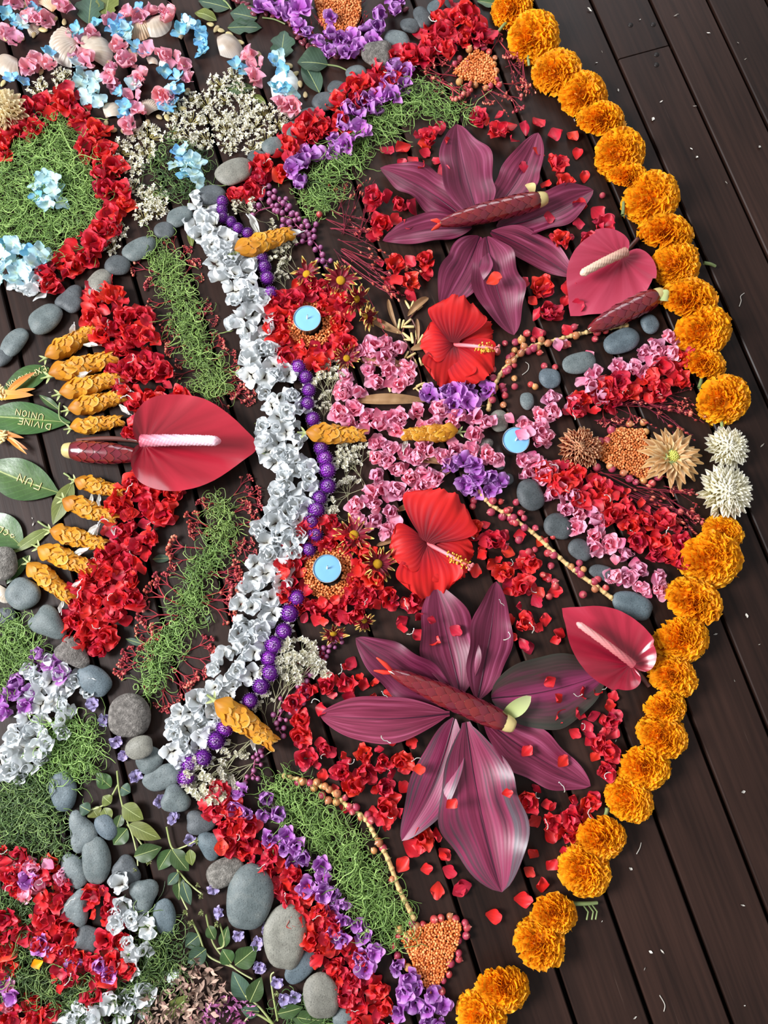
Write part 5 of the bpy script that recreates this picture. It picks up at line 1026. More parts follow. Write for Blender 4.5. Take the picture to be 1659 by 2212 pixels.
T3 = [((1080, 60), (1130, 100)), ((1075, 90), (1115, 150)), ((1090, 120), (1145, 200)), ((1070, 190), (1140, 250)), ((1040, 190), (1100, 240)), ((960, 120), (1010, 160)), ((900, 150), (980, 195)), ((930, 170), (1030, 235)), ((940, 180), (1000, 150)), ((1000, 60), (1060, 110)), ((1060, 200), (1000, 240)), ((920, 120), (975, 140)), ((1130, 130), (1110, 220))]
for i, (a, c) in enumerate(T3): put_pair('red_sprig' if i % 2 else 'bare_twig', SPR if i % 2 else BARE, a, c, 'fine red twigs with buds around the upper lentil triangle by the marigolds', 'twig', 'red twigs around the upper triangle', i, 'buds', .003, 1.0 if i % 2 else .6)
for i, (a, c) in enumerate([((1000, 100), (960, 70)), ((990, 115), (930, 100)), ((985, 150), (925, 135)), ((985, 170), (905, 165)), ((1060, 115), (1085, 75)), ((1090, 150), (1130, 140)), ((1085, 185), (1140, 190)), ((1040, 200), (1060, 245)), ((1000, 195), (990, 235)), ((965, 185), (940, 215))]):
    put_pair('red_sprig', SPR, a, c, 'small red sprig with pink buds radiating from the upper lentil triangle', 'sprig', 'red sprigs around the upper triangle', i, z=.004)
for i, (a, c) in enumerate([((660, 10), (690, 80)), ((790, 5), (760, 30)), ((700, 85), (760, 95)), ((770, 70), (800, 30)), ((690, 20), (680, 60)), ((720, 82), (700, 62))]):
    put_pair('bare_twig', BARE, a, c, 'fine red twig edging the top lentil heap', 'twig', 'red twigs around the top heap', i, 'buds', .003, .5)

# ------------------------------------------------------------------ lentils (countless) and the berries around them
def lentils(reg, label, sp=5.4, layers=3, size=7.4, avoid=()):
    b = MB()
    for ly in range(layers):
        for (x, y) in fill(reg, sp * .84, 40, avoid):
            p = at(x, y, .003); r_ = size * .47 * mpp(x, y) * U(.75, 1.1)
            b.ball((p.x, p.y, .0022 + ly * .0028 + U(0, .0015)), r_, r_, r_ * .62, 5, 7, U(0, 1), 0, rot(U(-.8, .8), U(-.8, .8), 0))
    tag(link('lentil_heap', b.mesh('lentil_heap', [LENTIL])), label, 'lentils', None, 'stuff')
lentils((Y, [(874, 2012), (900, 2000), (940, 1990), (985, 1984), (996, 2000), (985, 2045), (965, 2090), (945, 2130), (925, 2142), (905, 2110), (880, 2050), (868, 2030)]), 'triangle of orange lentils ringed by berries at the bottom near the marigolds')
lentils((Y, [(1330, 928), (1385, 928), (1402, 960), (1400, 1010), (1395, 1036), (1365, 1026), (1320, 1008), (1280, 982), (1285, 965), (1310, 945)]), 'triangle of orange lentils between the rust and tan chrysanthemums', 4.8, 3, 6.6)
lentils((Y, [(980, 158), (1010, 125), (1030, 112), (1060, 128), (1072, 160), (1070, 184), (1030, 178), (995, 172)]), 'small triangle of orange lentils beside the top red cluster', 4.6, 3, 6.2)
lentils((Y, [(680, 2), (690, 45), (705, 70), (730, 80), (765, 70), (780, 30), (778, -10), (685, -10)]), 'heap of orange lentils inside the violet ring at the top', 4.6, 3, 6.2)
lentils(('ring', 672, 702, 26, 50), 'ring of orange lentils around the upper tea light', 5.0, 3, 6.6, [(664, 691, 29)])
lentils(('ring', 712, 1240, 28, 56), 'ring of orange lentils around the lower tea light', 5.2, 3, 7.0, [(707, 1229, 31)])
def berry(sd, m_):
    r = np.random.default_rng(sd); b = MB(); b.lathe([(.02, .0), (.3, .06), (.47, .26), (.5, .48), (.44, .72), (.28, .90), (.12, .98), (.07, 1.10), (.01, 1.14)], 12, r=r.uniform())
    return b.mesh('berry', [m_])
BE = [berry(1, BERRY), berry(2, BERRY), berry(3, BERRY_T)]
def berries(pts, d, label, group, tan=.25, parent=None, z=0.):
    for (x, y) in pts:
        s = d * mpp(x, y) * U(.78, 1.04); p = at(x, y, s * .45); me = BE[2] if U(0, 1) < tan else BE[int(rng.integers(2))]
        if parent is not None: p = p - Vector(parent.location)
        o = link('berry', me, parent, (p.x, p.y, z + .15 * s), U(0, 6.28), s, U(-1.2, 1.2), U(-1.2, 1.2)); 
        if parent is None: tag(o, label, 'berry', group)
berries([(866, 2003), (858, 2022), (857, 2041), (864, 2059), (875, 2076), (885, 2094), (896, 2110), (906, 2125), (952, 2144), (958, 2123), (969, 2110), (976, 2089), (984, 2070), (991, 2052), (996, 2038), (1004, 2024), (1001, 2006), (1003, 1988), (982, 1978), (967, 1986), (951, 1984), (934, 1988), (918, 1992), (904, 1996), (888, 2000), (878, 2016)], 19, 'rosy berry in the border of the bottom lentil triangle', 'berries around the bottom triangle', .28)
berries([(1310, 966 - 20), (1325, 935), (1338, 925), (1300, 946), (1354, 912), (1396, 916), (1401, 936), (1400, 1006), (1414, 1030), (1408, 1047), (1391, 1045), (1372, 1040), (1354, 1033), (1341, 1022), (1328, 1015), (1315, 1008), (1292, 1010)], 18, 'berry in the border of the lentil triangle between chrysanthemums', 'berries around the triangle by the arc', .5)
berries([(986, 140), (996, 124), (1010, 110), (1025, 100), (1040, 98), (1056, 108), (1066, 122), (1072, 138), (1076, 156), (1078, 172), (1075, 186), (1060, 190), (1044, 190), (1028, 188), (1012, 182), (996, 178)], 14, 'small berry in the border of the upper lentil triangle', 'berries around the upper triangle', .2)
berries([(1090, 738), (1112, 753), (1120, 735), (1146, 758), (1134, 748), (1160, 760), (1100, 770), (1095, 792), (1115, 790), (1110, 812), (1085, 815), (1070, 830), (1093, 847), (1172, 787), (1199, 787), (1117, 835), (1141, 830), (1160, 838), (1093, 860), (1235, 708), (1177, 720), (1283, 730), (1325, 722), (1085, 870), (1067, 905), (1100, 895), (1150, 726), (1135, 720), (1220, 742), (1070, 765), (1062, 792)], 16, 'loose round berry scattered beside the upper berry stalk', 'loose berries by the upper stalk', .15)
berries([(1113, 1090), (1095, 1105), (1085, 1120), (1119, 1110), (1126, 1170), (1087, 1185), (1125, 1215), (1155, 1220), (1148, 1190), (1178, 1195), (1160, 1183), (1193, 1215), (1175, 1175), (1180, 1250), (1193, 1258), (1200, 1272), (1192, 1290), (1260, 1283), (1150, 1200), (1022, 1090), (1102, 1130), (1170, 1240)], 17, 'loose round berry scattered beside the lower berry stalk', 'loose berries by the lower stalk', .1)
berries([(1022, 1088), (905, 1762), (840, 1750), (797, 1757), (780, 1770), (820, 1830), (848, 1895)], 18, 'loose berry beside the stalk above the bottom lentil triangle', 'loose berries by the bottom stalk', .15)
berries([(690, 465), (1305, 423)], 15, 'lone berry lying on the bare boards', 'lone berries on boards', 0)
def stalk(pts, side, d, label, tan):
    p0 = at(*pts[0]); o = link('berry_stalk', None, None, (p0.x, p0.y, 0)); b = MB()
    W3 = [at(*q, .006) - Vector((p0.x, p0.y, 0)) for q in pts]; out = seg_tube(b, W3, .0026, .0034, 7)
    for i, q in enumerate(out[::2]):
        b.ball(q + np.array([0, 0, .001]), .0042, nu=5, nv=7)
    link('stem', b.mesh('stem', [STRAW]), o)
    berries(side, d, None, None, tan, o, .003)
    return tag(o, label, 'plant stalk', 'berry stalks')
stalk([(1353, 704), (1300, 712), (1250, 722), (1200, 735), (1150, 748), (1110, 775), (1080, 810), (1062, 850), (1055, 885)], [(1290, 726), (1307, 722), (1237, 730), (1222, 740), (1205, 738), (1188, 738), (1170, 735), (1165, 750), (1147, 758), (1128, 742), (1135, 755), (1124, 768), (1108, 765), (1108, 782), (1092, 784), (1098, 800), (1084, 800), (1070, 818), (1078, 838), (1060, 840), (1066, 862)], 17, 'straw-coloured stalk with red berries below the short red cone', .3)
stalk([(1035, 1062), (1060, 1090), (1100, 1115), (1150, 1150), (1195, 1192), (1240, 1232), (1290, 1268), (1329, 1298)], [(1064, 1080), (1075, 1086), (1068, 1105), (1090, 1104), (1082, 1120), (1100, 1126), (1116, 1118), (1118, 1134), (1135, 1124), (1136, 1146), (1152, 1138), (1195, 1165), (1203, 1198), (1232, 1218), (1252, 1218), (1243, 1238), (1262, 1232), (1258, 1246), (1280, 1264), (1298, 1252), (1290, 1276), (1310, 1275)], 17, 'straw-coloured stalk with berries along the dark pebbles above the cupped anthurium', .35)
stalk([(615, 1676), (660, 1688), (710, 1705), (750, 1740), (790, 1770), (810, 1805), (838, 1855), (862, 1920), (893, 1982)], [(637, 1690), (652, 1692), (668, 1684), (684, 1686), (698, 1694), (684, 1706), (702, 1712), (718, 1706), (714, 1722), (730, 1716), (746, 1728), (728, 1736), (750, 1746), (762, 1748), (774, 1750), (800, 1770), (822, 1828), (812, 1842), (848, 1893), (826, 1815)], 18, 'long straw-coloured stalk with berries running down to the bottom lentil triangle', .55)

# purple berry sprigs: every berry a part
def purple(path, pts, d, label):
    p0 = at(*path[0]); base = Vector((p0.x, p0.y, 0)); o = link('purple_berry_sprig', None, None, base); b = MB()
    W3 = [at(*q, .005) - base for q in path]; out = seg_tube(b, W3, .0012, .0009, 5)
    for (x, y) in pts:
        q = at(x, y, .006) - base; n_ = min(out, key=lambda a: (a[0] - q.x) ** 2 + (a[1] - q.y) ** 2); b.tube([n_, tuple(q)], [.0009, .0006], 4)
        s = d * mpp(x, y) * U(.85, 1.15); m = MB(); 
        link('berry', PBM, o, (q.x, q.y, .001 + U(0, .004)), 0, s)
    link('stem', b.mesh('stem', [PSTALK]), o); tag(o, label, 'berries', 'purple berry sprigs')
b_ = MB(); b_.lathe([(.01, 0), (.3, .08), (.48, .3), (.5, .5), (.44, .74), (.26, .93), (.08, .98), (.01, .96)], 12); PBM = b_.mesh('berry', [PBERRY])
def around(path, n, w):
    out = []; A = along(path, 3)
    for _ in range(n * 30):
        x, y = A[int(rng.integers(len(A)))]; q = (x + U(-w, w), y + U(-w, w))
        if all(math.hypot(q[0] - a, q[1] - c) > 9.5 for a, c in out): out.append(q)
        if len(out) >= n: break
    return out
for i, (path, n, w, l_) in enumerate([([(566, 408), (590, 425), (612, 445)], 22, 14, 'purple berry sprig below the red and violet petals, uppermost of the five'), ([(560, 455), (590, 448), (612, 460), (625, 485)], 20, 15, 'purple berry sprig beside the white filler sprigs, second of the upper group'), ([(625, 470), (650, 495), (672, 500)], 24, 16, 'purple berry sprig with dense round berries below the green thread tuft'), ([(650, 525), (672, 520), (688, 535), (700, 560), (712, 565)], 18, 13, 'purple berry sprig above the maroon daisy'),
     ([(735, 1385), (710, 1395), (690, 1420), (670, 1440), (655, 1455)], 30, 13, 'purple berry sprig running down from the face-down daisy'), ([(660, 1460), (650, 1490), (640, 1515), (615, 1525)], 20, 15, 'purple berry sprig with a visible pink stalk beside the filler sprig'), ([(622, 1522), (605, 1545), (600, 1570), (612, 1590)], 14, 13, 'purple berry sprig beside the last golden spike'), ([(570, 1615), (552, 1640), (545, 1670), (525, 1690), (505, 1715)], 22, 12, 'purple berry sprig, lowest, ending at the lower violet band')]):
    purple(path, around(path, int(n * .72), w + 2), 11.5, l_)

# ------------------------------------------------------------------ white filler sprigs and dried white florets
GYP = pair_meshes(breath, 5, 300, GYPSTEM, CREAMF, 'filler_sprig')
for i, (a, c, l_) in enumerate([((640, 590), (590, 540), 'u'), ((600, 470), (530, 430), 'u'), ((560, 480), (510, 440), 'u'), ((640, 610), (600, 560), 'u'), ((625, 640), (600, 595), 'u'), ((640, 580), (610, 520), 'u'), ((560, 480), (600, 490), 'u'),
      ((720, 905), (705, 805), 'm'), ((715, 900), (700, 840), 'm'), ((690, 860), (730, 790), 'm'), ((700, 920), (700, 870), 'm'),
      ((790, 1065), (755, 970), 'c'), ((790, 1050), (740, 970), 'c'), ((755, 1110), (745, 1020), 'c'), ((790, 1055), (700, 1090), 'c'), ((760, 1130), (700, 1110), 'c'), ((755, 1120), (710, 1150), 'c'), ((740, 1060), (760, 985), 'c'),
      ((592, 1560), (680, 1380), 'l'), ((600, 1530), (660, 1390), 'l'), ((590, 1560), (610, 1420), 'l'), ((580, 1570), (560, 1500), 'l'), ((600, 1540), (630, 1440), 'l'),
      ((590, 1620), (470, 1700), 'b'), ((560, 1590), (430, 1700), 'b'), ((540, 1600), (420, 1720), 'b'), ((560, 1580), (500, 1640), 'b')]):
    lab = {'u': 'wiry sprig of tiny white filler flowers above the upper tea light', 'm': 'wiry sprig of tiny white filler flowers beside the string below the upper tea light', 'c': 'wiry sprig of tiny white filler flowers below the centre golden spike', 'l': 'wiry sprig of tiny white filler flowers beside the string below the lower tea light', 'b': 'thin filler sprig between the pebbles and the last golden spike'}[l_]
    put_pair('filler_sprig', GYP, a, c, lab, 'sprig', lab.replace('sprig of', 'sprigs of'), i, 'florets', .003)
DRY = pair_meshes(dried_cluster, 5, 320, DRYSTEM, CREAMF, 'dried_florets')
def dry(reg, sp, size, label, g):
    for i, (x, y) in enumerate(fill(reg, sp)):
        s = U(*size) * mpp(x, y); p = at(x, y, .004); k = int(rng.integers(5)); o = link('dried_florets', DRY[k][0], None, (p.x, p.y, 0), U(0, 6.28), s)
        link('florets', DRY[k][1], o)['kind'] = 'stuff'; tag(o, label, 'dried flower', g)
dry((Y, [(250, 310), (300, 270), (340, 300), (330, 350), (285, 370), (250, 330)]), 30, (44, 58), 'yellowish dried white floret cluster beside the red ring', 'dried florets near the red ring')
dry((Y, [(340, 270), (380, 240), (440, 200), (500, 150), (540, 215), (600, 250), (620, 290), (560, 330), (500, 340), (480, 310), (400, 300)]), 28, (40, 54), 'dried white floret cluster in the drift between shells and the pebble line', 'dried florets drift')
dry((Y, [(278, 400), (330, 395), (360, 430), (340, 480), (290, 470)]), 28, (40, 52), 'dried white floret cluster above the small dark pebbles', 'dried florets above pebbles')
dry((B, [(240, 505, 40), (245, 525, 40)]), 26, (40, 46), 'dried white floret bunch beside the red ring and tapering pebble', 'dried florets by the tapering pebble')
dry((Y, [(80, 190), (125, 150), (150, 160), (130, 215), (95, 225)]), 28, (40, 50), 'greyish dried floret cluster between shells and the red ring', 'grey dried florets')

# ------------------------------------------------------------------ hydrangea florets (blue, mint, rose), top corner
BLF = [floret('blue_floret', BLUE, 400 + i) for i in range(4)]; MIF = [floret('mint_floret', MINT, 410 + i) for i in range(4)]
ROF = [blossom('rose_blossom', ROSE, n, 420 + i, L=(.32, .5), el=(8, 70)) for i, n in enumerate((6, 7, 5, 6))]
BL = [(15, 25), (38, 45), (70, 22), (165, 62), (205, 50), (258, 48), (250, 68), (272, 55), (400, 48), (385, 65), (425, 68), (440, 95), (430, 80), (435, 108), (100, 115), (290, 98), (312, 108), (510, 142), (525, 150), (590, 128), (610, 148), (25, 165), (45, 175), (260, 195), (268, 225), (270, 240), (350, 150), (385, 165), (375, 225), (355, 230), (385, 195), (600, 190), (620, 195), (300, 15), (245, 60), (420, 55)]
MI = [(45, 50), (165, 140), (175, 160), (170, 180), (200, 190), (215, 215), (190, 205), (205, 165), (275, 62), (405, 50), (600, 120), (370, 190), (285, 175), (262, 75), (595, 185), (625, 200)]
RO = [(22, 65), (35, 85), (80, 45), (62, 38), (20, 5), (60, 5), (90, 40), (108, 135), (150, 78), (175, 90), (200, 70), (235, 45), (280, 28), (320, 25), (355, 25), (370, 35), (305, 35), (170, 120), (185, 130), (260, 95), (265, 125), (245, 150), (280, 130), (310, 160), (300, 170), (345, 115), (370, 118), (395, 138), (410, 170), (345, 200), (365, 210), (290, 210), (300, 240), (278, 265), (245, 180), (540, 120), (560, 135), (550, 165), (620, 220), (605, 225), (635, 230), (75, 130), (60, 140), (130, 10), (140, 20), (262, 140), (240, 165), (320, 110)]
for nm, ms, pts, sz, lab, cat in (('blue_floret', BLF, BL, (32, 42), 'blue hydrangea floret in the scroll of shells and rose petals', 'floret'), ('mint_floret', MIF, MI, (36, 44), 'pale mint hydrangea floret in the scroll of shells and rose petals', 'floret'), ('rose_blossom', ROF, RO, (36, 50), 'rose-pink petal cluster in the scroll of shells and blue florets', 'blossom')):
    scatter(nm, ms, [(x + U(-3, 3), y + U(-3, 3)) for x, y in pts], sz, lab, cat, nm.replace('_', ' ') + 's in the scroll', (.002, .012), .5)
def cluster(pts, label, sz=(34, 42)):
    x0 = sum(p[0] for p in pts) / len(pts); y0 = sum(p[1] for p in pts) / len(pts); c = at(x0, y0); o = link('hydrangea_cluster', None, None, (c.x, c.y, 0))
    for i, (x, y) in enumerate(pts):
        s = U(*sz) * mpp(x, y); p = at(x, y, .012) - c; link('floret', MIF[i % 4] if i % 6 else BLF[i % 4], o, (p.x, p.y, U(.004, .020)), U(0, 6.28), s, U(-.5, .5), U(-.5, .5))
    b = MB(); b.tube([(0, 0, .001), (.002, .001, .006), (0, 0, .012)], [.004, .004, .002], 6); link('stem', b.mesh('stem', [STEM]), o)
    tag(o, label, 'flower', 'pale blue hydrangea clusters')
cluster([(88, 385), (105, 390), (120, 395), (80, 405), (100, 412), (118, 418), (82, 425), (98, 440), (110, 448), (128, 408), (132, 440), (95, 395)], 'pale blue hydrangea cluster at the heart of the large green thread bed')
cluster([(382, 335), (400, 330), (415, 345), (378, 355), (398, 358), (418, 365), (400, 380), (420, 385), (430, 355), (425, 395)], 'pale blue hydrangea cluster in the loose ring of green threads')
cluster([(8, 530), (30, 528), (45, 540), (10, 555), (28, 565), (48, 570), (68, 552), (88, 548), (72, 575), (15, 585), (38, 592), (60, 590), (85, 570), (5, 600), (30, 610), (98, 555), (78, 600)], 'large pale blue hydrangea cluster between green threads and red ring', (38, 48))

# ------------------------------------------------------------------ shells
def fan_shell(d, nr, sd, m_, aspect=1.0, dome=.3, ribd=.02):
    th = np.linspace(-1.25, 1.25, nr * 4 + 1)[None]; p = np.linspace(.02, 1, 14)[:, None]
    R = (1 - .10 * np.abs(th / 1.25) ** 2.5); rib = ribd * np.cos(th / 1.25 * nr * math.pi)
    x = p * R * np.cos(th * .82) * (1 + rib * .5); y = p * R * np.sin(th * .82) * aspect * (1 + .25 * (1 - p))
    z = dome * np.sin(np.pi * np.clip(p * .93 + .07, 0, 1)) ** .7 * np.cos(th * .9) ** .5 * 1.0 + rib * p * .7
    return MB().grid(np.stack([x * d, y * d, np.maximum(z, .005) * d], -1), p * np.ones_like(th), th / 1.25 * np.ones_like(p)).mesh('seashell', [m_])
SH = [((175, 95), (108, 112), 1.0, 12, SHELL, 'smooth greyish clam shell beside the scroll, below the blue florets'), ((178, 125), (238, 96), .95, 9, SHELL, 'chalky white clam shell with a ridged edge, middle of the scroll'), ((300, 44), (305, 88), .75, 12, SHELL_B, 'brown and white ribbed cockle shell under rose petals'), ((330, 40), (350, 78), .9, 8, SHELL, 'white half shell beside the ribbed cockle shell'), ((115, 30), (118, -12), 1.0, 12, SHELL_B, 'black-lined ribbed shell at the top edge'),
      ((40, 130), (0, 160), .9, 8, SHELL, 'grey barnacled shell under a blue floret at the picture edge'), ((320, 252), (328, 215), .9, 12, SHELL, 'small white ribbed cockle shell at the bottom of the scroll'), ((230, 258), (258, 225), .7, 6, SHELL, 'cream oval shell with a notched tip below mint florets'), ((470, 85), (520, 120), .55, 4, SHELL, 'long pearly shell piece with a blue petal'), ((375, 80), (395, 70), .8, 8, SHELL_B, 'small tan shell beneath blue florets in the scroll'),
      ((585, 175), (640, 200), .9, 8, PEARL, 'pearly shell with blue florets inside it'), ((600, 245), (640, 232), .8, 6, SHELL, 'small cream shell under rose petals by the pebble line'), ((280, 120), (295, 110), 1.0, 8, SHELL_B, 'speckled round shell among rose petals'), ((322, 140), (335, 125), .9, 6, SHELL, 'little cream snail shell inside the scroll'), ((365, 140), (345, 132), .9, 8, PEARL, 'pale open shell inside the scroll beside blue florets'), ((60, 62), (85, 70), .8, 10, SHELL, 'grey ribbed shell under rose and blue petals'),
      ((20, 1275), (-8, 1290), 1.0, 8, SHELL, 'pinkish white shell at the picture edge below the porous stone')]
for i, (a, c, asp, nr, m_, l_) in enumerate(SH):
    p, q = at(*a), at(*c); d = (q - p).length
    tag(link('seashell', fan_shell(d, nr, i, m_, asp, .3, .03 if m_ is SHELL_B or nr >= 10 else .01), None, (p.x, p.y, 0), yaw(a[0], a[1], c[0] - a[0], c[1] - a[1])), l_, 'shell', 'seashells')
b_ = MB(); b_.lathe([(.01, .16), (.3, .2), (.42, .18), (.5, .1), (.46, .02), (.3, 0), (.01, 0)], 24); DISCM = b_.mesh('white_disc', [PEARL])
p = at(376, 2110); tag(link('shell_button', DISCM, None, (p.x, p.y, 0), 0, 33 * mpp(376, 2110)), 'round pearly white disc beside the dried brown chips', 'shell')
p = at(845, 985 - 280); 
# ------------------------------------------------------------------ seeds and beans
b_ = MB(); b_.ball((0, 0, .16), .5, .29, .15, 8, 12); V = b_.V[0]; V[:, 1] *= (1 - .45 * V[:, 0]); SEEDM = b_.mesh('pumpkin_seed', [SEED])
b_ = MB(); b_.ball((0, 0, .25), .5, .29, .25, 8, 12); V = b_.V[0]; V[:, 1] += .28 * V[:, 0] ** 2; BEANM = b_.mesh('kidney_bean', [BEAN])
for (x, y) in [(118, 45), (95, 67), (74, 77), (48, 82), (13, 85), (55, 16), (235, 138), (238, 230), (245, 283), (268, 286), (230, 268), (320, 268), (362, 257), (380, 257), (395, 237), (402, 150), (398, 130), (8, 182), (455, 55), (468, 65), (497, 78), (520, 94), (512, 92), (560, 120), (623, 144), (638, 162), (649, 184), (660, 207), (478, 68), (405, 200), (90, 158), (345, 255), (140, 50)]:
    s = 19 * mpp(x, y) * U(.85, 1.1); p = at(x, y); tag(link('pumpkin_seed', SEEDM, None, (p.x, p.y, 0), U(0, 6.28), s, 0, U(-.15, .15)), 'flat tan pumpkin seed scattered around the shell scroll', 'seed', 'pumpkin seeds')
for (x, y) in [(513, 6), (526, 10), (534, 14), (541, 22), (556, 28), (575, 32), (566, 24), (591, 38), (605, 42), (622, 40), (625, 48), (630, 55), (637, 58), (641, 66), (640, 75), (645, 85), (653, 96), (658, 92), (665, 103), (674, 107), (682, 102), (692, 112), (703, 118), (714, 122), (725, 126), (736, 126), (747, 125), (758, 127), (768, 124), (776, 118), (784, 118), (645, 70), (650, 80), (699, 105), (868, 12), (876, 24), (870, 4), (862, -2), (505, 2), (548, 34)]:
    s = 16 * mpp(x, y) * U(.9, 1.1); p = at(x, y); tag(link('kidney_bean', BEANM, None, (p.x, p.y, 0), U(0, 6.28), s), 'dark red kidney bean in the row outside the violet ring', 'bean', 'kidney beans')

# ------------------------------------------------------------------ leaves
def leaf(A, B, W, m_, label, z0=.002, a=.85, b=.85, fold=.12, wav=.03, bow=.03, side=0., lobes=0, cat='leaf', name='green_leaf', parent=None, pet=.0, group=None, seed=1):
    p, q = at(*A, z0), at(*B, z0); L = (q - p).length; P = blade(L, W * mpp(*A), 22, 11, a, b, fold, wav, 2.0, seed, bow, side, .06)
    if lobes:
        u = np.linspace(0, 1, 22)[:, None]; P[..., 1] *= (1 - .30 * np.clip(np.cos(2 * np.pi * lobes * u), 0, 1) * (u > .2))
    P[..., 2] += z0; P[..., 2] = np.maximum(P[..., 2], .0012)
    loc = (p.x, p.y, 0); 
    if parent is not None: loc = tuple(Vector(loc) - Vector(parent.location))
    mb = MB().grid(P, r=.5); o = link(name if parent is None else 'leaf', mb.mesh(name, [m_]), parent, loc, yaw(A[0], A[1], B[0] - A[0], B[1] - A[1]))
    bm = MB(); bm.tube([P[i, 5] + np.array([0, 0, .0001]) for i in range(0, 21, 3)], np.linspace(.0007, .0003, 7), 4); link('midrib', bm.mesh('midrib', [CALYX]), o)
    if parent is None: tag(o, label, cat, group)
    return o, P
leaf((192, 52), (200, -20), 58, LEAF_D, 'lobed dark green leaf beside the blue florets at the top', lobes=3); leaf((228, 40), (240, -25), 46, LEAF_O, 'olive green lobed leaf at the top edge next to a darker one', lobes=3)
leaf((495, 18), (428, 2), 40, LEAF_D, 'grey-green leaf at the top edge with its stalk toward the beans', lobes=2); leaf((468, 44), (420, 28), 26, LEAF_O, 'small olive curled leaf below the top grey-green leaf', bow=.12)
leaf((555, 40), (497, 28), 50, LEAF_D, 'broad green leaf near the bean row, stalk towards the lentil heap'); leaf((492, 60), (566, 60), 40, LEAF_D, 'grey-green lobed leaf beneath the broad leaf near the beans', lobes=2)
leaf((607, 128), (615, 66), 52, LEAF_D, 'oak-shaped green leaf with a hole beside the bean row', lobes=2.5); leaf((708, 140), (642, 135), 58, LEAF_D, 'large folded dull green leaf above the pebble line', fold=.35, bow=.05); leaf((690, 200), (655, 135), 40, LEAF_D, 'drooping dull green leaf blade under the folded one', fold=.3)
leaf((484, 195), (550, 190), 30, LEAF, 'small veined green leaf among dried white florets'); leaf((545, 205), (575, 225), 16, LEAF_O, 'small pale leaf with thin stalk among the dried florets')
for (a, c) in [((708, 140), (755, 155)), ((567, 38), (616, 52)), ((478, -2), (500, 20)), ((484, 195), (470, 197)), ((607, 128), (603, 145))]:
    A, B_ = at(*a, .003), at(*c, .003); bb = MB(); seg_tube(bb, [A - A, (B_ - A) * .5 + Vector((.001, .001, .002)), B_ - A], .0016, .0012, 5); tag(link('leaf_stalk', bb.mesh('leaf_stalk', [STEM]), None, A), 'pale green leaf stalk end' + {708: ' pointing at a pebble of the upper line', 567: ' touching the bean row', 478: ' at the top edge', 484: ' among dried florets', 607: ' below the oak-shaped leaf'}[a[0]], 'stem')
# written leaves
FONT = {'E': [[(.5, 1), (0, 1), (0, 0), (.5, 0)], [(0, .5), (.4, .5)]], 'X': [[(0, 0), (.6, 1)], [(0, 1), (.6, 0)]], 'P': [[(0, 0), (0, 1), (.42, .96), (.5, .74), (.4, .52), (0, .46)]], 'A': [[(0, 0), (.3, 1), (.6, 0)], [(.12, .4), (.48, .4)]],
        'N': [[(0, 0), (0, 1), (.55, 0), (.55, 1)]], 'S': [[(.5, .9), (.25, 1), (.02, .8), (.25, .52), (.5, .28), (.25, 0), (0, .12)]], 'I': [[(.1, 0), (.1, 1)]], 'O': [[(.3, 1), (.05, .75), (.05, .3), (.28, 0), (.52, .28), (.52, .75), (.3, 1)]],
        'D': [[(0, 0), (0, 1), (.38, .88), (.52, .5), (.38, .12), (0, 0)]], 'V': [[(0, 1), (.3, 0), (.6, 1)]], 'U': [[(0, 1), (.02, .25), (.25, 0), (.5, .22), (.54, 1)]], 'F': [[(0, 0), (0, 1), (.5, 1)], [(0, .52), (.42, .52)]], 'J': [[(.4, 1), (.4, .2), (.2, 0), (0, .2)]], 'Y': [[(0, 1), (.3, .5), (.6, 1)], [(.3, .5), (.3, 0)]], 'C': [[(.5, .85), (.25, 1), (.02, .5), (.25, 0), (.5, .15)]], '~': [[(0, .4), (.3, .8), (.5, .3), (.2, .2)]]}
def surf(o, P):
    Mx = Matrix.Rotation(o.rotation_euler.z, 4, 'Z'); W = [(Mx @ Vector(tuple(v))) + Vector(o.location) for v in P.reshape(-1, 3)]; A = np.array([tuple(w) for w in W])
    def z(x, y):
        d = (A[:, 0] - x) ** 2 + (A[:, 1] - y) ** 2; i = np.argsort(d)[:4]; w = 1 / (d[i] + 1e-9); return float((A[i, 2] * w).sum() / w.sum())
    return z
def write(o, P, text, start, end, h, rad=.0007):
    z = surf(o, P); adv = [.45 if c == 'I' else 1.0 for c in text]; n = sum(adv); dx, dy = (end[0] - start[0]) / n, (end[1] - start[1]) / n; l = math.hypot(dx, dy); d = (dx / l, dy / l); up = (d[1], -d[0]); mb = MB()
    inv = Matrix.Rotation(-o.rotation_euler.z, 3, 'Z')
    for k_, ch in enumerate(text):
        i = sum(adv[:k_])
        for st in FONT[ch]:
            pts = []
            for (a0, b0), (a1, b1) in zip(st[:-1], st[1:]):
                for f in (0, .33, .66): pts.append((a0 + (a1 - a0) * f, b0 + (b1 - b0) * f))
            pts.append(st[-1]); w3 = []
            for (fx, fy) in pts:
                px = start[0] + dx * i + d[0] * fx * l * 1.25 + up[0] * fy * h; py = start[1] + dy * i + d[1] * fx * l * 1.25 + up[1] * fy * h
                q = at(px, py, .006); w3.append(inv @ (Vector((q.x, q.y, z(q.x, q.y) + .0008)) - Vector(o.location)))
            mb.tube([tuple(v) for v in w3], rad, 5)
    q = link('lettering', mb.mesh('lettering', [GOLD]), o); q['label'] = 'gold handwritten word ' + text.replace('~', '')
o, P = leaf((106, 795), (4, 846), 52, LEAF_G, 'dark green leaf with the gold handwritten word EXPANSION', .003, wav=.0, fold=.06, bow=.02); write(o, P, 'EXPANSION', (95, 789), (9, 829), 13, .00066)
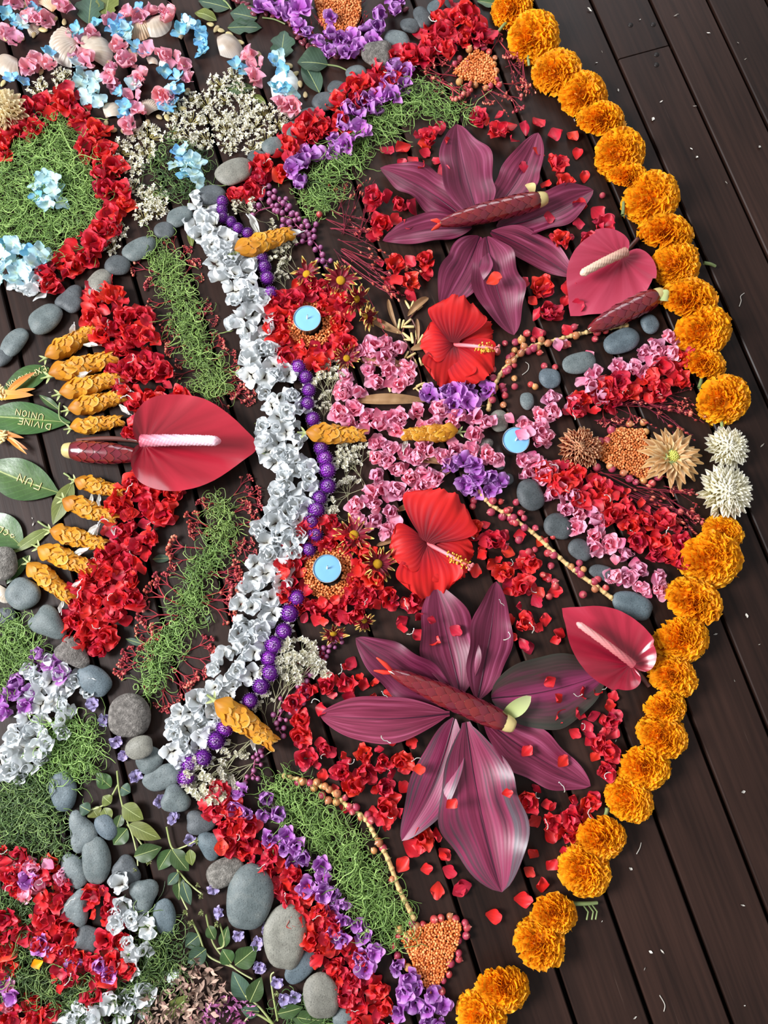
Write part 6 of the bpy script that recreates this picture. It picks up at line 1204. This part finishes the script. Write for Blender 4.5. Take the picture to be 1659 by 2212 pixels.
o, P = leaf((152, 913), (-40, 898), 72, LEAF_G, 'large glossy leaf with the gold words DIVINE UNION', .003, a=1.1, wav=.01, fold=.06, bow=.02); write(o, P, 'UNION', (95, 895), (32, 883), 13, .00066); write(o, P, 'DIVINE', (110, 916), (36, 902), 13, .00066)
o, P = leaf((126, 1064), (-34, 1003), 88, LEAF_G, 'large glossy green leaf with the gold word FUN', .003, a=1.0, wav=.01, fold=.06, bow=.02, side=.02); write(o, P, 'FUN', (90, 1043), (38, 1021), 17, .00075)
o, P = leaf((48, 1182), (-40, 1110), 66, LEAF_G, 'green leaf with partly hidden gold handwriting above the porous stone', .003, wav=.01, fold=.06, side=-.04); write(o, P, '~CD', (34, 1155), (-4, 1132), 13, .0007)
for (A, B_, W, m_, l_) in [((128, 885), (84, 853), 17, LEAF, 'small slim green leaf below the third golden spike'), ((107, 1142), (26, 1195), 26, LEAF_O, 'slim pale leaf lying beside the partly hidden written leaf'), ((157, 1042), (114, 1134), 40, LEAF_O, 'pointed olive leaf beside the FUN leaf'), ((62, 1200), (14, 1262), 26, LEAF, 'dark pointed leaf beside the porous stone'),
      ((382, 840), (410, 870), 24, LEAF_D, 'small dark leaf just above the large anthurium'), ((330, 1208), (372, 1205), 18, LEAF_D, 'small grey-green leaf between red petals and red sprigs'), ((410, 495), (415, 535), 14, LEAF_O, 'dry olive leaf beside the white line'), ((600, 1185), (588, 1205), 12, LEAF_O, 'tiny green leaf in the white line'), ((540, 1765), (530, 1755), 8, LEAF_O, 'tiny leaf near lower violet band'),
      ((1078, 12), (1030, 2), 24, LEAF, 'green leaf at the top edge beside the first marigold'), ((352, 2200), (412, 2150), 40, LEAF_O, 'torn olive leaf lying on the dried chips'), ((445, 1340), (455, 1330), 8, LEAF_D, 'tiny leaf scrap near the white line'), ((272, 1380), (320, 1395), 14, LEAF_D, 'thin green leaf among the red sprigs by the red band'), ((550, 915), (642, 900), 8, LEAF_D, 'thin curved green blade at the tip of the large anthurium'), ((555, 978), (632, 990), 10, LEAF_D, 'thin curved blade below the tip of the large anthurium')]:
    leaf(A, B_, W, m_, l_, seed=A[0])
for (pts, l_) in [([(150, 920), (130, 905), (128, 880), (130, 870)], 'thin curved green stalk joining a slim leaf below the golden spikes'), ([(158, 1042), (150, 1030), (138, 1022)], 'green stalk at the tip of the olive leaf beside the FUN leaf'), ([(108, 1142), (95, 1135), (82, 1126)], 'forked green stalk above the slim pale leaf'), ([(300, 948), (240, 942)], 'x')][:3]:
    A = at(*pts[0], .004); mb = MB(); seg_tube(mb, [at(*q, .004) - A for q in pts], .0012, .0016, 6); tag(link('leaf_stalk', mb.mesh('leaf_stalk', [STEM]), None, A), l_, 'stem')
# strelitzia flowers at the edge
for ctr, sep, l_ in [((-10, 860), [((-20, 862), (78, 858), 22), ((20, 856), (82, 808), 15), ((30, 856), (82, 844), 10)], 'orange bird-of-paradise flower between the EXPANSION and DIVINE UNION leaves'), ((-10, 945), [((-15, 935), (58, 950), 12), ((15, 945), (66, 975), 10), ((20, 945), (64, 985), 9), ((-20, 938), (30, 945), 14)], 'orange bird-of-paradise flower below the DIVINE UNION leaf')]:
    c = at(*ctr); o = link('strelitzia', None, None, (c.x, c.y, 0))
    for (A, B_, W) in sep:
        p, q = at(*A), at(*B_); P = blade((q - p).length, W * mpp(*A), 14, 7, .8, .7, .35, 0, bow=.06); P[..., 2] += .009
        link('sepal', MB().grid(P).mesh('sepal', [BIRD]), o, (p.x - c.x, p.y - c.y, 0), yaw(A[0], A[1], B_[0] - A[0], B_[1] - A[1]))
    for k in range(16):
        x, y = ctr[0] + U(4, 32), ctr[1] + U(-16, 4) + (8 if ctr[1] > 900 else 0); p = at(x, y); s = 12 * mpp(x, y); m = MB(); m.tube([(0, 0, 0), (s * .5, 0, s * .1), (s, 0, 0)], [s * .2, s * .26, s * .16], 6); link('petal_stub', m.mesh('petal_stub', [SLIVER]), o, (p.x - c.x, p.y - c.y, U(.010, .016)), U(0, 6.28))
    tag(o, l_, 'flower')

# ------------------------------------------------------------------ brown pods and cream slivers
PODS = [((795, 688), (870, 724), 18, 'long brown pod from the sideways daisy towards the dark stalks'), ((925, 645), (880, 685), 16, 'brown pod with cream slivers under the red petals'), ((776, 780), (876, 790), 22, 'brown pod lying between two pink petal patches'), ((928, 745), (885, 758), 16, 'short brown pod tucked beneath the upper hibiscus'), ((770, 868), (925, 868), 24, 'longest brown pod below the pink petals'), ((838, 648), (858, 714), 10, 'slim curved brown pod beside the bare twigs'), ((900, 690), (902, 745), 9, 'thin cream and brown pod between slivers'), ((920, 868), (1050, 878), 8, 'thin dry stalk running from the longest brown pod'),
        ((855, 992), (970, 1005), 18, 'brown pod above the lower pink petals'), ((935, 1040), (985, 1005), 16, 'dark brown curled pod beside violet petals'), ((950, 1070), (978, 1100), 14, 'pale brown pod tip behind the lower hibiscus'), ((855, 1105), (925, 1075), 14, 'brown pod between pink petals and the lower hibiscus'), ((812, 1180), (885, 1150), 12, 'brown pod below the lowest pink petals'), ((930, 790), (945, 765), 9, 'small dry pod below the hibiscus stalk'), ((540, 1000), (560, 1000), 6, 'tiny brown pod scrap')]
for (A, B_, W, l_) in PODS[:-1]:
    p, q = at(*A), at(*B_); P = blade((q - p).length, W * mpp(*A), 16, 8, .8, .6, .9, 0, bow=.05, side=U(-.06, .06)); P[..., 2] += .003
    tag(link('seed_pod', MB().grid(P).mesh('seed_pod', [POD]), None, (p.x, p.y, 0), yaw(A[0], A[1], B_[0] - A[0], B_[1] - A[1])), l_, 'pod', 'dry brown pods')
b_ = MB(); b_.tube([(-.5, 0, .13), (-.45, 0, .13), (0, 0, .15), (.45, 0, .13), (.5, 0, .13)], [.05, .10, .13, .13, .08], 6); SLM = b_.mesh('cream_sliver', [SLIVER])
for (x, y, a) in [(862, 700, -80), (870, 702, -75), (880, 698, -40), (882, 708, 0), (878, 728, 40), (882, 736, 5), (890, 732, 80), (900, 725, -90), (908, 735, -60), (912, 732, -55), (878, 768, -60), (888, 770, -30), (850, 776, 45), (845, 780, 20), (898, 785, 70), (908, 783, 75), (918, 782, -60), (925, 778, -60), (930, 790, -50), (880, 660, 60), (890, 660, -70), (895, 662, -60), (895, 675, -50), (905, 668, -40), (840, 838, 70), (900, 838, -30), (908, 832, -20), (918, 840, -10), (905, 846, 40), (920, 832, -20), (925, 848, 0), (884, 800, -50), (838, 792, 10), (860, 712, -80)]:
    s = 22 * mpp(x, y) * U(.8, 1.15); p = at(x, y); tag(link('cream_sliver', SLM, None, (p.x, p.y, .001), yawdeg(x, y, a), s), 'short cream plant sliver scattered among the brown pods', 'plant piece', 'cream slivers by the pods')
for (pts, l_) in [([(905, 665), (880, 695), (868, 720)], 'dark thin stalk under the upper brown pod'), ([(890, 690), (900, 715), (895, 750), (885, 790), (890, 820)], 'dark thin stalk running down among cream slivers'), ([(868, 720), (880, 745), (905, 800), (912, 835)], 'dark branching stalk beside the pink petals')]:
    A = at(*pts[0], .003); mb = MB(); seg_tube(mb, [at(*q, .003) - A for q in pts], .0016, .0012, 5); tag(link('dark_stalk', mb.mesh('dark_stalk', [BSTEM]), None, A), l_, 'stem')

# ------------------------------------------------------------------ leafy wildflower sprigs
def leafy(stems, leaves, buds, label):
    c = at(*stems[0][0]); o = link('leafy_sprig', None, None, (c.x, c.y, 0)); b = MB()
    for s_ in stems: seg_tube(b, [at(*q, .006) - c for q in s_], .0015, .0011, 5)
    link('stem', b.mesh('stem', [CALYX]), o)
    for k, (A, B_, W, m_) in enumerate(leaves): leaf(A, B_, W, (LEAF, LEAF_O, LEAF_D)[m_], None, .005 + .002 * (k % 3), .8, .9, .15, .02, .05, parent=o, seed=k)
    for (x, y) in buds:
        p = at(x, y) - c; s = 22 * mpp(x, y); m = MB()
        for j in range(9): m.grid(xf(petal(s * .5, s * .22, 4, 3, .6, .3, .2), rot(0, -U(.2, 1.2), j * .7), (0, 0, .005)), r=U(0, 1))
        link('flower_bud', m.mesh('flower_bud', [CALYX]), o, (p.x, p.y, .002))
    tag(o, label, 'plant', 'leafy wildflower sprigs')
leafy([[(253, 1665), (258, 1710), (270, 1760), (285, 1800), (295, 1840), (298, 1870)], [(255, 1695), (230, 1735), (195, 1750)], [(275, 1780), (300, 1815), (325, 1850)]],
      [((240, 1700), (208, 1670), 34, 0), ((262, 1700), (282, 1712), 30, 2), ((195, 1752), (172, 1740), 30, 2), ((200, 1745), (212, 1765), 34, 1), ((240, 1735), (222, 1720), 28, 1), ((265, 1740), (310, 1770), 40, 1), ((275, 1790), (245, 1825), 38, 0), ((280, 1780), (348, 1812), 36, 1), ((290, 1850), (350, 1830), 40, 0), ((225, 1745), (238, 1775), 30, 1), ((262, 1760), (252, 1790), 24, 0)], [(298, 1875), (325, 1858)], 'leafy green sprig between the dented pebble and the pebble cluster')
leafy([[(360, 1786), (372, 1832), (395, 1830), (430, 1812)], [(374, 1834), (384, 1880), (390, 1930), (405, 1965)], [(384, 1880), (410, 1910), (435, 1930)]],
      [((370, 1835), (342, 1880), 36, 0), ((372, 1835), (408, 1882), 38, 0), ((385, 1885), (362, 1912), 24, 2), ((390, 1895), (386, 1945), 30, 0), ((395, 1905), (412, 1955), 26, 2), ((410, 1835), (415, 1870), 24, 1)], [(430, 1812), (437, 1932), (405, 1965), (430, 1908)], 'leafy green sprig beside the dark dented pebble')
leafy([[(445, 1975), (455, 2020), (468, 2050), (505, 2090), (545, 2115)], [(415, 1990), (430, 2020), (450, 2065), (505, 2090)], [(475, 1995), (485, 2040), (468, 2050)]],
      [((430, 2020), (400, 2045), 40, 2), ((445, 2050), (405, 2080), 40, 2), ((450, 2000), (465, 2030), 26, 0), ((480, 2048), (492, 2000), 26, 0), ((508, 2085), (556, 2045), 48, 0), ((500, 2080), (480, 2050), 36, 0)], [(415, 1988), (438, 1965), (472, 1992)], 'leafy green sprig beneath the largest egg-shaped stone')
leafy([[(590, 2212), (560, 2175), (530, 2150)], [(600, 2205), (590, 2150), (585, 2110), (592, 2100)], [(590, 2212), (550, 2190), (525, 2210)]],
      [((535, 2160), (502, 2098), 42, 2), ((540, 2165), (565, 2110), 40, 0), ((600, 2190), (655, 2175), 30, 0), ((560, 2185), (520, 2180), 30, 2), ((630, 2195), (700, 2205), 36, 0)], [(600, 2140)], 'leafy green sprig at the bottom frame edge below the notched stone')
LIL = [blossom('lilac_floret', LILAC, 8, 500 + i, L=(.38, .5), el=(2, 25), ruf=.06) for i in range(3)]
for (x, y) in [(200, 1523), (225, 1553), (250, 1600), (268, 1630), (293, 1680), (342, 1732), (375, 1770), (408, 1815), (460, 1918), (475, 1972), (515, 2020), (555, 2038), (560, 2090), (598, 2120), (635, 2155), (612, 2160), (560, 2085), (575, 2010)]:
    scatter('lilac_floret', LIL, [(x, y)], (28, 34), 'small lilac floret in the dotted line along the pebbles', 'flower', 'lilac florets along the pebbles', (.002, .006), .5)

# ------------------------------------------------------------------ dried chips and magenta bits (countless), floor scraps
def bits(reg, sp, m_, L, label, name):
    b = MB()
    for (x, y) in fill(reg, sp):
        l = U(.5, 1.2) * L * mpp(x, y); P = petal(l, l * U(.16, .5), 4, 3, .5, U(-.3, .4), U(0, .5), .1, 1, U(0, 6)); p = at(x, y)
        P = xf(P, rot(U(-.6, .6), U(-.5, .5), U(0, 6.28)), (p.x, p.y, U(.002, .012))); P[..., 2] = np.maximum(P[..., 2], .001); b.grid(P, r=U(0, 1))
    tag(link(name, b.mesh(name, [m_])), label, 'plant bits', None, 'stuff')
bits((Y, [(405, 2085), (440, 2070), (470, 2095), (490, 2120), (500, 2150), (460, 2190), (440, 2220), (330, 2220), (300, 2190), (330, 2150), (350, 2120), (390, 2120)]), 6.5, CHIP, 24, 'pile of dried brown plant chips at the bottom of the frame', 'dried_chips')
bits((Y, [(440, 2180), (480, 2150), (520, 2145), (545, 2170), (540, 2220), (440, 2220)]), 6.5, MAGENTA, 18, 'drift of tiny magenta florets beside the dried chips', 'magenta_florets')
SCM = []
for k in range(4):
    r = np.random.default_rng(900 + k); b_ = MB(); P = petal(1, r.uniform(.25, .8), 5, 4, .5, .2, .3, .1, 1, k); b_.grid(P + np.array([-.5, 0, .05]), r=r.uniform()); SCM.append(b_.mesh('pale_scrap', [SCRAP]))
sp_ = [(1273, 22), (1382, 43), (1460, 34), (1288, 136), (1300, 112), (1530, 72), (1594, 93), (1610, 128), (1428, 220), (1500, 230), (1240, 260), (1335, 195), (1340, 285), (1493, 322), (1505, 340), (1410, 258), (1640, 318), (1568, 395), (1646, 962), (1612, 1330), (1640, 1392), (1586, 1470), (1605, 1710), (1545, 1370), (1362, 1876), (1300, 1990), (1405, 2056), (1430, 2055), (1392, 2092), (1608, 2172), (1371, 2198), (1604, 1955), (1410, 1430), (1320, 1575), (1316, 1595), (1330, 1600), (70, 1120), (72, 1132), (300, 690), (108, 848)]
for (x, y) in sp_: scatter('pale_scrap', SCM, [(x, y)], (5, 11), 'tiny pale plant scrap lying on the dark boards', 'debris', 'pale scraps on the boards', (.0, .001), .1, 0)
for (pts, l_) in [([(1375, 1845), (1382, 1832), (1385, 1820)], 'thin pale stamen thread on the boards below the marigolds'), ([(1597, 662), (1601, 650), (1600, 640), (1608, 633)], 'curled pale stamen on the boards beside the marigold arc'), ([(1425, 2150), (1436, 2170), (1434, 2185)], 'thin pale curved fibre on the lower boards'), ([(1128, 810), (1140, 800), (1142, 788), (1135, 782)], 'curled pale fibre among loose berries')]:
    A = at(*pts[0], .001); mb = MB(); seg_tube(mb, [at(*q, .0014) - A for q in pts], .0007, .0006, 4); tag(link('stamen_thread', mb.mesh('stamen_thread', [SCRAP]), None, A), l_, 'debris')

# ------------------------------------------------------------------ labels: every repeat says which one it is, by what it lies nearest to
LM = [('the upper tea light', 664, 691), ('the lower tea light', 707, 1229), ('the small tea light', 1113, 953), ('the upper hibiscus centre', 978, 740), ('the lower hibiscus centre', 920, 1170), ("the large anthurium's tip", 556, 958), ("the large anthurium's notch", 312, 960),
      ("the pale anthurium's notch", 1345, 556), ("the pale anthurium's tip", 1236, 676), ("the cupped anthurium's tip", 1217, 1313), ("the cupped anthurium's stem end", 1403, 1482), ("the upper cone's scarlet tip", 942, 497), ("the upper cone's pale end", 1170, 441), ("the long brown cone's tip", 838, 1448), ("the long brown cone's pale end", 1095, 1562),
      ('the big round speckled stone', 280, 1546), ('the largest egg-shaped stone', 538, 1945), ('the notched greenish stone', 616, 2037), ('the brownish bottom stone', 694, 2149), ('the three-cornered cracked pebble', 816, 121), ('the large greenish pebble', 506, 373), ('the pear-shaped pale pebble', 37, 735), ('the tapering pebble', 306, 536), ('the pale oval pebble', 215, 613), ('the triangular grey pebble', 106, 1346), ('the smooth long blue-grey pebble', 209, 1473),
      ('the heart-shaped pebble', 380, 1726), ('the dark dented pebble', 432, 1777), ('the deeply pitted pebble', 491, 1880), ('the squarish pebble', 190, 2029), ('the tall smooth pebble', 209, 1857), ('the ridged pebble', 312, 1931), ('the dented blue-grey pebble', 138, 1714), ('the porous round stone', 8, 1217), ('the word FUN', 65, 1030), ('the word EXPANSION', 50, 818), ('the words DIVINE UNION', 70, 905),
      ('the topmost golden spike', 155, 738), ('the lowest golden spike', 108, 1256), ('the short dark red cone', 230, 978), ('the centre golden spike', 725, 941), ('the golden spike by the tea light', 930, 939), ('the last golden spike', 530, 1558), ('the spike above the upper tea light', 570, 528), ('the rust chrysanthemum', 1253, 967), ('the tan chrysanthemum', 1457, 983), ('the larger cream chrysanthemum', 1568, 1061), ('the smaller cream chrysanthemum', 1572, 966),
      ('the bottom lentil triangle', 935, 2060), ('the upper lentil triangle', 1035, 152), ('the top lentil heap', 735, 40), ('the lentil triangle by the arc', 1355, 975), ('the pale cluster in the thread bed', 105, 415), ('the cluster in the thread ring', 400, 362), ('the large pale blue cluster', 45, 575), ('the oak-shaped leaf', 610, 95), ('the folded green leaf', 680, 140), ('the buff chrysanthemum', 5, 238), ('the pearly shell', 610, 188), ('the chalky shell', 208, 112), ('the ribbed cockle shell', 302, 66),
      ('the broad green leaf', 525, 36), ("the largest cordyline leaf's tip", 1084, 1920), ("the level cordyline leaf's tip", 694, 1546), ("the dark cordyline leaf's tip", 1305, 1456), ("the dark-tipped leaf's tip", 868, 1814), ("the tallest upper leaf's tip", 988, 268), ("the dull upper leaf's tip", 824, 365), ("the pointed upper leaf's tip", 1162, 290), ("the downward upper leaf's tip", 1112, 720), ("the lower right leaf's tip", 1274, 1697), ("the curved lower leaf's tip", 768, 1380),
      ('the pebble under the berry stalk', 1342, 738), ('the dark tapering pebble', 1375, 1311), ('the longest brown pod', 848, 868), ('the upper brown pod', 832, 706), ('the face-down daisy', 720, 1366), ('the daisy by the lower hibiscus', 814, 1219), ('the daisy by the bare twigs', 736, 608), ('the smooth dark pebble', 1145, 1070), ('the topmost blue-grey pebble', 948, 18), ('the torn olive leaf', 382, 2175), ('the round pearly disc', 376, 2110), ('the short red cone', 1343, 677), ('the lower green thread tuft', 480, 1130), ('the foot of the upper thread strip', 460, 825), ('the dark pebble in the white line', 457, 422), ('the white patch top', 100, 1460)]
LM = [(n.replace('lower right leaf', 'petal-strewn lower leaf'), at(x, y)) for n, x, y in LM]
def words(k):
    if k < 20: return ORD[k]
    tens = ['twenty', 'thirty', 'forty', 'fifty', 'sixty']; k += 1
    if k % 10 == 0: return ['twentieth', 'thirtieth', 'fortieth', 'fiftieth', 'sixtieth'][k // 10 - 2]
    return tens[k // 10 - 2] + '-' + ORD[k % 10 - 1]
SHORT = {'red_blossom': 'ruffled red blossom', 'red_petal': 'loose single red petal', 'pink_blossom': 'ruffled pink blossom', 'pink_petal': 'loose single pink petal', 'violet_blossom': 'crumpled violet blossom', 'white_blossom': 'crumpled white blossom', 'pale_filament': 'pale curled stamen filament', 'red_sprig': 'branching red sprig with buds', 'bare_twig': 'thin wine-red twigs with tiny buds',
         'berry': 'loose round red or tan berry', 'filler_sprig': 'wiry sprig of tiny white flowers', 'dried_florets': 'dried cream floret cluster', 'blue_floret': 'blue hydrangea floret', 'mint_floret': 'pale mint hydrangea floret', 'rose_blossom': 'rose-pink petal cluster', 'pumpkin_seed': 'flat tan pumpkin seed', 'kidney_bean': 'dark red kidney bean', 'cream_sliver': 'short cream plant sliver', 'lilac_floret': 'small lilac floret', 'pale_scrap': 'tiny pale plant scrap', 'white_tube_flower': None}
KINDS_ = {}
for o in bpy.data.objects:
    k = o.name.split('.')[0]
    if o.parent is None and SHORT.get(k): KINDS_.setdefault(k, []).append(o)
for k, os_ in KINDS_.items():
    pos = np.array([[o.location.x, o.location.y] for o in os_]); lm = np.array([[p.x, p.y] for _, p in LM])
    D = np.hypot(pos[:, None, 0] - lm[None, :, 0], pos[:, None, 1] - lm[None, :, 1])
    rank = D.argsort(0).argsort(0); best = (rank + D * 40).argmin(1)          # rank among ALL of its kind, seen from each landmark
    for i, o in enumerate(os_):
        j = int(best[i]); n = int(rank[i, j])
        o['label'] = SHORT[k] + (', the one nearest ' if n == 0 else ', ' + words(n) + ' nearest ') + ('' if n == 0 else 'to ') + LM[j][0]
seen = {}
for o in bpy.data.objects:
    if o.parent is None and 'label' in o: seen.setdefault(o['label'], []).append(o.name)
print('same label:', [(a, b) for a, b in seen.items() if len(b) > 1][:6], 'long:', [a for a in seen if len(a.split()) > 16])
print('objects', len(bpy.data.objects), 'tris', sum(len(o.data.polygons) * 2 for o in bpy.data.objects if o.type == 'MESH'))
